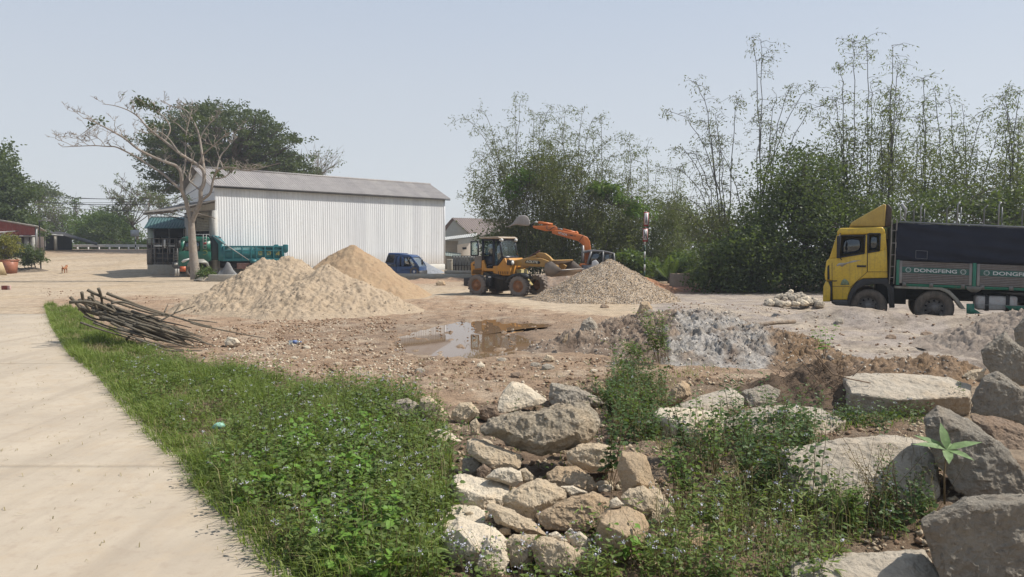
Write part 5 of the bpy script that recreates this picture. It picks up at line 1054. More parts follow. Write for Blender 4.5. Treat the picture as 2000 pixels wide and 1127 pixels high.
# cab
Ek = E_(-.45)
cabp = lambda pts: [Ek(*p) for p in pts]
MB().prism(cabp(((1115, 660), (1150, 630), (1240, 618), (1400, 628), (1480, 645), (1560, 668), (1545, 680), (1480, 665), (1390, 650), (1235, 645), (1130, 668))), -.45, .75).build('cab_roof', grc, ee, bevel=.03)
for pl in (((1165, 820), (1190, 820), (1245, 645), (1218, 640)), ((1385, 830), (1412, 830), (1405, 645), (1385, 640)), ((1545, 850), (1575, 850), (1552, 665), (1535, 665)), ((1112, 820), (1122, 820), (1132, 665), (1122, 660))):
    for y0 in (-.45, .67): MB().prism(cabp(pl), y0, y0+.08).build('cab_pillar', grc, ee)
for y0 in (-.44, .70): MB().prism(cabp(((1480, 830), (1492, 830), (1492, 668), (1480, 668))), y0, y0+.04).build('window_bar', black, ee)
gd = glassmat('excavator_glass', (.25, .27, .25), .12)
for pl in (((1190, 820), (1385, 825), (1385, 655), (1245, 650)), ((1412, 830), (1545, 840), (1535, 672), (1405, 660))):
    for y0 in (-.42, .70): MB().prism(cabp(pl), y0, y0+.01).build('cab_window', gd, ee)
a_ = Ek(1150, 830); b_ = Ek(1575, 900); MB().box(a_[0]-.1, b_[0], -.45, .75, b_[1]-.6, a_[1]).build('cab_base', grc, ee)
MB().box(a_[0]-.1, 2.15, -.3, 2.4, .62, 1.15).build('house', org, ee, bevel=.1)
s_, z_ = Ek(1290, 790); mb = MB(); mb.box(s_, s_+.5, -.1, .4, z_-.6, z_-.1); mb.box(s_+.4, s_+.55, -.1, .4, z_-.1, z_+.5); mb.build('seat', dark, ee, bevel=.05)
for y in (-.6, 1.9):
    tr = MB(); pts = [(-1.5, .28), (-1.35, .5), (.9, .5), (1.2, .3), (.9, .02), (-1.3, .02)]; tr.prism([(x+.9, z) for x, z in pts], y, y+.5); tr.build('track', paint('track_steel', (.06, .05, .045)), ee, bevel=.08)
MB().box(-.2, 1.9, .1, 1.9, .2, .65).build('undercarriage', dark, ee)
sv = MB().prism([(x+s_, z+z_) for x, z in ((-.25, -.3), (-.2, .05), (0, .14), (.15, .0), (.2, -.3))], -.55, -.49); sv.build('dust_sheet', whitep, ee, bevel=.02)
# ================================================================ TREES
def poly_px(poly, n, rg):
    poly = np.array(poly, float); lo = poly.min(0); hi = poly.max(0); out = []
    while len(out) < n:
        q = rg.uniform(lo, hi, (max(64, n*2), 2)); out += list(q[inpoly(q[:, 0], q[:, 1], [tuple(p) for p in poly])])
    return np.array(out[:n])
def PV(px, py, Y):
    u = (px-1000)/FP; v = (563.5-py)/FP; dy = cp+v*sp; dz = -sp+v*cp
    return np.stack([u*Y/dy, Y, H+dz*Y/dy], -1)
def leafquads(Cn, L, Wd, rg, droop=0.0, flat=0.0, dirs=None):
    n = len(Cn); d = rg.normal(size=(n, 3)) if dirs is None else dirs+rg.normal(size=(n, 3))*.5
    d[:, 2] = d[:, 2]*(1-flat)-droop; d /= np.linalg.norm(d, axis=1)[:, None]
    r = rg.normal(size=(n, 3)); r[:, 2] *= (1-flat); s = np.cross(d, r); s /= np.maximum(np.linalg.norm(s, axis=1), 1e-6)[:, None]
    L = L*rg.uniform(.6, 1.3, (n, 1)); Wd = Wd*rg.uniform(.7, 1.3, (n, 1))
    V = np.stack([Cn, Cn+d*L*.45+s*Wd, Cn+d*L, Cn+d*L*.45-s*Wd], 1).reshape(-1, 3)
    return V
def build_leaves(name, V, mat, parent):
    return link_mesh(name, fastmesh(name, V, np.arange(len(V)).reshape(-1, 4)), mat, parent)
def curve_pts(p0, p1, bend, rg, n=7, jit=.0):
    p0 = np.array(p0, float); p1 = np.array(p1, float); L = np.linalg.norm(p1-p0); t = np.linspace(0, 1, n)[:, None]
    mid = (p0+p1)/2+np.array(bend); q = (1-t)**2*p0+2*t*(1-t)*mid+t*t*p1
    if jit: q[1:-1] += rg.normal(size=(n-2, 3))*jit*L
    return q
bark_grey = rockmat('pale_bark', (.29, .255, .22), (.21, .185, .16), (.12, .10, .085), .5, 5)
bark_dark = rockmat('dark_bark', (.12, .10, .085), (.085, .07, .06), (.05, .04, .035), .4, 3)
def leafy(name, label, cat, Y, base, fork, poly, ncl, rc, nl, L, Wd, mat, depth, seed, bark=None, tr=.2, flat=.55, group=None, squash=.45, nbr=30, stems=1, flat_leaf=.3, lump=.9):
    rg = np.random.default_rng(seed); b0 = P(base[0], base[1], Y); gz_ = float(hbase(b0[0], Y)); e_ = empty(name, (float(b0[0]), Y, gz_-.1), 0, label, cat, group); O = np.array(e_.location)
    q = poly_px(poly, ncl, rg); cy = np.array(poly)[:, 0].mean(); hw = np.ptp(np.array(poly)[:, 0])/2
    dd = depth*np.sqrt(np.clip(1-((q[:, 0]-cy)/hw)**2, .05, 1))
    Cc = PV(q[:, 0], q[:, 1], Y+rg.uniform(-1, 1, ncl)*dd)
    base0 = np.array([b0[0], Y, gz_-.1]); fk = P(fork[0], fork[1], Y)
    mb = MB()
    for k in range(stems):
        off = rg.normal(size=3)*[.25, .25, 0]*(stems > 1); tp = fk+rg.normal(size=3)*[1, .8, .2]*(stems > 1)*rc
        mb.tube(curve_pts(base0+off, tp, (rg.normal()*.1, 0, 0), rg, 6, .012), np.linspace(tr, tr*.65, 6), 8)
    for i in rg.choice(ncl, min(nbr, ncl), replace=False):
        c = Cc[i]; s0 = fk*1.0; mid = (0, 0, .25*np.linalg.norm((c-fk)[:2])*(-.3 if c[2] > fk[2] else .6))
        pts = curve_pts(s0, c, mid, rg, 7, .03); mb.tube(pts, np.linspace(tr*.38, .02, 7), 5, False)
        for j in range(3):
            k = rg.integers(3, 7); mb.tube(curve_pts(pts[k-1], c+rg.normal(size=3)*rc*1.1, (0, 0, .2), rg, 4, .05), np.linspace(tr*.14, .012, 4), 4, False)
    mb.V = [v-O for v in mb.V]; mb.build('trunk', bark or bark_dark, e_, smooth=True)
    # leaves gather in sub-clumps so the crown is lumpy with gaps
    per = rg.integers(int(nl*.5), int(nl*1.5), ncl); idx = np.repeat(np.arange(ncl), per); n = len(idx)
    sub = rg.normal(size=(ncl, 6, 3))*[rc*lump, rc*lump, rc*squash]; s_i = rg.integers(0, 6, n)
    pos = Cc[idx]+sub[idx, s_i]+rg.normal(size=(n, 3))*[rc*.36, rc*.36, rc*.36*flat]
    pos = pos[pos[:, 2] > gz_+.05] 
    build_leaves('crown', leafquads(pos-O, L, Wd, rg, .1, flat_leaf), mat, e_)
    return e_
g_rain = leafmat('rain_tree_leaf', (.030, .046, .017), (.058, .078, .027), .35, .2, (.11, .13, .05))
g_dark = leafmat('dark_leaf', (.030, .052, .020), (.058, .084, .030), .7, .28, (.11, .135, .05))
g_mid = leafmat('mid_leaf', (.045, .085, .022), (.08, .13, .03), .4, .3, (.13, .18, .05))
g_olive = leafmat('olive_leaf', (.065, .085, .032), (.095, .115, .04), .35, .3, (.15, .16, .06))
g_bam = leafmat('bamboo_leaf', (.075, .088, .034), (.115, .122, .046), .5, .35, (.20, .19, .085))
g_bamdry = leafmat('bamboo_dry_leaf', (.085, .085, .045), (.12, .115, .06), .6, .3, (.16, .15, .085))
g_bright = leafmat('bright_leaf', (.06, .13, .02), (.10, .19, .03), 1.5, .35, (.16, .26, .05))
leafy('rain_tree', 'huge spreading rain tree with a domed dark green crown behind the white warehouse', 'tree', 84, (420, 500), (432, 350),
      [(288, 262), (318, 225), (372, 198), (420, 191), (455, 205), (470, 218), (500, 222), (545, 246), (580, 268), (600, 292), (612, 330), (608, 350), (560, 345), (520, 335), (470, 345), (420, 350), (380, 355), (345, 385), (320, 380), (300, 350), (282, 330), (296, 300)],
      360, .72, 130, .26, .085, g_rain, 6.5, 11, tr=.75, nbr=150, flat_leaf=.5, squash=.24, lump=1.1)
leafy('tree', 'thin tree with grey upright stems to the right of the big rain tree crown', 'tree', 92, (615, 500), (618, 345),
      [(600, 300), (612, 288), (640, 288), (665, 298), (668, 318), (650, 335), (610, 340)], 26, .5, 10, .26, .07, g_olive, 1.5, 12, tr=.14, nbr=26, bark=bark_grey)
leafy('tree', 'dense dark green tree behind the red shed at the left edge', 'tree', 78, (-10, 500), (-5, 430), [(-120, 290), (-40, 285), (8, 302), (30, 320), (26, 345), (44, 370), (48, 395), (58, 430), (75, 455), (-20, 460), (-120, 460)], 150, 1.0, 260, .32, .11, g_dark, 5, 13, tr=.4, flat=.8)
leafy('tree', 'small umbrella shaped tree right of the dark tree at left', 'tree', 122, (74, 490), (76, 400), [(40, 372), (55, 360), (78, 355), (100, 366), (122, 384), (105, 388), (70, 380), (50, 385)], 40, .8, 60, .36, .12, g_rain, 4, 14, tr=.25, nbr=30, squash=.25)
leafy('tree', 'pale loose tree with many thin stems beyond the open shed', 'tree', 112, (100, 490), (100, 470), [(55, 392), (100, 385), (140, 405), (150, 440), (140, 475), (60, 470), (50, 430)], 90, .9, 45, .3, .09, g_olive, 4, 15, tr=.2, nbr=70, stems=5)
leafy('tree', 'slender young tree with a thin trunk left of the round green bush', 'tree', 108, (146, 492), (147, 440), [(138, 392), (152, 386), (154, 402), (148, 425), (160, 430), (156, 470), (132, 468), (136, 425)], 26, .5, 36, .3, .09, g_mid, 1, 16, tr=.13, nbr=20)
leafy('tree', 'rounded bright green tree behind the guard rail', 'tree', 104, (215, 492), (215, 462), [(155, 432), (178, 420), (205, 415), (230, 418), (252, 432), (262, 455), (255, 482), (150, 482), (145, 455)], 130, 1.0, 150, .3, .10, g_mid, 4, 17, tr=.25, flat=.8)
leafy('bush', 'dark round bush in front of the bright green tree by the guard rail', 'bush', 97, (205, 492), (206, 475), [(180, 450), (200, 438), (222, 446), (230, 470), (226, 486), (178, 486)], 50, .7, 160, .26, .09, g_dark, 1.5, 18, tr=.15, flat=.8)
leafy('bush', 'low green hedge growth behind the guard rail', 'bush', 96, (270, 492), (270, 480), [(135, 478), (200, 476), (285, 470), (300, 488), (130, 490)], 70, .5, 90, .24, .08, g_mid, 1.5, 19, tr=.08, flat=.8)
# ---- limbs, twigs: trees with traced limbs
def twigs(mb, pts, rad, rg, n, ln, lv, tips, up=.5, thin=.012, start=.35):
    for k in range(n):
        i = int(rg.integers(int(len(pts)*start), len(pts))); i = min(i, len(pts)-1)
        d = rg.normal(size=3); d[2] = abs(d[2])*up+.25*up; tdir = pts[i]-pts[max(i-1, 0)]; tdir = tdir/max(np.linalg.norm(tdir), 1e-6)
        d = d/np.linalg.norm(d)+tdir*.7; d /= np.linalg.norm(d); L = ln*rg.uniform(.5, 1.2)
        q = curve_pts(pts[i], pts[i]+d*L, (rg.normal()*.08*L, rg.normal()*.08*L, .10*L*up), rg, 6, .035); r0 = max(min(rad[i]*.55, .05*L), thin*1.5)
        mb.tube(q, np.linspace(r0, thin, 6), 4, False); tips.append(q[-1])
        if lv > 0: twigs(mb, q, np.linspace(r0, thin, 6), rg, int(rg.integers(2, 5)), L*.55, lv-1, tips, up, thin, .3)
def traced(name, label, Y, limbs, seed, bark, tw=(5, 2.0, 1), leaf=None, cat='tree', dv=.25, thin=.012, nleaf=0, leafL=.2, name_up=None):
    rg = np.random.default_rng(seed); b = P(*limbs[0][0][0], Y); e_ = empty(name, (float(b[0]), Y, float(b[2])-.1), 0, label, cat); O = np.array(e_.location)
    mb = MB(); tips = []; cache = {}
    for li, (pts, r0, r1, dy) in enumerate(limbs):
        n = len(pts); st = cache.get(tuple(pts[0]), Y); ys_ = st+dy*np.linspace(0, 1, n)+np.concatenate([[0], rg.normal(size=n-1)*dv*.3*(li > 0)])
        w_ = np.array([P(p[0], p[1], yv) for p, yv in zip(pts, ys_)])
        for p, yv in zip(pts, ys_): cache[tuple(p)] = yv
        tt = np.linspace(0, n-1, n*4); fine = np.stack([np.interp(tt, range(n), w_[:, k]) for k in range(3)], 1)
        for _ in range(2): fine[1:-1] = (fine[:-2]+2*fine[1:-1]+fine[2:])/4
        rd = np.linspace(r0, r1, len(fine)); mb.tube(fine, rd, 9 if r0 > .1 else 6, False)
        if li > 0: twigs(mb, fine, rd, rg, int(tw[0]*len(pts)/6)+1, tw[1], tw[2], tips, .35 if name_up is None else name_up, thin)
    mb.V = [v-O for v in mb.V]; mb.build('trunk', bark, e_, smooth=True)
    if leaf is not None and nleaf:
        tp = np.array(tips)[rg.choice(len(tips), min(nleaf, len(tips)), replace=False)]; idx = np.repeat(np.arange(len(tp)), 14)
        build_leaves('crown', leafquads(tp[idx]+rg.normal(size=(len(idx), 3))*.16-O, leafL, .055, rg, .2, 0), leaf, e_)
    return e_, tips, O
TY = 46.5
limbs = [([(382, 546), (380, 520), (377, 490), (375, 460), (374, 436)], .31, .19, 0),
 ([(374, 436), (367, 408), (363, 390), (354, 370), (355, 347), (353, 334), (344, 323), (328, 318), (300, 307), (268, 291), (244, 270), (224, 259), (204, 248), (189, 241), (178, 231), (162, 231)], .14, .018, -2.0),
 ([(354, 370), (344, 363), (322, 341), (295, 325), (268, 307), (246, 296), (226, 286), (206, 286), (186, 284), (144, 286), (122, 287)], .085, .018, 1.5),
 ([(144, 286), (128, 278), (108, 271)], .02, .01, 0), ([(186, 284), (178, 272), (168, 264)], .025, .01, 0), ([(206, 286), (196, 272), (175, 263), (160, 266)], .025, .01, .3), ([(189, 241), (176, 250), (160, 262), (150, 270)], .022, .01, .3),
 ([(374, 436), (383, 412), (393, 392), (391, 372), (399, 358), (399, 334), (388, 323), (370, 312), (350, 299), (322, 276), (300, 259), (282, 243), (271, 228), (251, 215), (225, 206), (200, 203)], .155, .015, -1.0),
 ([(355, 347), (362, 325), (362, 294), (364, 259), (368, 241), (375, 214)], .06, .018, 1.5),
 ([(322, 276), (335, 252), (322, 228), (300, 215), (284, 205), (264, 188)], .05, .015, .8), ([(350, 299), (330, 270), (310, 255), (285, 262), (262, 250)], .05, .012, -1),
 ([(399, 334), (395, 303), (390, 270), (386, 254), (375, 232), (364, 214), (335, 208), (322, 199)], .09, .015, 1.0),
 ([(390, 270), (402, 250), (415, 235), (430, 222)], .05, .015, .6), ([(395, 303), (410, 290), (432, 270), (448, 258)], .05, .015, -.6), ([(364, 259), (345, 240), (330, 238)], .04, .012, 0),
 ([(393, 392), (412, 378), (416, 350), (422, 335), (435, 327), (458, 327), (479, 334), (500, 331), (522, 325), (548, 318)], .085, .016, -1.5),
 ([(416, 350), (440, 346), (458, 330), (470, 318)], .05, .015, .5), ([(422, 335), (430, 304), (447, 286), (455, 262)], .06, .015, .8), ([(391, 372), (378, 360), (368, 352), (372, 330), (380, 300)], .06, .015, 1), ([(435, 327), (425, 300), (418, 275)], .04, .012, .6)]
t1, tips, O1 = traced('bare_tree', 'leafless tree with a pale forked trunk and long sideways branches, before the dump truck', TY, limbs, 21, bark_grey, (5, .85, 2), thin=.009)
rg = np.random.default_rng(5); tf = []
for px, py, r, n in ((276, 200, .5, 150), (304, 211, .3, 80), (295, 250, .35, 60), (195, 235, .28, 40), (365, 388, .18, 30), (370, 270, .4, 40), (390, 230, .5, 60), (180, 243, .2, 20), (248, 268, .2, 20), (425, 340, .3, 50), (450, 330, .3, 40)):
    c_ = P(px, py, TY); tf.append(c_+rg.normal(size=(n, 3))*[r*.6, r*.6, r*.4])
for q_ in tf: build_leaves('leaf_tuft', leafquads(q_-O1, .26, .06, rg, .4, 0), g_rain, t1)
def fan(px, py, top, w, n, sd):
    rg = np.random.default_rng(sd); out = [([(px, py), (px+rg.normal()*2, (py*2+top)/3), (px+rg.normal()*3, (py+top)/2+8)], .16, .10, 0)]
    f = out[0][0][-1]
    for k in range(n):
        tx = px+(k/(n-1)-.5)*w; ty = top+abs(k/(n-1)-.5)*26+rg.uniform(0, 16); out.append(([f, (f[0]+(tx-f[0])*.35, f[1]+(ty-f[1])*.35+3), (f[0]+(tx-f[0])*.75, f[1]+(ty-f[1])*.7), (tx, ty)], .07, .02, rg.uniform(-3, 3)))
    return out
traced('bare_tree', 'hazy grey tree with a fan of thin branches above the white road sign', 100, fan(266, 490, 376, 95, 9, 3), 31, bark_dark, (6, 2.4, 2), g_olive, nleaf=120, thin=.02, leafL=.4)
traced('bare_tree', 'faint leafless tree just left of the warehouse canopy', 96, fan(318, 490, 385, 60, 6, 4), 32, bark_dark, (5, 2.0, 1), g_olive, nleaf=60, thin=.018, leafL=.35)
# ---------------------------------------------------------------- bamboo
culm_m = paint('bamboo_culm', (.13, .125, .06), (.09, .085, .05), 3, .6, dirt=.3); culm_d = paint('old_bamboo_culm', (.075, .07, .055), (.05, .045, .04), 3, .7, dirt=.3)
def bamboo(label, Y, bases, tips, extra, seed, poly, ndense, mat=None, cm=None, r0=.036, arch=.16, sparse=6, cat='bamboo', depth=1.8, L=.19, group='bamboo clumps beyond the yard', dens=105, rc=.55):
    rg = np.random.default_rng(seed); bx = sum(b[0] for b in bases)/len(bases); b0 = P(bx, bases[0][1], Y); e_ = empty('bamboo_clump', (float(b0[0]), Y, 0), 0, label, cat, group); O = np.array(e_.location)
    T_ = list(tips)
    for k in range(extra): a_ = tips[rg.integers(len(tips))]; T_.append((a_[0]+rg.normal()*38, a_[1]+abs(rg.normal())*60+15))
    LV = []; br = MB()
    for (tx, ty) in T_:
        b_ = bases[int(np.argmin([abs(q[0]-tx)+rg.uniform(0, 60) for q in bases]))]; Yt = Y+rg.uniform(-depth, depth)
        p0 = P(b_[0]+rg.normal()*10, b_[1], Y+rg.uniform(-.8, .8)); p0[2] = -.1; p3 = P(tx, ty, Yt); h = p3[2]-p0[2]; lean = p3-p0
        p1 = p0+np.array([lean[0]*.12, lean[1]*.12, h*.45]); p2 = p0+np.array([lean[0]*.55, lean[1]*.55, h*(1.0+arch*rg.uniform(.2, 1)*min(1, abs(lean[0])/3))])
        t = np.linspace(0, 1, 16)[:, None]; q = (1-t)**3*p0+3*t*(1-t)**2*p1+3*t*t*(1-t)*p2+t**3*p3; q[1:] += rg.normal(size=(15, 3))*.035
        mb = MB(); mb.tube(q-O, np.linspace(r0, .009, 16), 5, False); mb.build('culm', cm or culm_m, e_, smooth=True)
        for k in range(int(sparse*3)):
            i = int(rg.integers(5, 16)); d = rg.normal(size=3); d[2] = d[2]*.35+.15; d /= np.linalg.norm(d); ln = rg.uniform(.4, 1.5)*(1-.35*i/15)
            s_ = curve_pts(q[i], q[i]+d*ln+[0, 0, -.15*ln], (0, 0, .25*ln), rg, 5, .03); br.tube(s_-O, np.linspace(.012, .006, 5), 3, False)
            m_ = int(rg.integers(5, 20)); LV.append(s_[rg.integers(2, 5, m_)]+rg.normal(size=(m_, 3))*.13-[0, 0, .05])
    br.build('branches', cm or culm_m, e_)
    LV = np.concatenate(LV)
    V = [leafquads(LV-O, L, .024, rg, .75, 0)]
    if poly is not None:
        q = poly_px(poly, ndense, rg); Cc = PV(q[:, 0], q[:, 1], Y+rg.uniform(-depth, depth, ndense)*1.3); idx = np.repeat(np.arange(ndense), dens)
        up = rg.normal(size=(ndense, 3))*[.25, .25, 1]; up /= np.linalg.norm(up, axis=1)[:, None]          # tufts strung along leaning culms
        pos = Cc[idx]+up[idx]*rg.normal(size=(len(idx), 1))*rc*1.5+rg.normal(size=(len(idx), 3))*rc*.42; pos = pos[pos[:, 2] > .1]; V.append(leafquads(pos-O, L, .030, rg, .45, 0))
    build_leaves('foliage', np.concatenate(V), mat or g_bam, e_); return e_
bamboo('left bamboo clump with tall arching feathery tops behind the loader', 50, [(1040, 520), (1090, 520), (1010, 520)], [(906, 238), (930, 218), (960, 262), (1008, 186), (1022, 190), (1058, 222), (912, 335), (925, 300), (985, 250)], 16, 41, [(905, 350), (950, 345), (985, 325), (1040, 300), (1080, 320), (1120, 400), (1110, 505), (960, 505), (950, 440), (925, 400)], 230)
bamboo('bamboo clump with drooping crowns above the excavator boom', 48.5, [(1130, 520), (1165, 520), (1100, 520)], [(1108, 216), (1140, 215), (1165, 232), (1100, 245), (1170, 285), (1186, 335), (1130, 262), (1085, 235)], 15, 42, [(1040, 320), (1080, 300), (1130, 330), (1190, 370), (1230, 400), (1240, 500), (1060, 505)], 230, arch=.18)
bamboo('shorter bamboo clump behind the red bordered sign post', 50, [(1230, 525), (1270, 525), (1310, 525)], [(1226, 268), (1236, 300), (1300, 330), (1330, 326), (1284, 330), (1330, 360), (1256, 340), (1205, 345)], 14, 43, [(1200, 400), (1250, 385), (1300, 395), (1350, 410), (1345, 480), (1330, 510), (1200, 510)], 150, arch=.18, sparse=7)
bamboo('open bamboo clump with long bare leaning culms, left of the dark thicket', 40, [(1455, 545), (1420, 545), (1480, 545)], [(1303, 226), (1352, 160), (1470, 74), (1486, 80), (1400, 265), (1520, 190), (1555, 168), (1500, 240), (1605, 172), (1345, 300), (1440, 190), (1370, 235), (1310, 330)], 8, 44, [(1330, 440), (1400, 420), (1470, 400), (1520, 420), (1520, 540), (1390, 545), (1380, 490)], 110, cm=culm_d, r0=.04, sparse=6, mat=g_bamdry, arch=.12)
bamboo('tallest bamboo clump with dark drooping tufts above the yellow truck cab', 38, [(1670, 545), (1700, 545), (1640, 545), (1730, 540)], [(1664, 82), (1690, 74), (1744, 88), (1640, 132), (1625, 190), (1758, 125), (1600, 230), (1700, 160), (1775, 200), (1650, 240), (1720, 220)], 9, 45, [(1540, 340), (1580, 300), (1640, 250), (1700, 240), (1760, 290), (1800, 400), (1790, 480), (1560, 470)], 85, cm=culm_d, sparse=7)
bamboo('bamboo clump rising behind the truck tarp with one bare culm leaning right', 39, [(1800, 540), (1840, 540), (1880, 540)], [(1798, 152), (1850, 192), (1878, 205), (1820, 175), (1925, 214), (1880, 250), (1790, 230), (1860, 290)], 6, 46, [(1740, 340), (1790, 290), (1870, 300), (1935, 350), (1950, 460), (1750, 470)], 100, cm=culm_d, sparse=6)
bamboo('bamboo clump at the right edge above the end of the truck', 37, [(1970, 540), (2010, 540), (2050, 540)], [(1948, 188), (1965, 172), (1996, 180), (1990, 240), (1960, 270), (2030, 260), (2080, 280), (2020, 320)], 4, 47, [(1910, 370), (1950, 300), (2100, 280), (2100, 480), (1920, 480)], 110, cm=culm_d, sparse=6)
leafy('thicket', 'tall dark green thicket between the leaning bamboo and the yellow truck', 'thicket', 36.5, (1560, 565), (1560, 470), [(1470, 440), (1500, 380), (1530, 320), (1565, 300), (1590, 335), (1625, 330), (1650, 390), (1690, 410), (1670, 560), (1470, 565)], 210, .75, 150, .17, .045, g_dark, 1.8, 51, tr=.12, flat=.9, stems=4, group='dark growth beyond the yard')
leafy('thicket', 'low dark green bushes at the yard edge, right of the concrete well ring', 'thicket', 35.5, (1440, 568), (1440, 530), [(1365, 530), (1385, 490), (1400, 500), (1430, 455), (1455, 480), (1480, 440), (1510, 480), (1520, 566), (1375, 562)], 130, .55, 150, .16, .05, g_dark, 1.2, 52, tr=.08, flat=.9, stems=4, group='dark growth beyond the yard')
leafy('thicket', 'dark growth hidden behind the truck cab and tarp', 'thicket', 35, (1760, 560), (1760, 500), [(1620, 430), (1700, 400), (1800, 390), (2120, 380), (2120, 560), (1640, 565)], 150, .6, 190, .18, .05, g_dark, 1.5, 53, tr=.1, flat=.9, stems=5, group='dark growth beyond the yard')
leafy('thicket', 'dark shaded growth at the foot of the bamboo behind the excavator boom', 'thicket', 51.5, (1080, 520), (1080, 500), [(955, 470), (1040, 430), (1130, 430), (1220, 440), (1260, 470), (1260, 530), (960, 525)], 130, .7, 150, .2, .06, g_dark, 1.5, 54, tr=.1, flat=.9, stems=5, group='dark growth beyond the yard')
leafy('bush', 'fresh green leafy bush right of the excavator cab, below the sign post', 'bush', 43.5, (1235, 545), (1235, 520), [(1200, 500), (1220, 488), (1250, 500), (1262, 515), (1262, 545), (1205, 540)], 34, .35, 140, .2, .07, g_mid, .8, 55, tr=.05, flat=.9, stems=3)
leafy('bush', 'light green bushes behind the concrete well ring', 'bush', 47, (1345, 545), (1345, 520), [(1290, 530), (1320, 500), (1360, 492), (1390, 510), (1395, 552), (1280, 552)], 60, .4, 120, .18, .06, g_mid, 1.2, 56, tr=.05, flat=.9, stems=3)
leafy('vine', 'bright green creeper hanging in the bamboo above the excavator', 'vine', 47.2, (1180, 520), (1195, 400), [(1150, 362), (1190, 355), (1200, 372), (1240, 400), (1262, 412), (1250, 425), (1215, 400), (1180, 385), (1155, 380)], 24, .35, 110, .18, .06, g_bright, .6, 57, tr=.03, flat=.9)
leafy('vine', 'bright green creeper patch high in the left bamboo clump', 'vine', 48.2, (1025, 520), (1030, 400), [(1012, 345), (1035, 338), (1050, 350), (1045, 372), (1022, 375), (985, 390), (990, 375)], 14, .35, 90, .18, .06, g_bright, .5, 58, tr=.03, flat=.9)
leafy('tree', 'hazy grey green trees far behind the palm sapling', 'tree', 95, (1370, 500), (1370, 470), [(1260, 425), (1330, 400), (1400, 415), (1440, 440), (1440, 500), (1250, 500)], 90, 1.2, 70, .34, .11, g_olive, 4, 59, tr=.2, flat=.8)
# coconut palm saplings
def palm(px, Y, h, n, seed, label):
    rg = np.random.default_rng(seed); b = P(px, 540, Y); e_ = empty('palm_sapling', (float(b[0]), Y, 0), 0, label, 'palm', )
    st = MB(); fr = []; ls = []
    for k in range(n):
        az = k*2.4+rg.uniform(-.3, .3); el = rg.uniform(.75, 1.35); L = h*rg.uniform(.8, 1.1); d = np.array([math.cos(az)*math.cos(el), math.sin(az)*math.cos(el), math.sin(el)])
        t = np.linspace(0, 1, 14)[:, None]; q = d*L*t+np.array([d[0]*.35, d[1]*.35, -.33])*L*t**2.2; mbq = MB(); mbq.tube(q, np.linspace(.028, .008, 14), 4, False)
        V = []
        for i in range(3, 14):
            for f in np.linspace(0, 1, 4)[:-1]:
                p = q[i-1]+(q[i]-q[i-1])*f; T = q[i]-q[i-1]; T /= np.linalg.norm(T); s = np.cross(T, [0, 0, 1]); s /= max(np.linalg.norm(s), 1e-6)
                for sg in (-1, 1):
                    ll = .55*h/3.2*math.sin(math.pi*min(1, (i+f)/14*.95+.1))+.1; tip = p+s*sg*ll*.7+T*ll*.7+np.array([0, 0, -.25*ll]); w = T*.02
                    V += [p-w, (p+tip)/2-w+[0, 0, .02], tip, (p+tip)/2+w+[0, 0, .02]]
        o = mbq.build('frond', g_mid, e_); build_leaves('leaflets', np.array(V), g_mid, o)
    MB().cyl((0, 0, -.1), (0, 0, .35), .12, .07, 8).build('stem', bark_dark, e_)
palm(1307, 43.5, 2.6, 9, 61, 'young palm with upright fronds just left of the concrete well ring'); palm(1272, 44.8, 2.4, 8, 62, 'darker young palm beside the foot of the sign post')
# sign post with two red bordered plates
sp_ = striped('road_sign', 1259, 466, 549, 42.5, (whitep, paint('green_band', (.03, .09, .06))), 7, .045, 'tall post with two white red bordered sign plates stacked, in front of the bamboo', 'sign')
def splate(x0, y0, x1, y1, marks):
    a_ = P(x0, y1, 42.4); b_ = P(x1, y0, 42.4); X0_, X1_ = a_[0]-sp_.location.x, b_[0]-sp_.location.x; o = MB().box(X0_, X1_, -.10, -.08, a_[2], b_[2]).build('sign_plate', redp, sp_)
    MB().box(X0_+.03, X1_-.03, -.106, -.10, a_[2]+.09, b_[2]-.04).build('sign_face', paint('face_white', (.7, .7, .7), dirt=.2), o)
    mb = MB()
    for (u0, v0, u1, v1) in marks: mb.bar((X0_+(X1_-X0_)*u0, -.109, a_[2]+(b_[2]-a_[2])*v0), (X0_+(X1_-X0_)*u1, -.109, a_[2]+(b_[2]-a_[2])*v1), .004, .03)
    mb.build('sign_marks', black, o)
splate(1257.5, 414.5, 1267, 442, [(.5, .25, .55, .9), (.4, .55, .65, .6), (.35, .25, .42, .5)]); splate(1255.5, 446.5, 1265.5, 472, [(.3, .25, .35, .85), (.3, .85, .75, .25), (.75, .25, .7, .85), (.3, .45, .7, .55)])
MB().cyl((.03, 0, float(P(1259, 468, 42.5)[2])), (.05, 0, float(P(1259, 413, 42.5)[2])), .035, n=8).build('upper_post', steel, sp_)
# concrete well ring
wr_ = empty('well_ring', (float(P(1331.5, 550, 41)[0]), 41, 0), 0, 'round brown stained concrete well ring at the yard edge, beside the palm', 'well'); rr_ = 23.5/1450*41; zt = float(P(1331, 534.5, 41)[2]); z_l = 0
rng_m = rockmat('stained_concrete', (.27, .21, .155), (.19, .145, .105), (.10, .075, .055), .3, 2)
MB().lathe_z([(rr_, -.1), (rr_, zt), (rr_-.09, zt), (rr_-.09, .1)], (0, 0, 0), 36).build('ring', rng_m, wr_, smooth=False)
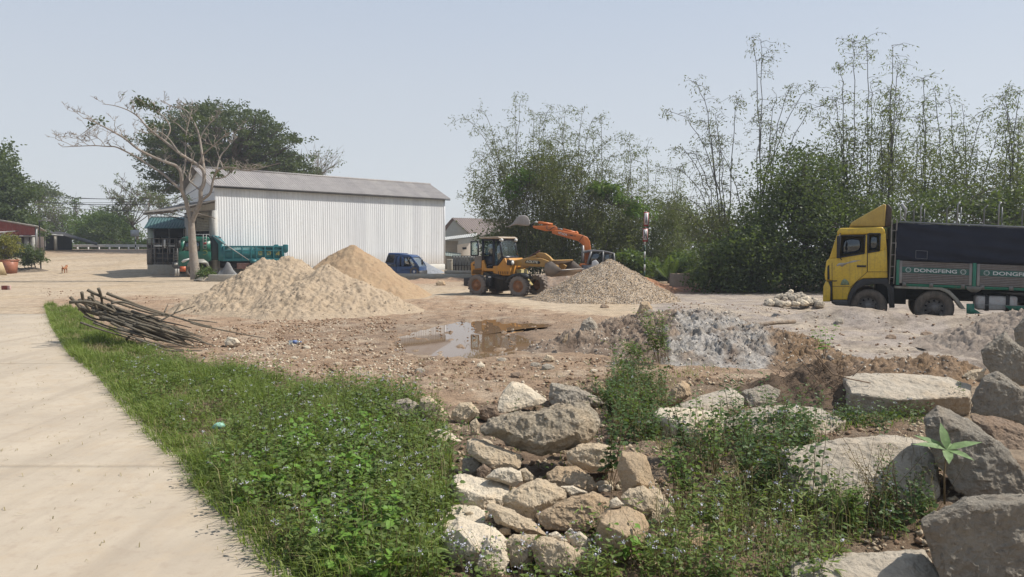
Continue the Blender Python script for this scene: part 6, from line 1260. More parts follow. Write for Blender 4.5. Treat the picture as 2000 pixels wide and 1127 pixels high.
# ================================================================ ROCKS AND RUBBLE
from mathutils.bvhtree import BVHTree
r_beige = rockmat('beige_broken_stone', (.55, .45, .32), (.43, .35, .25), (.27, .225, .17), .7, 3.5)
r_white = rockmat('white_lime_stone', (.60, .52, .40), (.50, .43, .33), (.33, .30, .27), .6, 3)
r_tan = rockmat('tan_sandstone', (.47, .36, .24), (.39, .29, .19), (.22, .165, .12), .7, 4)
r_grey = rockmat('grey_concrete_lump', (.42, .37, .30), (.32, .28, .225), (.14, .12, .10), .9, 3)
r_boulder = rockmat('pitted_boulder', (.52, .44, .33), (.40, .34, .255), (.15, .125, .10), 1.0, 4.5)
r_slab = rockmat('old_concrete_slab', (.43, .375, .30), (.32, .28, .225), (.20, .175, .145), .6, 2.2)
r_dark = rockmat('dark_concrete_slab', (.33, .30, .25), (.24, .215, .18), (.09, .08, .07), .9, 2.8)
r_brown = rockmat('brown_stone', (.27, .20, .145), (.22, .165, .12), (.14, .10, .075), .7, 4)
def rockmesh(V3, seed, size, rough=1.0, sub=3, mat=None, flat=True):
    bm = bmesh.new()
    for v in V3: bm.verts.new(v)
    r = bmesh.ops.convex_hull(bm, input=bm.verts)
    bmesh.ops.delete(bm, geom=[g for g in set(r['geom_interior']+r['geom_unused']) if isinstance(g, bmesh.types.BMVert)], context='VERTS')
    bmesh.ops.dissolve_limit(bm, angle_limit=R(9), verts=bm.verts, edges=bm.edges)
    bmesh.ops.bevel(bm, geom=list(bm.edges), offset=size*.012, segments=1, affect='EDGES', profile=.5)
    bmesh.ops.triangulate(bm, faces=bm.faces)
    tgt = size/34 if sub >= 3 else size/(9 if sub == 2 else 5)
    for it in range(7):
        es = [e for e in bm.edges if e.calc_length() > tgt*1.4]
        if not es or len(bm.faces) > 14000: break
        bmesh.ops.subdivide_edges(bm, edges=es, cuts=1, use_grid_fill=False); bmesh.ops.triangulate(bm, faces=[f for f in bm.faces if len(f.verts) > 3])
    bm.normal_update(); so = Vector((seed*3.7, seed*1.3, 0)); f = 1/size
    for v in bm.verts:
        p = v.co*f+so
        n1 = mnoise.fractal(p*2.2, 1.0, 2.0, 3); n2 = mnoise.fractal(p*9, .9, 2.1, 3); n3 = abs(mnoise.noise(p*5.5)); n4 = mnoise.noise(p*26)
        n5 = mnoise.cell(p*6+Vector((.5*n1, .5*n2, 0))); v.co += v.normal*size*rough*(.022*n1+.020*n2-.022*n3+.012*n4+.010*n5+.004)
    bm.normal_update(); me = bpy.data.meshes.new('rock'); bm.to_mesh(me); bm.free()
    if not flat: me.polygons.foreach_set('use_smooth', [True]*len(me.polygons))
    return me
def rock(pts, mat, label, lift=0.0, k=.28, t=.6, bulge=.12, rough=1.0, top=.26, seed=None, ridge=None, name='rock', cat='rock', group=None, sub=3, Y0=None):
    """pts: traced outline (photo px). Lowest point stands on the ground (+lift); the outline leans back k metres per metre of
    height; t = thickness behind it relative to its width; ridge = [(px, py, metres toward the viewer)] extra corner points"""
    pts = np.array(pts, float); seed = seed if seed is not None else int(pts.sum()) % 997
    lb = pts[np.argmax(pts[:, 1])]; q = Gt(lb[0], min(lb[1], 1300), lift); Yb = q[1] if Y0 is None else Y0; pb = lb[1]
    ctr = pts.mean(0); wd = np.ptp(pts[:, 0])/FP*Yb; ht = np.ptp(pts[:, 1])/FP*Yb; size = (wd+ht)/2
    def P3(px, py, dd=0): hh = (pb-py)/FP*Yb; return P(px, py, Yb+k*hh+dd)
    up_ = np.clip((ctr[1]-pts[:, 1])/max(np.ptp(pts[:, 1])*.5, 1), 0, 1)                # the upper rim lies farther back: a broken top face
    V = [P3(p[0], p[1], top*size*u_) for p, u_ in zip(pts, up_)]
    V += [P3(*(ctr+(p-ctr)*[.95, .80]), 0) for p, u_ in zip(pts, up_) if u_ > .1]
    V += [P3(*(ctr+(p-ctr)*.62), -bulge*size) for p in pts]
    V += [P3(*(ctr+(p-ctr)*.86), t*size) for p in pts]
    V += [P3(*(ctr+(p-ctr)*.98), t*size*.45) for p in pts]
    if ridge: V += [P3(a, b, -c) for a, b, c in ridge]
    if k >= .9 and lift < .1 and Y0 is None: V += [(v[0], v[1], min(v[2], float(hbase(v[0], v[1]))-.06)) for v in [P3(p[0], p[1]) for p in (ctr+(pts-ctr)*.97)]]   # bedded in the soil
    V = np.array(V); C0 = V.mean(0); C0[2] = V[:, 2].min()
    me = rockmesh(V-C0, seed, size, rough, sub); o = link_mesh(name, me, mat); o.location = C0; tag(o, label, cat, group); return o
def Z4(*p): return [(x/2.77+750, y/2.77+720) for x, y in p]
def Z8(*p): return [(x/4.07+1100, y/4.07+850) for x, y in p]
def Z5(*p): return [(x/2.64+1150, y/2.64+700) for x, y in p]
def Z6(*p): return [(x/2.138+1550, y/2.138+600) for x, y in p]
def Z7(*p): return [(x/4.07+830, y/4.07+850) for x, y in p]
gB = 'broken stones in the foreground pile'
rock(Z4((520, 320), (560, 290), (640, 250), (800, 235), (900, 205), (1010, 185), (1100, 190), (1150, 230), (1168, 300), (1140, 360), (1090, 400), (1000, 430), (860, 465), (790, 450), (740, 410), (640, 360), (530, 345)), r_boulder, 'largest pitted boulder crowning the stone pile, with a dark hollow beneath it', lift=.22, k=.6, t=.5, bulge=.2, rough=1.35, group=gB)
rock(Z4((650, 110), (690, 70), (760, 80), (800, 110), (885, 170), (860, 190), (700, 235), (640, 245), (608, 225), (625, 160)), r_white, 'pale smooth slab standing on edge behind the largest boulder', k=.7, t=.3, bulge=.05, rough=.6, group=gB)
rock(Z4((905, 75), (1040, 100), (1130, 140), (1200, 190), (1150, 215), (1100, 205), (900, 200), (888, 150)), r_grey, 'dark grey block lying behind the right half of the largest boulder', k=.5, t=.5, group=gB)
rock(Z4((1085, 110), (1130, 62), (1170, 75), (1215, 125), (1190, 150), (1110, 135)), r_tan, 'small peaked tan stone behind the dark grey block', group=gB)
rock(Z4((1195, 150), (1240, 112), (1290, 120), (1300, 160), (1240, 190)), r_beige, 'small tan stone half hidden by weeds right of the peaked stone', group=gB)
rock(Z4((10, 210), (60, 170), (130, 160), (200, 200), (200, 290), (60, 280)), r_grey, 'grey rough rock half sunk in the flowering weeds', group=gB)
rock(Z4((195, 165), (245, 145), (300, 190), (345, 250), (330, 300), (230, 290), (195, 220)), r_beige, 'tan flat faced slab leaning against the grey rock in the weeds', t=.3, rough=.6, group=gB)
rock(Z4((370, 230), (410, 185), (470, 180), (510, 220), (520, 240), (450, 295), (400, 295), (362, 265)), r_beige, 'squarish beige rock left of the pale upright slab', group=gB)
rock(Z4((515, 220), (560, 195), (610, 200), (625, 250), (560, 285), (515, 270)), r_brown, 'dark brown stone wedged below the pale upright slab', group=gB)
rock(Z4((465, 290), (500, 265), (515, 300), (510, 360), (470, 365)), r_beige, 'small upright stone touching the left end of the largest boulder', group=gB)
rock(Z4((225, 350), (300, 325), (370, 350), (420, 395), (330, 410), (240, 385)), r_white, 'flat pale stone among the weeds left of the stone pile', k=1.2, group=gB)
rock(Z4((450, 385), (500, 378), (560, 395), (650, 440), (745, 470), (748, 505), (735, 540), (640, 530), (590, 548), (545, 520), (455, 460), (445, 430)), r_beige, 'long pale slab tilted down to the right beneath the largest boulder', lift=.16, k=.8, t=.5, bulge=.12, group=gB, ridge=[(750+600/2.77, 720+470/2.77, .05)])
rock(Z4((425, 485), (480, 480), (530, 500), (540, 560), (480, 580), (425, 560)), r_grey, 'dark stone in the gap under the long pale tilted slab', t=.5, lift=.08, group=gB)
rock(Z4((500, 545), (540, 515), (580, 545), (565, 600), (510, 600)), r_brown, 'small rounded stone in the shade beside the dark stone', lift=.1, group=gB)
rock(Z4((550, 590), (600, 545), (680, 530), (740, 555), (752, 610), (700, 640), (640, 625)), r_white, 'knobbly white stone in the middle of the pile', lift=.12, group=gB)
rock(Z4((735, 545), (765, 535), (810, 580), (805, 610), (760, 620), (740, 580)), r_beige, 'fist sized stone right of the knobbly white stone', lift=.12, group=gB)
rock(Z4((375, 580), (420, 570), (600, 610), (675, 625), (680, 660), (640, 715), (560, 740), (540, 745), (420, 725), (380, 670), (365, 620)), r_white, 'broad flat slab with a dark rough front edge, left side of the pile', lift=.06, k=1.5, t=.25, bulge=.05, group=gB, ridge=[(750+385/2.77, 720+640/2.77, .12), (750+540/2.77, 720+690/2.77, .1)])
rock(Z4((645, 690), (680, 655), (760, 625), (840, 590), (900, 620), (980, 650), (990, 690), (930, 730), (860, 765), (790, 782), (720, 760), (660, 730)), r_beige, 'lens shaped beige rock in the centre of the pile', lift=.08, k=.9, t=.4, bulge=.2, rough=1.2, group=gB)
rock(Z4((985, 450), (1060, 405), (1140, 400), (1230, 420), (1245, 560), (1120, 560), (1040, 530), (990, 500)), r_beige, 'large beige rock under the right end of the largest boulder', lift=.1, group=gB)
rock(Z4((880, 570), (930, 530), (1040, 530), (1130, 590), (1150, 640), (1110, 668), (1000, 640), (890, 610)), r_tan, 'tan orange topped rock in front of the dark hollow', lift=.05, k=.9, group=gB)
rock(Z4((780, 490), (830, 480), (835, 600), (790, 600)), r_grey, 'dark upright stone inside the hollow under the largest boulder', lift=.0, Y0=7.75, group=gB)
rock(Z4((955, 635), (1020, 632), (1100, 670), (1010, 695), (985, 665)), r_white, 'thin pale sliver of stone between the lens shaped rock and the wide brown slab', lift=.12, group=gB)
rock(Z4((820, 790), (880, 755), (960, 715), (1010, 700), (1140, 660), (1215, 700), (1218, 760), (1170, 840), (1100, 885), (960, 880), (870, 870), (840, 830)), r_tan, 'wide tan slab with a rough upright face, right of centre in the pile', lift=.03, k=.45, t=.4, bulge=.05, group=gB)
rock(Z4((555, 735), (600, 730), (700, 770), (800, 825), (850, 860), (880, 905), (800, 900), (740, 890), (660, 860), (600, 830), (575, 780)), r_beige, 'wedge shaped rock pointing right, below the lens shaped rock', lift=.04, k=.7, bulge=.15, group=gB)
rock(Z4((290, 765), (380, 735), (500, 740), (548, 770), (545, 830), (400, 830), (330, 860), (305, 850)), r_white, 'thin flat pale slab above the big tilted block at the left', lift=.05, k=1.8, t=.2, bulge=.03, rough=.6, group=gB)
rock(Z4((320, 880), (400, 800), (480, 830), (600, 860), (675, 930), (655, 1000), (600, 1040), (520, 1075), (440, 1060), (360, 1000), (325, 920)), r_white, 'big pale block tilted to show its smooth top, lower left of the pile', k=.9, t=.5, bulge=.03, rough=.8, group=gB, ridge=[(750+400/2.77, 720+870/2.77, .08), (750+510/2.77, 720+985/2.77, .16)])
rock(Z4((560, 900), (660, 950), (680, 1040), (640, 1130), (540, 1130), (500, 1060)), r_white, 'pale rock at the bottom of the pile behind thin flower stalks', k=.5, group=gB)
rock(Z4((650, 940), (700, 895), (830, 895), (820, 1000), (760, 1090), (680, 1070)), r_beige, 'chalky stone below the wedge shaped rock', group=gB)
rock(Z4((790, 940), (830, 905), (900, 910), (990, 940), (1060, 1000), (1060, 1090), (900, 1130), (820, 1060)), r_beige, 'big pale brown rock at the bottom centre of the pile', group=gB)
rock(Z4((890, 895), (930, 878), (1000, 935), (960, 960), (905, 930)), r_white, 'small white stone lying on the bottom centre rock', lift=.12, group=gB, sub=2)
rock(Z4((1000, 910), (1060, 875), (1120, 930), (1110, 975), (1020, 965)), r_white, 'small cream stone beneath the wide tan slab', lift=.1, group=gB, sub=2)
rock(Z4((975, 892), (1008, 860), (1030, 880), (1005, 912)), r_white, 'smallest cream stone above the small cream one', lift=.14, group=gB, sub=2)
rock(Z4((1030, 970), (1100, 960), (1170, 1050), (1120, 1095), (1050, 1070)), r_beige, 'stone with a yellow flank left of the big round shouldered rock', group=gB)
rock(Z8((245, 850), (275, 650), (370, 570), (500, 560), (640, 620), (685, 720), (640, 850), (520, 980), (380, 1030), (270, 960)), r_tan, 'big round shouldered rock with a smooth shaded side, right end of the pile', k=.45, bulge=.1, t=.7, rough=.7, group=gB, ridge=[(1100+300/4.07, 850+690/4.07, .12), (1100+500/4.07, 850+800/4.07, .2)])
rock(Z8((370, 520), (425, 490), (485, 550), (440, 575), (370, 578)), r_white, 'small stone perched behind the round shouldered rock', lift=.3, group=gB, sub=2)
rock(Z8((465, 122), (600, 135), (665, 165), (690, 250), (740, 420), (700, 470), (560, 430), (475, 470), (430, 260)), r_tan, 'tall upright block standing above the right end of the pile', lift=.16, k=.2, t=.5, bulge=.08, rough=.6, group=gB, ridge=[(1100+600/4.07, 850+380/4.07, .12)])
rock(Z8((640, 420), (745, 415), (850, 540), (930, 690), (860, 715), (740, 745), (670, 700), (700, 560)), r_beige, 'slanting slab running down right from the tall upright block', lift=.0, k=.5, t=.4, group=gB)
rock(Z8((455, 490), (520, 425), (640, 400), (720, 470), (725, 590), (660, 650), (560, 590), (480, 560)), r_beige, 'faceted grey beige stone at the foot of the tall upright block', lift=.1, k=.4, bulge=.15, group=gB)
rock(Z8((700, 790), (800, 730), (900, 700), (1060, 700), (1190, 700), (1180, 820), (1100, 900), (900, 870), (720, 850)), r_tan, 'flat tan stone overgrown with weeds right of the round shouldered rock', k=1.6, t=.3, group=gB)
rock([(818, 1052), (838, 1040), (862, 1055), (850, 1072), (822, 1068)], r_beige, 'small flat stone lying alone in the weeds left of the pile', k=1.2, group=gB, sub=2)
rock([(612, 852), (645, 845), (660, 862), (640, 876), (612, 870)], r_tan, 'small tan clod of earth in the flowering weeds', k=1.0, group=gB, sub=2)
rock([(508, 852), (530, 844), (545, 856), (525, 866)], r_beige, 'small pale stone in the grass at left', k=1.0, group=gB, sub=2)
rg = np.random.default_rng(123)
for i in range(48):
    x, y = poly_px([(890, 870), (1000, 840), (1180, 900), (1330, 1010), (1300, 1060), (1150, 1110), (880, 1110), (860, 980)], 1, rg)[0]; s_ = rg.uniform(7, 17)
    rock([(x+s_*math.cos(t)*rg.uniform(.7, 1.25), y+s_*.65*math.sin(t)*rg.uniform(.7, 1.25)) for t in np.linspace(0, 6.28, 8)[:-1]], (r_white, r_beige, r_tan)[i % 3], 'small broken stone filling a gap in the foreground pile', lift=rg.uniform(-.02, .06), group='small stones between the big ones of the pile', sub=2)
# right hand slabs
gS = 'broken concrete slabs at the right'
rock(Z5((400, 210), (430, 150), (480, 112), (520, 135), (530, 190), (490, 215), (430, 250), (398, 235)), r_tan, 'round topped brown rock on bare earth, left of the pale sloping slabs', bulge=.2, t=.6, group=gS)
rock(Z5((440, 245), (600, 185), (740, 148), (800, 200), (800, 250), (650, 285), (480, 275)), r_slab, 'grey beige slab sloping left, highest of the middle slabs', k=1.6, t=.25, rough=.5, group=gS)
rock(Z5((330, 290), (360, 255), (450, 250), (720, 275), (700, 390), (600, 425), (520, 420), (420, 350)), r_white, 'smooth cream slab partly hidden by dark leaves', k=1.5, t=.25, rough=.5, group=gS)
rock(Z5((790, 170), (920, 135), (1010, 150), (1010, 250), (830, 250)), r_grey, 'mossy grey slab behind the middle slabs', k=1.0, t=.3, group=gS)
rock(Z5((700, 310), (880, 245), (1060, 238), (1200, 255), (1330, 320), (1190, 410), (1000, 425), (880, 400), (720, 380)), r_slab, 'broad flat slab of old concrete left of the long slab', k=2.0, t=.25, rough=.5, group=gS)
rock(Z6((205, 290), (300, 275), (500, 278), (650, 290), (745, 325), (745, 400), (600, 440), (290, 450), (225, 390)), r_slab, 'long thick concrete slab with a lit top and shaded front', k=1.1, t=.3, bulge=.02, rough=.6, group=gS, ridge=[(1550+240/2.138, 600+360/2.138, .28), (1550+450/2.138, 600+385/2.138, .38), (1550+735/2.138, 600+375/2.138, .3)])
rock(Z6((425, 275), (480, 235), (690, 232), (695, 285), (600, 292), (450, 295)), r_beige, 'pale slab lying on the earth behind the long slab', k=1.2, group=gS)
rock(Z6((690, 250), (725, 230), (745, 260), (705, 275)), r_white, 'small pale stone right of the slab on the earth', group=gS, sub=2)
rock(Z6((700, 290), (740, 262), (805, 255), (790, 295), (750, 322)), r_beige, 'yellowish stone at the right end of the long slab', group=gS)
rock(Z6((780, 180), (880, 98), (935, 150), (985, 200), (985, 330), (850, 320), (830, 260), (790, 230)), r_dark, 'dark angular block standing on end at the right edge', lift=.35, k=.05, t=.5, bulge=.03, rough=.8, group=gS)
rock(Z6((920, 90), (965, 40), (1040, 60), (1040, 190), (930, 165)), r_dark, 'topmost dark stone at the right edge of the picture', lift=.5, k=0, t=.4, bulge=.03, group=gS)
rock(Z6((740, 380), (790, 290), (850, 262), (985, 350), (1000, 500), (900, 480), (820, 455), (760, 445)), r_dark, 'dark block under the angular one at the right edge', lift=.1, k=.05, t=.5, bulge=.03, rough=.8, group=gS)
rock(Z6((545, 450), (600, 405), (720, 460), (900, 600), (985, 730), (960, 800), (750, 800), (690, 780), (600, 660), (560, 560)), r_dark, 'big dark slab leaning like a roof, right of the broad leafed plant', lift=.0, k=.15, t=.6, bulge=.04, rough=.8, group=gS)
rock(Z6((740, 450), (850, 455), (985, 500), (1010, 700), (960, 690), (850, 600)), r_brown, 'earth covered stone above the big leaning slab', lift=.2, k=.7, t=.4, group=gS, Y0=7.2)
rock(Z6((525, 890), (620, 850), (720, 790), (1000, 780), (1000, 1200), (640, 1200), (575, 1060)), r_dark, 'huge dark concrete block in the bottom right corner', k=.10, t=.6, bulge=.03, rough=.9, top=.4, group=gS)
rock(Z6((-60, 590), (100, 560), (250, 540), (400, 532), (560, 560), (605, 640), (610, 770), (500, 850), (330, 870), (150, 810), (0, 740)), r_slab, 'wide pale grey slab sloping toward the viewer behind dry stalks', k=1.1, t=.3, bulge=.02, rough=.6, group=gS)
rock(Z6((-20, 1060), (200, 1030), (550, 1012), (620, 1150), (400, 1200), (0, 1200)), r_slab, 'yellowish slab along the bottom edge beside the huge dark block', k=1.4, t=.3, rough=.6, group=gS)
# stones on the mound and yard
gM = 'stones lying on the bare ground'
rock([(1243, 612), (1252, 590), (1266, 588), (1274, 600), (1277, 613), (1262, 618)], r_tan, 'brown pyramid shaped stone on the crest of the ash mound', lift=.42, group=gM, Y0=16.9)
rock([(1130, 650), (1138, 628), (1152, 618), (1163, 628), (1172, 646), (1165, 656), (1145, 658)], r_grey, 'grey pointed lump on the left end of the ash mound', lift=.3, Y0=16.2, group=gM)
rock([(1098, 668), (1103, 655), (1110, 650), (1108, 664), (1102, 670)], r_tan, 'small upright shard on the mound beside the puddle', Y0=15.2, lift=.2, group=gM, sub=2)
rock([(1060, 702), (1068, 692), (1080, 696), (1084, 704), (1072, 708)], r_beige, 'pale stone at the foot of the mound', group=gM, sub=2)
rock([(438, 668), (446, 657), (462, 660), (470, 670), (455, 678), (440, 676)], r_white, 'white stone near the thin end of the branch heap', group=gM, sub=2)
rock([(851, 552), (857, 547), (867, 548), (871, 556), (866, 560), (853, 560)], r_tan, 'reddish boulder on the yard behind the puddle', Y0=41, group=gM, sub=2)
for i, (x, y, s_, m_) in enumerate(((600, 680, 7, r_white), (980, 705, 9, r_grey), (1045, 715, 10, r_grey), (1010, 735, 12, r_brown), (1070, 720, 11, r_grey), (940, 715, 8, r_white), (820, 725, 9, r_grey), (640, 700, 6, r_white), (660, 712, 7, r_beige), (575, 700, 6, r_white), (700, 720, 8, r_beige), (760, 735, 7, r_beige), (1160, 725, 6, r_white), (870, 742, 6, r_beige), (1180, 600, 8, r_brown), (1640, 628, 9, r_grey), (1740, 660, 10, r_brown), (1810, 655, 12, r_brown), (1905, 640, 14, r_brown), (1580, 615, 10, r_beige), (1420, 612, 6, r_grey), (1200, 755, 9, r_brown), (1230, 748, 6, r_beige))):
    a_ = np.random.default_rng(i+70); pts = [(x+s_*math.cos(t)*a_.uniform(.8, 1.25), y-s_*.28+s_*.55*math.sin(t)*a_.uniform(.7, 1.2)) for t in np.linspace(0, 6.28, 8)[:-1]]
    rock(pts, m_, 'small loose stone scattered on the bare earth of the yard', group='small loose stones scattered over the yard', sub=2, k=.9)
# pile of lime stones in front of the truck
rg = np.random.default_rng(90)
for i in range(80):
    u = rg.uniform(-1, 1); hgt = 1-abs(u)**1.5; row = rg.uniform(0, 1); x = 1548+u*56; top_ = 592-hgt*22; y = 595-(595-top_)*row; s_ = rg.uniform(4, 9)
    pts = [(x+s_*math.cos(t)*rg.uniform(.75, 1.25), y+s_*.85*math.sin(t)*rg.uniform(.7, 1.2)) for t in np.linspace(0, 6.28, 8)[:-1]]
    rock(pts, (r_slab, r_grey, r_white, r_grey)[i % 4], 'whitish lime stone in the low pile in front of the yellow truck cab', group='lime stones piled in front of the truck', sub=2, Y0=27.0+row*1.2, bulge=.3, t=.5, rough=1.3)
# log on the mound
lg = MB(); q = [P(x, y, Yp) for x, y, Yp in ((1398, 648, 15.0), (1430, 642, 15.2), (1470, 635, 15.5), (1520, 630, 15.8), (1552, 628, 16.0))]
lg.tube(q, [.055, .06, .05, .04, .045], 9); tag(lg.build('log', rockmat('weathered_log', (.30, .25, .20), (.20, .15, .11), (.12, .09, .065), .6, 6), smooth=True), 'weathered log lying across the white ash mound', 'log')
# block with grey cloth by the bare tree
bb = empty('concrete_block', tuple(P(434, 548, 45.5)), 0, 'low concrete block beside the foot of the bare tree', 'block'); MB().box(-.85, .85, 0, .8, -.1, .36).build('slab', concrete, bb, bevel=.03)
cl = MB(); n = 14; V = []
for j in range(n):
    for i in range(n):
        u = i/(n-1)*2-1; v = j/(n-1); hh = .85*(1-abs(u)**2.2)*(.75+.25*math.sin(u*5+1))+.03*math.sin(u*17+v*4); V.append((u*.62+.05*math.sin(v*7), v*.7, max(hh*(1-(2*v-1)**4), 0)))
cl.add(V, [(j*n+i, j*n+i+1, (j+1)*n+i+1, (j+1)*n+i) for j in range(n-1) for i in range(n-1)]); o = cl.build('covered_pump', paint('grey_cloth', (.20, .20, .20), (.13, .13, .13), 4, .9, dirt=.3), None, smooth=True)
p_ = P(440, 541, 45.7); o.location = (p_[0], p_[1], .36); tag(o, 'grey cloth draped over something on the concrete block', 'cover')
bpy.context.view_layer.update()
# pebbles and clods too many to count
def pebbles(name, polys, n, smin, smax, mat, seed, label, lift=.0, cat='pebbles', hfun=None):
    rg = np.random.default_rng(seed); xy = []
    for poly, frac in polys:
        W_ = np.array([G0(*p) for p in poly]); lo, hi = W_[:, :2].min(0), W_[:, :2].max(0); k = int(n*frac); got = 0
        while got < k:
            c = rg.uniform(lo, hi, (k*4, 2)); px, py = proj(c[:, 0], c[:, 1], 0*c[:, 0]); c = c[inpoly(px, py, poly)]
            c = c[fbm(c[:, 0]*.8+seed, c[:, 1]*.8, 3) > rg.uniform(-.5, .35, len(c))]; xy.append(c[:k-got]); got += len(c[:k-got])
    xy = np.concatenate(xy); n = len(xy); z = hbase(xy[:, 0], xy[:, 1])
    if hfun is not None: z = np.maximum(z, hfun(xy))
    base = np.array([(1, 0, 0), (-1, 0, 0), (0, 1, 0), (0, -1, 0), (0, 0, 1), (0, 0, -1)], float); Fb = np.array([(0, 2, 4), (2, 1, 4), (1, 3, 4), (3, 0, 4), (2, 0, 5), (1, 2, 5), (3, 1, 5), (0, 3, 5)])
    s = smin+(smax-smin)*rg.uniform(0, 1, n)**3; V = base[None]*s[:, None, None]*rg.uniform(.5, 1.3, (n, 6, 1))*np.array([1, 1, .7]); a = rg.uniform(0, 6.28, n)
    tl = rg.uniform(-.5, .5, n); x = V[..., 0]*np.cos(a)[:, None]-V[..., 1]*np.sin(a)[:, None]; y = V[..., 0]*np.sin(a)[:, None]+V[..., 1]*np.cos(a)[:, None]; zz_ = V[..., 2]+x*tl[:, None]
    V = np.stack([x+xy[:, 0:1], y+xy[:, 1:2], zz_+(z+s*.25+lift)[:, None]], -1).reshape(-1, 3); F = (Fb[None]+6*np.arange(n)[:, None, None]).reshape(-1, 3)
    o = link_mesh(name, fastmesh(name, V, F), mat); tag(o, label, cat, kind='stuff'); return o
mudp = [(330, 650), (560, 625), (760, 620), (800, 700), (1000, 700), (1150, 700), (1340, 720), (1500, 745), (1150, 770), (820, 770), (560, 730), (360, 690)]
stony = [(430, 665), (600, 670), (800, 700), (820, 755), (640, 735), (450, 705)]
gA = [(60, 560), (400, 585), (800, 585), (1000, 600), (1250, 640), (1330, 700), (600, 640), (200, 640)]
whp = [(1300, 590), (1600, 600), (1990, 640), (1990, 690), (1900, 700), (1560, 690), (1350, 625)]
pilep = [(860, 800), (1150, 740), (1500, 740), (1700, 800), (1950, 900), (1900, 1120), (880, 1120)]
pebbles('pebbles', [(mudp, .55), (stony, .25), (whp, .2)], 3600, .005, .045, r_white, 1, 'pale pebbles and stone chips strewn over the brown earth')
pebbles('earth_clods', [(mudp, .5), (gA, .2), (whp, .15), (pilep, .15)], 9000, .006, .055, sandmat('clod_earth', (.34, .225, .145), (.27, .18, .12), (.16, .105, .07), 5), 2, 'brown clods of earth strewn over the muddy ground', cat='clods')
pebbles('stone_chips', [(pilep, 1)], 5000, .008, .045, r_beige, 3, 'stone chips lying between the broken slabs')
# loose grains lying on the heaps
def grains(key, parent, n, smin, smax, mats, seed, name='loose_stones'):
    V0, ctr = HV[key]; rg = np.random.default_rng(seed); par = parent
    base = np.array([(1, 0, 0), (-1, 0, 0), (0, 1, 0), (0, -1, 0), (0, 0, 1), (0, 0, -1)], float); Fb = np.array([(0, 2, 4), (2, 1, 4), (1, 3, 4), (3, 0, 4), (2, 0, 5), (1, 2, 5), (3, 1, 5), (0, 3, 5)])
    for k, m_ in enumerate(mats):
        c = V0[rg.integers(0, len(V0), n//len(mats))]; q = len(c); s = smin+(smax-smin)*rg.uniform(0, 1, q)**2.5; c = c+np.concatenate([rg.normal(size=(q, 2))*.03, (s*.2)[:, None]], 1)
        V = (base[None]*s[:, None, None]*rg.uniform(.5, 1.3, (q, 6, 1)))@np.linalg.qr(rg.normal(size=(q, 3, 3)))[0]+c[:, None]
        o = link_mesh(name, fastmesh(name, V.reshape(-1, 3), (Fb[None]+6*np.arange(q)[:, None, None]).reshape(-1, 3)), m_, par); o['kind'] = 'stuff'
dk = plain('dark_pebble', (.21, .165, .125, 1)); lt0 = plain('light_pebble', (.48, .42, .34, 1)); tn = plain('tan_pebble', (.44, .32, .20, 1)); gy = plain('grey_pebble', (.34, .30, .26, 1))
grains([k for k in HV if k.startswith('gravel_heap')][0], gv, 20000, .012, .034, [dk, lt0, tn, tn, gy], 5)
grains('moundlong low', ash, 3600, .008, .04, [sandmat('mound_clod', (.33, .28, .235), (.27, .22, .18), (.2, .165, .135), 5), lt0, sandmat('ash_clod', (.42, .39, .35), (.36, .33, .30), (.28, .25, .22), 5)], 6, 'clods') if 'moundlong low' in HV else grains([k for k in HV if k.startswith('ash_mound')][0], ash, 3600, .008, .04, [sandmat('mound_clod', (.33, .28, .235), (.27, .22, .18), (.2, .165, .135), 5), lt0, sandmat('ash_clod', (.42, .39, .35), (.36, .33, .30), (.28, .25, .22), 5)], 6, 'clods')
for k_, o_ in (('sand_heaplarge pa', 'sand_heap'), ):
    grains(k_, bpy.data.objects[o_], 1300, .010, .04, [sandmat('damp_sand_clod', (.37, .295, .215), (.31, .245, .18), (.22, .17, .125), 6)], 7, 'sand_clods')
# ================================================================ PLANTS
def sample_world(poly, dens, rg, xr=None, mask=None, thin=None):
    W_ = np.array([G0(*p) for p in poly]); lo, hi = W_[:, :2].min(0), W_[:, :2].max(0); n = int(dens*np.prod(hi-lo)); c = rg.uniform(lo, hi, (n, 2))
    px, py = proj(c[:, 0], c[:, 1], 0*c[:, 0]); c = c[inpoly(px, py, poly)]
    if thin is not None: c = c[fbm(c[:, 0]*thin[0]+thin[2], c[:, 1]*thin[0], 3) > rg.uniform(thin[1]-.25, thin[1]+.25, len(c))]
    return c
def blades(c, h, w_, rg, lean=.5, z0=None, wind=(0, 0)):
    n = len(c); hh = h*rg.uniform(.45, 1.3, n); a = rg.uniform(0, 6.28, n); ln = rg.uniform(.15, 1, n)*lean; d = np.stack([np.cos(a)+wind[0], np.sin(a)+wind[1], 0*a], -1); s = np.stack([-np.sin(a), np.cos(a), 0*a], -1)*(w_*rg.uniform(.6, 1.4, n))[:, None]
    b = np.concatenate([c, (hbase(c[:, 0], c[:, 1])-.01 if z0 is None else z0)[:, None]], 1); up = np.array([0, 0, 1.0])
    m = b+d*(hh*ln*.35)[:, None]+up*(hh*.6)[:, None]; t = b+d*(hh*ln*1.1)[:, None]+up*(hh*(1-.45*ln))[:, None]
    V = np.stack([b-s, b+s, m+s*.8, m-s*.8, t+s*.12, t-s*.12], 1); F = (np.array([(0, 1, 2, 3), (3, 2, 4, 5)])[None]+6*np.arange(n)[:, None, None]).reshape(-1, 4)
    return V.reshape(-1, 3), F
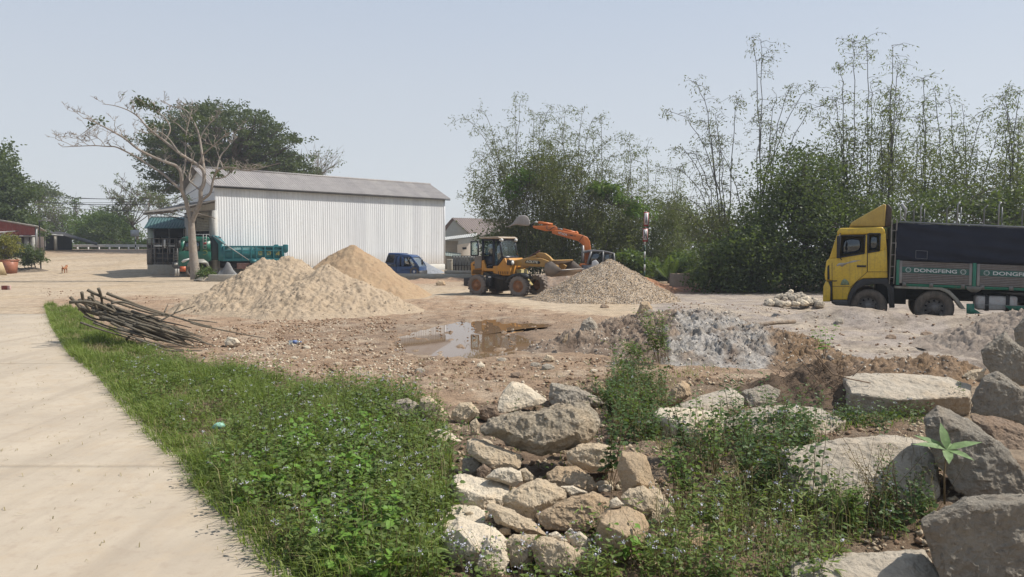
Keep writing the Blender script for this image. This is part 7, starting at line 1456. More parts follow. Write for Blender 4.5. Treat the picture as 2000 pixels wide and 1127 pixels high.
def leaves5(pos, d, nrm, L, Wd, fold=.25):
    """folded oval leaves: 7 vertices, four quads"""
    n = len(pos); d = d/np.linalg.norm(d, axis=1)[:, None]; s = np.cross(d, nrm); s /= np.maximum(np.linalg.norm(s, axis=1), 1e-6)[:, None]; u = np.cross(s, d)
    L = L[:, None]; Wd = Wd[:, None]; a = pos; dn = -u*Wd*fold*0
    l1 = a+d*L*.3+s*Wd*.85+u*Wd*fold; r1 = a+d*L*.3-s*Wd*.85+u*Wd*fold; l2 = a+d*L*.65+s*Wd*.7+u*Wd*fold*.7-u*L*.06; r2 = a+d*L*.65-s*Wd*.7+u*Wd*fold*.7-u*L*.06
    c2 = a+d*L*.5-u*L*.02; tp = a+d*L-u*L*.2
    V = np.stack([a, l1, l2, tp, c2, r2, r1], 1).reshape(-1, 3); F = (np.array([(0, 1, 2, 4), (4, 2, 3, 3)[:4], (0, 4, 5, 6), (4, 3, 5, 5)[:4]])[None]+7*np.arange(n)[:, None, None]).reshape(-1, 4)
    return V, F
def leaf_tris(pos, d, nrm, L, Wd, fold=.25):
    n = len(pos); d = d/np.linalg.norm(d, axis=1)[:, None]; s = np.cross(d, nrm); s /= np.maximum(np.linalg.norm(s, axis=1), 1e-6)[:, None]; u = np.cross(s, d)
    L = np.asarray(L)[:, None]; Wd = np.asarray(Wd)[:, None]
    l1 = pos+d*L*.28+s*Wd*.85+u*Wd*fold; r1 = pos+d*L*.28-s*Wd*.85+u*Wd*fold; l2 = pos+d*L*.62+s*Wd*.75+u*Wd*fold*.7-u*L*.06; r2 = pos+d*L*.62-s*Wd*.75+u*Wd*fold*.7-u*L*.06; tp = pos+d*L-u*L*.18; c = pos+d*L*.45-u*L*.02
    V = np.stack([pos, l1, l2, tp, r2, r1, c], 1).reshape(-1, 3); F = (np.array([(0, 1, 6), (1, 2, 6), (2, 3, 6), (3, 4, 6), (4, 5, 6), (5, 0, 6)])[None]+7*np.arange(n)[:, None, None]).reshape(-1, 3)
    return V, F
def weeds(c, h, rg, nodes=7, L=.05, Wd=.018, per=2, spread=.22, z0=None, side=True):
    """leafy stems; returns stems (V, F), leaves (V, F), tips"""
    n = len(c); hh = h*rg.uniform(.5, 1.35, n); z = hbase(c[:, 0], c[:, 1]) if z0 is None else z0; b = np.concatenate([c, z[:, None]], 1); ln = rg.normal(size=(n, 2))*spread; top = b+np.concatenate([ln*hh[:, None], hh[:, None]], 1)
    sw = .0022; s = np.array([[sw, 0, 0]]); SV = np.stack([b-s, b+s, top+s*.5, top-s*.5], 1).reshape(-1, 3); SF = np.arange(len(SV)).reshape(-1, 4)
    f = (np.arange(nodes)+.8)/nodes; node = b[:, None]+(top-b)[:, None]*f[None, :, None]; node[..., :2] += (ln*hh[:, None])[:, None]*(f[None, :, None]**2-f[None, :, None])*.6
    a0 = rg.uniform(0, 6.28, (n, 1, 1)); a = a0+np.arange(nodes)[None, :, None]*1.57+np.arange(per)[None, None]*2*math.pi/per+rg.normal(size=(n, nodes, per))*.35; el = rg.uniform(-.25, .75, (n, nodes, per))
    d = np.stack([np.cos(a)*np.cos(el), np.sin(a)*np.cos(el), np.sin(el)], -1).reshape(-1, 3); pos = np.repeat(node.reshape(-1, 1, 3), per, 1).reshape(-1, 3)+d*.018*rg.uniform(.3, 2.6, (n*nodes*per, 1)); nr = np.array([[0, 0, 1.0]])+rg.normal(size=d.shape)*.35
    sz = rg.uniform(.55, 1.3, len(d))*(1.15-.45*np.tile(np.repeat(f, per), n)); V, F = leaf_tris(pos, d, nr, L*sz, Wd*sz)
    return (SV, SF), (V, F), top
def stuff(name, parts, mat, label, cat):
    V = []; F = []; o = 0
    for v, f in parts: V.append(v); F.append(f+o); o += len(v)
    ob = link_mesh(name, fastmesh(name, np.concatenate(V), np.concatenate(F)), mat); return tag(ob, label, cat, kind='stuff')
gm_grass = leafmat('verge_grass', (.115, .185, .036), (.17, .24, .046), 1.6, .4, (.30, .31, .10)); gm_dry = leafmat('dry_grass', (.24, .19, .09), (.30, .24, .13), 2, .2, (.34, .29, .17))
gm_weed = leafmat('weed_leaf', (.075, .135, .025), (.11, .175, .033), 2.2, .35, (.17, .24, .055)); gm_bright = leafmat('bright_weed_leaf', (.115, .225, .033), (.15, .28, .042), 3, .35, (.20, .34, .06))
gm_weedo = leafmat('olive_weed_leaf', (.085, .145, .03), (.13, .19, .042), 2.5, .35, (.17, .20, .07)); gm_weedd = leafmat('dark_weed_leaf', (.035, .075, .02), (.06, .105, .027), 2.2, .25, (.10, .15, .04)); gm_stem = plain('stem_brown', (.13, .09, .045, 1)); gm_fl = plain('pale_flower', (.50, .50, .55, 1), .9)
rg = np.random.default_rng(33)
GR = [(88, 598), (140, 603), (225, 655), (315, 697), (465, 730), (620, 757), (790, 776), (850, 800), (880, 880), (885, 1000), (850, 1160), (560, 1160), (450, 1015), (380, 950), (330, 880), (250, 790), (150, 705), (105, 640)]
cg = sample_world(GR, 2300, rg, thin=(1.6, -.14, 5)); cg = cg[(cg[:, 0] > edge_x(cg[:, 1])-.07+.10*pn(cg[:, 1]*4, cg[:, 1]*0))]
hN = .35+1.15*ss(-.3, .4, fbm(cg[:, 0]*1.1, cg[:, 1]*1.1, 3)); pt = blades(cg, .19*hN*(1+.0*cg[:, 0]), .0042, rg, .9, wind=(-.25, -.15))
ce = sample_world([(80, 590), (130, 600), (300, 780), (420, 880), (500, 1000), (640, 1160), (540, 1160), (440, 1020), (370, 950), (300, 880), (230, 790), (140, 710), (95, 640)], 1500, rg, thin=(3, -.2, 2)); ce = ce[np.abs(ce[:, 0]-edge_x(ce[:, 1])-.06) < .22]
pe = blades(ce, .14, .0045, rg, .95, wind=(-.5, -.2))
stuff('grass', [pt, pe], gm_grass, 'dense green grass verge between the concrete path and the stones', 'grass')
cd_ = sample_world(GR, 420, rg, thin=(1.2, -.05, 15)); cd_ = cd_[cd_[:, 0] > edge_x(cd_[:, 1])-.05]
mudg = [(700, 745), (830, 700), (900, 700), (1200, 740), (1500, 760), (1700, 790), (1300, 780), (1100, 760), (820, 770)]
cm_ = sample_world(mudg, 120, rg, thin=(1.5, .1, 25)); stuff('dry_grass', [blades(cd_, .16, .004, rg, 1.2), blades(cm_, .08, .004, rg, 1.2)], gm_dry, 'dry straw coloured grass blades mixed through the verge', 'grass')
LU = [(400, 915), (470, 850), (560, 800), (680, 780), (800, 775), (850, 800), (885, 880), (885, 1000), (860, 1160), (590, 1160), (505, 1050), (420, 975)]
W2_ = [(1165, 790), (1190, 745), (1240, 735), (1300, 775), (1300, 830), (1400, 868), (1560, 850), (1600, 900), (1640, 960), (1600, 1010), (1400, 1000), (1330, 985), (1300, 930), (1290, 880), (1200, 870)]
W3_ = [(1150, 1090), (1250, 1050), (1400, 1000), (1560, 985), (1700, 1040), (1600, 1160), (1120, 1160)]
W4_ = [(1600, 838), (1680, 828), (1790, 815), (1815, 840), (1700, 858), (1610, 866)]; W5_ = [(1600, 985), (1720, 950), (1800, 960), (1830, 1040), (1800, 1070), (1700, 1080), (1600, 1060)]
W6_ = [(850, 1085), (1000, 1110), (1200, 1090), (1200, 1170), (850, 1170)]; MID = [(300, 700), (480, 725), (640, 745), (800, 770), (680, 785), (560, 805), (400, 900), (330, 860), (240, 770), (210, 730)]
Hl = rg
LUB = [(400, 925), (480, 880), (600, 850), (720, 860), (790, 930), (760, 1020), (840, 1160), (590, 1160), (505, 1050), (420, 985)]
a1 = sample_world(LU, 78, rg, thin=(1.5, -.12, 3)); a1 = a1[a1[:, 0] > edge_x(a1[:, 1])+.05]
s1, l1, t1_ = weeds(a1, .34, rg, 9, .056, .021)
a2 = sample_world(LUB, 34, rg, thin=(1.3, -.05, 9)); a2 = a2[a2[:, 0] > edge_x(a2[:, 1])+.08]; s2, l2, t2_ = weeds(a2, .30, rg, 7, .088, .034)
a3 = sample_world(W2_, 64, rg, thin=(1.4, -.04, 13)); s3, l3, t3_ = weeds(a3, .46, rg, 12, .060, .023)
a4 = sample_world(W3_, 105, rg, thin=(1.8, -.1, 4)); s4, l4, t4_ = weeds(a4, .22, rg, 7, .042, .016)
a5 = np.concatenate([sample_world(W4_, 60, rg), sample_world(W5_, 110, rg)]); s5, l5, t5_ = weeds(a5, .20, rg, 7, .05, .02)
a6 = sample_world(W6_, 90, rg); s6, l6, t6_ = weeds(a6, .18, rg, 6, .045, .017)
a7 = sample_world(MID, 60, rg, thin=(1.0, -.1, 19)); a7 = a7[a7[:, 0] > edge_x(a7[:, 1])+.1]; s7, l7, t7_ = weeds(a7, .22, rg, 7, .05, .018)
a8 = sample_world([(1180, 765), (1230, 740), (1290, 760), (1300, 790), (1290, 810), (1200, 810)], 26, rg); s8, l8, t8_ = weeds(a8, .26, rg, 8, .05, .019)
rub_ = [(900, 820), (1150, 760), (1500, 760), (1850, 800), (1850, 1100), (900, 1120)]; a9 = sample_world(rub_, 7, rg, thin=(1.5, 0, 29)); s9, l9, t9_ = weeds(a9, .22, rg, 8, .045, .018)
a10 = np.concatenate([sample_world(LU, 26, rg, thin=(1.2, -.1, 61)), sample_world(W3_, 22, rg), sample_world(MID, 14, rg)]); a10 = a10[a10[:, 0] > edge_x(a10[:, 1])+.1]; s10, l10, t10_ = weeds(a10, .30, rg, 12, .085, .009)
a11 = np.concatenate([sample_world(LU, 12, rg), sample_world(W2_, 30, rg), sample_world(W3_, 40, rg), sample_world(W5_, 40, rg)]); s11, l11, t11_ = weeds(a11, .42, rg, 5, .035, .010)
stuff('dry_stalks', [blades(np.repeat(a11, 3, 0)+rg.normal(size=(len(a11)*3, 2))*.03, .40, .0022, rg, .5)], gm_dry, 'dead straw coloured stalks standing among the weeds', 'weeds')
stuff('narrow_leaf_weeds', [l10], gm_grass, 'taller weeds with long narrow leaves among the low ones', 'weeds')
stuff('weeds', [l1, l7, l4, l6], gm_weedo, 'low leafy flowering weeds filling the ground left of and in front of the stones', 'weeds')
stuff('bright_weeds', [l2], gm_bright, 'patches of fresh bright green broad leaved weeds beside the path', 'weeds')
stuff('dark_weeds', [l3, l5, l8, l9], gm_weedd, 'dark leafy weeds growing between the broken slabs at right', 'weeds')
stuff('weed_stems', [s1, s2, s3, s4, s5, s6, s7, s8, s9, s10, s11], gm_stem, 'thin brown stems of the weeds', 'weeds')
gt = np.concatenate([sample_world(W2_, 120, rg), sample_world(W3_, 450, rg), sample_world(LU, 500, rg, thin=(1.5, -.2, 44)), sample_world(W4_, 300, rg), sample_world(W5_, 300, rg), sample_world(rub_, 35, rg, thin=(1.5, .1, 3)), sample_world([(1190, 700), (1330, 690), (1420, 730), (1300, 770), (1180, 760)], 90, rg, thin=(1.5, 0, 3))])
stuff('rough_grass', [blades(gt, .14, .004, rg, 1.0)], gm_grass, 'tufts of rough grass among the slabs and stones', 'grass')
# small puffs of pale flowers
tops = np.concatenate([t1_[rg.random(len(t1_)) < .55], t4_[rg.random(len(t4_)) < .6], t3_[rg.random(len(t3_)) < .2], t6_[rg.random(len(t6_)) < .5], t7_[rg.random(len(t7_)) < .35], t5_[rg.random(len(t5_)) < .3]]); tops = np.concatenate([tops, t10_[rg.random(len(t10_)) < .5]]); tops = tops[fbm(tops[:, 0]*1.6, tops[:, 1]*1.6+3, 3) > rg.uniform(-.3, .2, len(tops))]; idx = np.repeat(np.arange(len(tops)), 8)
pc = tops[idx]+rg.normal(size=(len(idx), 3))*[.011, .011, .005]; n = len(pc); V = leafquads(pc, .009, .0045, rg, 0, 0); V2 = leafquads(pc, .009, .0045, rg, -.3, 0)
Vf = np.concatenate([V, V2]); o = link_mesh('flowers', fastmesh('flowers', Vf, np.arange(len(Vf)).reshape(-1, 4)), gm_fl); tag(o, 'tiny pale lilac flower heads on the weeds', 'flowers', kind='stuff')
pth = [(-300, 1150), (-100, 600), (90, 598), (145, 700), (250, 800), (380, 930), (450, 1020), (560, 1150)]
cq = sample_world(pth, 9, rg); cq = cq[cq[:, 0] < edge_x(cq[:, 1])-.05]; cp2 = sample_world([(80, 600), (150, 700), (260, 800), (390, 940), (450, 1010), (560, 1150), (470, 1150), (330, 930), (180, 760), (60, 640)], 60, rg, thin=(2.5, 0, 8)); cq = np.concatenate([cq, cp2[cp2[:, 0] < edge_x(cp2[:, 1])-.02]])
bb_ = blades(cq, .04, .003, rg, 2.5, z0=np.full(len(cq), .021)); stuff('path_litter', [bb_], gm_dry, 'dry bits of grass and grit lying on the concrete path', 'litter')
# ---- plants one can single out
def plant(name, label, px, py, h, nst, seed, L, Wd, mat, cat='plant', z=0.0, Y0=None, spread=.3, nodes=8, stem_r=.004, per=2, group=None):
    rg = np.random.default_rng(seed); b = Gt(px, py, z) if Y0 is None else P(px, py, Y0); e_ = empty(name, tuple(float(v) for v in b), 0, label, cat, group); st = MB(); LP = []; LD = []; LS = []
    for k in range(nst):
        d = rg.normal(size=2)*spread*h; hh = h*rg.uniform(.7, 1.05); p = curve_pts((rg.normal()*.02*nst**.5, rg.normal()*.02*nst**.5, -.02), (d[0], d[1], hh), (-d[0]*.25, -d[1]*.25, 0), rg, 8, .012); st.tube(p, np.linspace(stem_r, stem_r*.4, 8), 4, False)
        for j in range(nodes):
            f = (j+1)/nodes*.75+.25; q = np.array([np.interp(f*7, range(8), p[:, i]) for i in range(3)]); a0 = j*1.57+rg.uniform(0, .6)
            for m_ in range(per): a = a0+m_*2*math.pi/per; el = rg.uniform(-.3, .6); LD.append((math.cos(a)*math.cos(el), math.sin(a)*math.cos(el), math.sin(el))); LP.append(q); LS.append(rg.uniform(.6, 1.2)*(1.2-.5*f))
    st.build('stem', gm_stem, e_); LD = np.array(LD); LS = np.array(LS); V, F = leaf_tris(np.array(LP)+LD*.01, LD, np.array([[0, 0, 1.0]])+rg.normal(size=LD.shape)*.3, L*LS, Wd*LS)
    link_mesh('leaves', fastmesh('leaves', V, F), mat, e_); return e_
plant('shrub', 'leafy green shrub growing on the face of the ash mound', 1288, 706, .95, 22, 1, .075, .026, gm_weed, 'shrub', spread=.22, nodes=12, z=.05)
plant('shrub', 'low sprawling shrub at the foot of the ash mound, left of the taller one', 1240, 700, .34, 16, 2, .07, .025, gm_weed, 'shrub', spread=.7, nodes=9, z=.05)
plant('weed', 'heart leaved climbing weed in front of the beige rock right of the hollow', 1194, 950, .62, 6, 3, .062, .03, gm_weedd, z=.05, spread=.12, nodes=10)
plant('weed', 'tall drooping leaved weed above the smooth cream slab', 1430, 858, .75, 3, 4, .10, .016, gm_weedd, spread=.1, nodes=12)
plant('weed', 'tall weed with hanging narrow leaves left of the broad flat slab', 1512, 880, .75, 3, 5, .12, .02, gm_weedd, spread=.14, nodes=10)
plant('weed', 'bushy dark weed rising left of the round topped brown rock', 1232, 850, .48, 8, 6, .06, .022, gm_weed, spread=.16, nodes=11)
plant('weed', 'thin tall stem with heart shaped leaves before the wide grey slab', 1592, 1000, .85, 2, 7, .07, .03, gm_weedd, spread=.06, nodes=9)
plant('weed', 'dry reddish weed stalks in front of the wide grey slab', 1712, 1010, .62, 9, 8, .035, .012, leafmat('reddish_leaf', (.12, .08, .035), (.16, .12, .05), 3, .3), spread=.25, nodes=8)
plant('weed', 'second bunch of dry stalks right of the reddish ones', 1752, 1000, .55, 8, 9, .04, .014, gm_weedd, spread=.3, nodes=8)
plant('weed', 'bright leafy weed standing before the round shouldered rock', 1222, 1100, .30, 5, 10, .085, .026, gm_bright, spread=.3, nodes=6)
plant('weed', 'yellow green sprig on top of the dried root bush', 1610, 700, .55, 5, 11, .09, .035, gm_bright, spread=.35, nodes=6, z=.25)
plant('weed', 'tall seed headed weed beside the dark block at right edge', 1885, 810, .45, 5, 12, .05, .018, gm_weedd, spread=.25, nodes=9)
for i, (x, y, h, lb) in enumerate(((1345, 905, .62, 'tall leafy weed between the cream slab and the upright block'), (1395, 930, .7, 'tall dark weed in the hollow below the cream slab'), (1455, 950, .66, 'leafy weed in the middle of the green hollow at right'), (1330, 985, .5, 'bushy weed at the right foot of the upright block'), (1560, 905, .55, 'leafy weed at the left corner of the wide grey slab'), (1262, 815, .38, 'branching weed left of the cream slab, above the hollow'), (1195, 820, .5, 'weed growing against the right end of the largest boulder'), (1650, 1045, .4, 'leafy weed at the lower edge of the wide grey slab'))):
    plant('weed', lb, x, y, h, 7, 80+i, .062, .024, gm_weed if i % 2 else gm_weedd, spread=.2, nodes=12)
for i, (x, y, h) in enumerate(((905, 1130, .34), (960, 1135, .42), (1010, 1140, .36), (1060, 1135, .4), (1120, 1140, .34), (1300, 1110, .36), (1360, 1090, .42), (1440, 1120, .34), (1540, 1090, .4), (1250, 1020, .3), (1310, 1040, .32))):
    e_ = plant('flower_stalk', 'thin bare flower stalk topped with small pale flower heads in the foreground', x, y, h, 3, 40+i, .028, .01, gm_weed, 'flower', spread=.25, nodes=4, stem_r=.0022, group='thin flower stalks in front of the stones')
    rr = np.random.default_rng(i); st = [c_ for c_ in e_.children if c_.name.startswith('stem')][0]; co_ = np.array([v.co[:] for v in st.data.vertices]); tz_ = co_[co_[:, 2] > h*.68]; pk_ = tz_[rr.integers(0, len(tz_), 26)]+rr.normal(size=(26, 3))*.008
    V = leafquads(pk_, .012, .006, rr, 0, 0); link_mesh('flower_heads', fastmesh('flower_heads', V, np.arange(len(V)).reshape(-1, 4)), gm_fl, e_)
# broad leafed plant, right
bl_ = empty('broad_leaf_plant', tuple(float(v) for v in Gt(1845, 985, .1)), 0, 'young plant with five long pale green leaves in a star, before the leaning dark slab', 'plant'); rr = np.random.default_rng(4)
MB().tube([(0, 0, 0), (.0, .02, .22), (.0, .0, .42)], [.008, .006, .005], 6).build('stem', gm_stem, bl_)
for a, el, L in ((3.3, .35, .28), (1.4, 1.15, .22), (-.1, .4, .27), (2.5, .5, .24), (.7, .2, .2), (4.3, -.1, .2), (5.3, .0, .2)):
    d = np.array([math.cos(a)*math.cos(el), math.sin(a)*math.cos(el), math.sin(el)]); V, F = leaf_tris(np.array([[0, 0, .42]]), d[None], np.array([[0, -.35, 1.0]]), [L], [.042], .2); link_mesh('leaf', fastmesh('leaf', V, F), leafmat('pale_leaf', (.16, .24, .10), (.19, .28, .12), 2, .35) if a == 3.3 else bpy.data.materials['pale_leaf'], bl_)
# dried root bush between the mound and the long slab
db = empty('dried_bush', tuple(float(v) for v in Gt(1620, 790, 0)), 0, 'heap of dried brown roots and twigs between the ash mound and the long slab', 'bush'); mb = MB(); rr = np.random.default_rng(8)
for k in range(420):
    a = rr.uniform(0, 6.28); r_ = rr.uniform(0, .75); p0 = np.array([math.cos(a)*r_*1.1, math.sin(a)*r_*.8+.3, rr.uniform(0, .5)*(1-r_/1.3)]); d = rr.normal(size=3); d /= np.linalg.norm(d); L = rr.uniform(.2, .6); mb.tube(curve_pts(p0, p0+d*L*[1, 1, .6]+[0, 0, .05], rr.normal(size=3)*.18*L, rr, 6, .05), np.linspace(rr.uniform(.003, .009), .0015, 6), 4, False)
twm = rockmat('dry_twig', (.20, .145, .10), (.14, .10, .07), (.09, .065, .05), .2, 8)
mb.build('twigs', twm, db); pk = [(0, .35, .52, .75), (-.6, .5, .3, .5), (.65, .4, .3, .5)]
o = heap('root_earth', [(db.location.x+a_, db.location.y+b_, c_, s_) for a_, b_, c_, s_ in pk], .6, sandmat('root_soil', (.16, .115, .08), (.12, .085, .06), (.07, .05, .035), 6), None, None, amp=.1, fr=5, res=.04, ridged=.8); o.location = Vector(o.location)-Vector(db.location); o.location.z = -db.location.z; o.parent = db
del_keys = [k for k in ('label', 'category') if k in o]
for k in del_keys: del o[k]
for i, (pts, r_) in enumerate(((((1590, 690), (1625, 730), (1660, 740), (1700, 748)), .008), (((1665, 735), (1680, 720), (1700, 700)), .006), (((1535, 660), (1560, 700), (1640, 790)), .006))):
    q = [P(x, y, 9.6+.2*i) for x, y in pts]; mb = MB(); mb.tube(np.array(q)-np.array(db.location), r_, 5); mb.build('long_twig', twm, db)
# ---- heap of cut branches
gm_b = rockmat('cut_branch_bark', (.155, .135, .105), (.105, .095, .075), (.06, .052, .042), .5, 6)
rr = np.random.default_rng(17); BY = lambda y: Gt(300, y)[1]
def stick(pts, r0, r1, Yb, k, label='cut grey branch in the long heap on the grass beside the yard', grp='cut branches heaped on the verge', thin=True):
    q = []
    for (x, y), dy in zip(pts, np.linspace(0, k, len(pts))): q.append(P(x, y, Yb+dy))
    q = np.array(q); tt = np.linspace(0, len(q)-1, 12); f = np.stack([np.interp(tt, range(len(q)), q[:, i]) for i in range(3)], 1); f[1:-1] = (f[:-2]+2*f[1:-1]+f[2:])/4
    f[:, 2] = np.maximum(f[:, 2], hbase(f[:, 0], f[:, 1])+r0); O_ = f[0].copy(); o = MB().tube(f-O_, np.linspace(r0, r1, 12), 7).build('cut_branch', gm_b, smooth=True); o.location = O_; tag(o, label, 'branch', grp); return o
zS = lambda *p: [(x/4.762+120, y/4.762+540) for x, y in p]
named = [((75, 240), (230, 232), (330, 250), (420, 290), (500, 330)), ((80, 190), (150, 260), (210, 345), (300, 395), (400, 410)), ((190, 145), (200, 220), (260, 320), (400, 380), (560, 430)), ((240, 125), (320, 165), (420, 210), (560, 260), (800, 340), (1000, 370)), ((285, 160), (300, 240), (340, 320), (500, 380)), ((345, 110), (370, 180), (380, 260), (480, 330)), ((420, 155), (500, 190), (620, 230), (760, 290), (980, 350), (1220, 430), (1400, 470)),
         ((250, 200), (280, 190), (300, 230), (380, 300), (640, 370), (900, 360)), ((460, 250), (520, 235), (600, 240), (700, 280), (860, 330), (960, 350)), ((470, 280), (510, 330), (560, 400), (640, 460), (700, 490), (780, 590)), ((600, 590), (690, 500), (720, 430), (680, 380), (650, 365)), ((900, 420), (1000, 370), (1080, 330), (1245, 275)), ((960, 330), (990, 260)), ((1050, 340), (1105, 255)), ((1200, 430), (1300, 460), (1500, 500), (1700, 540), (1900, 575)), ((800, 545), (900, 580), (1060, 588)), ((720, 380), (780, 370), (860, 430), (940, 490), (1010, 540)), ((1000, 470), (1100, 530), (1230, 620)), ((1180, 400), (1300, 410), (1450, 430))]
lab = {0: 'pale branch hooking out to the far left end of the heap', 3: 'thick straight branch along the top of the branch heap', 6: 'long branch on top, its cut end toward the puddle side', 9: 'kinked branch bending down across the front of the heap', 10: 'forked thin branch propped on the grass before the heap', 11: 'dark bare twig pointing up right out of the heap', 14: 'longest thin branch, its tip lying on the bare earth at right', 15: 'thin curved branch lying loose on the grass below the heap', 18: 'short thin branch poking out behind the right end of the heap'}
for i, pts in enumerate(named): stick(zS(*pts), .036 if i < 8 else (.028 if i < 11 else .018), .018 if i < 9 else .010, 16.6-rr.uniform(0, .8), .3, **({'label': lab[i]} if i in lab else {}))
for i in range(84):
    x0 = rr.uniform(150, 700); y0 = 190+(x0-180)*.30+rr.uniform(0, 150 if i % 3 else 260); L = rr.uniform(450, 800); sl = rr.uniform(.28, .40); p = [(x0+L*t, y0+L*sl*t*(1-.1*t)+rr.normal()*9) for t in np.linspace(0, 1, 5)]
    stick(zS(*p), rr.uniform(.016, .034), .010, 17.2-1.3*(y0-180)/290-rr.uniform(0, .3), rr.uniform(-.1, .3))
# ---- bottle, litter, dog, potted shrub, board, bricks
bo = empty('plastic_bottle', tuple(float(v) for v in Gt(575, 672)), R(8), 'clear plastic bottle with a blue label lying on the earth', 'bottle')
o = MB().tube([(-.12, 0, .045), (-.10, 0, .045), (.05, 0, .045), (.10, 0, .045), (.13, 0, .045)], [.038, .042, .042, .022, .018], 12).build('body', glassmat('clear_plastic', (.8, .87, .9), .35, .15), bo, smooth=True); MB().tube([(-.03, 0, .045), (.05, 0, .045)], [.0435, .0435], 12).build('label_band', paint('label_blue', (.12, .2, .45)), bo); MB().cyl((.13, 0, .045), (.155, 0, .045), .019, n=10).build('cap', paint('cap_blue', (.1, .2, .5)), bo)
lt_ = MB().prism([(-.07, 0), (-.02, .05), (.05, .06), (.08, .01), (.03, -.01)], -.04, .04).build('litter', paint('pale_green_plastic', (.3, .55, .42), dirt=.2)); lt_.location = Gt(425, 835, .1); tag(lt_, 'scrap of pale green plastic caught in the grass', 'litter')
for (x0, x1, lb, mt) in ((2.6, 13.5, 'dark red brick lying on the path edge, left of its smaller piece', paint('brick_red', (.22, .045, .035), dirt=.25)), (14.5, 19, 'small red and white painted block beside the brick', paint('brick_pink', (.45, .2, .17), (.5, .45, .42), 30, dirt=.2))):
    Yb = G0(10, 566)[1]; s0 = P(x0, 566, Yb); s1 = P(x1, 558, Yb); o = MB().box(0, s1[0]-s0[0], 0, .1, -.02, max(s1[2]-s0[2], .05)+.0).build('brick', mt, bevel=.006); o.location = s0; tag(o, lb, 'brick')
bd = MB().prism([(-1.2, 0), (.35, 0), (.02, .95), (-1.0, .95)], 0, .06).build('board', paint('cream_board', (.60, .46, .26), dirt=.15)); q = P(3, 524, 52.5); bd.location = (q[0], 52.5, float(hbase(q[0], 52.5))-.02); tag(bd, 'cream board with a slanted edge leaning at the left edge of the picture', 'board')
def bushpx(name, label, cat, poly, Y, mat, ncl, nl, L, seed, dpt, group=None): return leafy(name, label, cat, Y, (np.mean([p[0] for p in poly]), 500), (np.mean([p[0] for p in poly]), np.max([p[1] for p in poly])-8), poly, ncl, .22, nl, L, L*.3, mat, dpt, seed, tr=.05, flat=.9, stems=2, nbr=10, squash=.7)
g_yel = leafmat('yellowish_leaf', (.16, .15, .03), (.22, .20, .04), 2, .3, (.26, .24, .06))
ps = bushpx('potted_shrub', 'yellow green shrub growing in a terracotta pot at left', 'shrub', [(-8, 470), (5, 462), (18, 460), (30, 468), (34, 485), (30, 500), (0, 508), (-10, 495)], 54.5, g_yel, 40, 90, .13, 71, .5)
pot = empty('plant_pot', (float(P(18, 518, 54.2)[0]), 54.2, 0), 0, 'square terracotta plant pot under the yellow green shrub', 'pot'); pz0 = float(hbase(pot.location.x, 54.2))-.05; pz1 = float(P(18, 508, 54.2)[2]); tc_ = paint('terracotta', (.36, .14, .08), (.28, .11, .07), dirt=.3)
mb = MB(); w0, w1 = .33, .42; mb.add([(-w0, -w0, pz0), (w0, -w0, pz0), (w0, w0, pz0), (-w0, w0, pz0), (-w1, -w1, pz1), (w1, -w1, pz1), (w1, w1, pz1), (-w1, w1, pz1)], [(0, 1, 5, 4), (1, 2, 6, 5), (2, 3, 7, 6), (3, 0, 4, 7), (3, 2, 1, 0), (4, 5, 6, 7)]); mb.build('body', tc_, pot); MB().box(-.46, .46, -.46, .46, pz1-.06, pz1+.03).build('rim', tc_, pot)
bushpx('shrub', 'spreading dark green shrub between the pot and the lamp post', 'shrub', [(36, 492), (55, 480), (75, 486), (84, 500), (80, 512), (40, 512)], 56.5, g_dark, 36, 110, .13, 72, .8)
a_ = P(55, 515, 56); heap('soil_bank', [(a_[0], 56.3, float(hbase(a_[0], 56))*0+.3, .3), (a_[0]-1, 56.3, .25, .3)], .3, sandmat('grey_soil', (.2, .16, .12), (.14, .115, .09), (.09, .07, .055), 4), 'low bank of grey soil and roots under the dark green shrub', 'soil bank', amp=.06, fr=3, res=.08)
bushpx('shrub', 'small weedy shrub at the foot of the bare tree beside the truck wheel', 'shrub', [(393, 532), (405, 526), (420, 532), (424, 542), (395, 544)], 46.2, g_mid, 14, 90, .11, 73, .3)
rock([(378, 548), (390, 540), (405, 538), (420, 544), (424, 549), (400, 552)], r_grey, 'small heap of grey chippings at the foot of the bare tree', sub=2, k=1.2, group='small heap', name='chippings', cat='chippings', Y0=45.8, bulge=.5); del bpy.data.objects['chippings']['group']
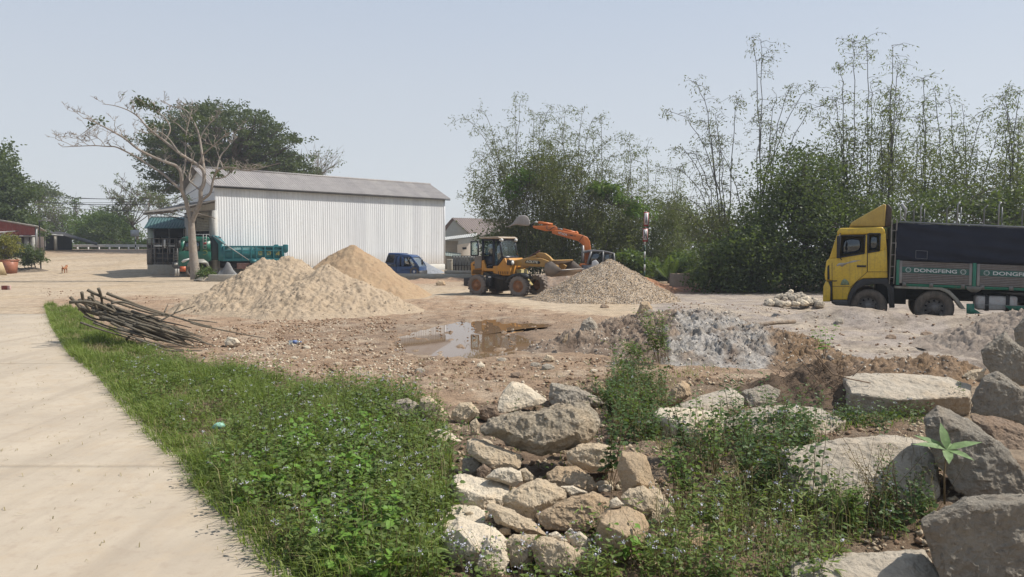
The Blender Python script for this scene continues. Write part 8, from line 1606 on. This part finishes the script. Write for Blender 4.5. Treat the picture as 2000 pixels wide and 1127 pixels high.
# dog seen from behind, tail up
dg = empty('dog', (float(P(126, 523, 54.5)[0]), 54.5, float(hbase(P(126, 523, 54.5)[0], 54.5))), R(100), 'small reddish brown dog standing on the sandy ground with its tail up', 'dog')
me = bpy.data.meshes.new('dog_body'); sk = [(-.2, 0, .36), (0, 0, .37), (.2, 0, .38), (.3, 0, .45), (.38, 0, .52), (.48, 0, .50), (.56, 0, .47), (-.24, .07, .34), (-.2, .08, .2), (-.26, .08, .11), (-.23, .08, .01), (-.24, -.07, .34), (-.2, -.08, .2), (-.26, -.08, .11), (-.23, -.08, .01), (.2, .07, .32), (.21, .07, .16), (.2, .07, .01), (.2, -.07, .32), (.21, -.07, .16), (.2, -.07, .01), (-.3, 0, .42), (-.36, .03, .52), (-.32, .05, .6), (.37, .06, .6), (.37, -.06, .6)]
rd = [.10, .09, .11, .075, .07, .045, .028, .06, .04, .022, .024, .06, .04, .022, .024, .05, .028, .026, .05, .028, .026, .03, .022, .016, .018, .018]
ed = [(0, 1), (1, 2), (2, 3), (3, 4), (4, 5), (5, 6), (0, 7), (7, 8), (8, 9), (9, 10), (0, 11), (11, 12), (12, 13), (13, 14), (2, 15), (15, 16), (16, 17), (2, 18), (18, 19), (19, 20), (0, 21), (21, 22), (22, 23), (4, 24), (4, 25)]
me.from_pydata(sk, ed, []); o = bpy.data.objects.new('body', me); C.objects.link(o); o.parent = dg; o.modifiers.new('skin', 'SKIN'); o.modifiers.new('sub', 'SUBSURF').levels = 1; o.modifiers['sub'].render_levels = 2
for i, v in enumerate(me.skin_vertices[0].data): v.radius = (rd[i], rd[i]); v.use_root = (i == 0)
me.materials.append(paint('dog_coat', (.33, .14, .06), (.26, .11, .05), 8, .9, dirt=0))
# ================================================================ HAZE
hb = MB().box(-270, 270, -45, 425, -2.0, 34).build('haze', None); vm = bpy.data.materials.new('haze_air'); vm.use_nodes = True; nt = vm.node_tree; nt.nodes.clear(); out = nt.nodes.new('ShaderNodeOutputMaterial'); pv = nt.nodes.new('ShaderNodeVolumePrincipled')
pv.inputs['Color'].default_value = (.86, .92, 1, 1); pv.inputs['Density'].default_value = .0007; pv.inputs['Anisotropy'].default_value = .2; nt.links.new(pv.outputs[0], out.inputs['Volume']); hb.data.materials.append(vm); tag(hb, 'thin pale haze in the air', 'haze', kind='stuff')
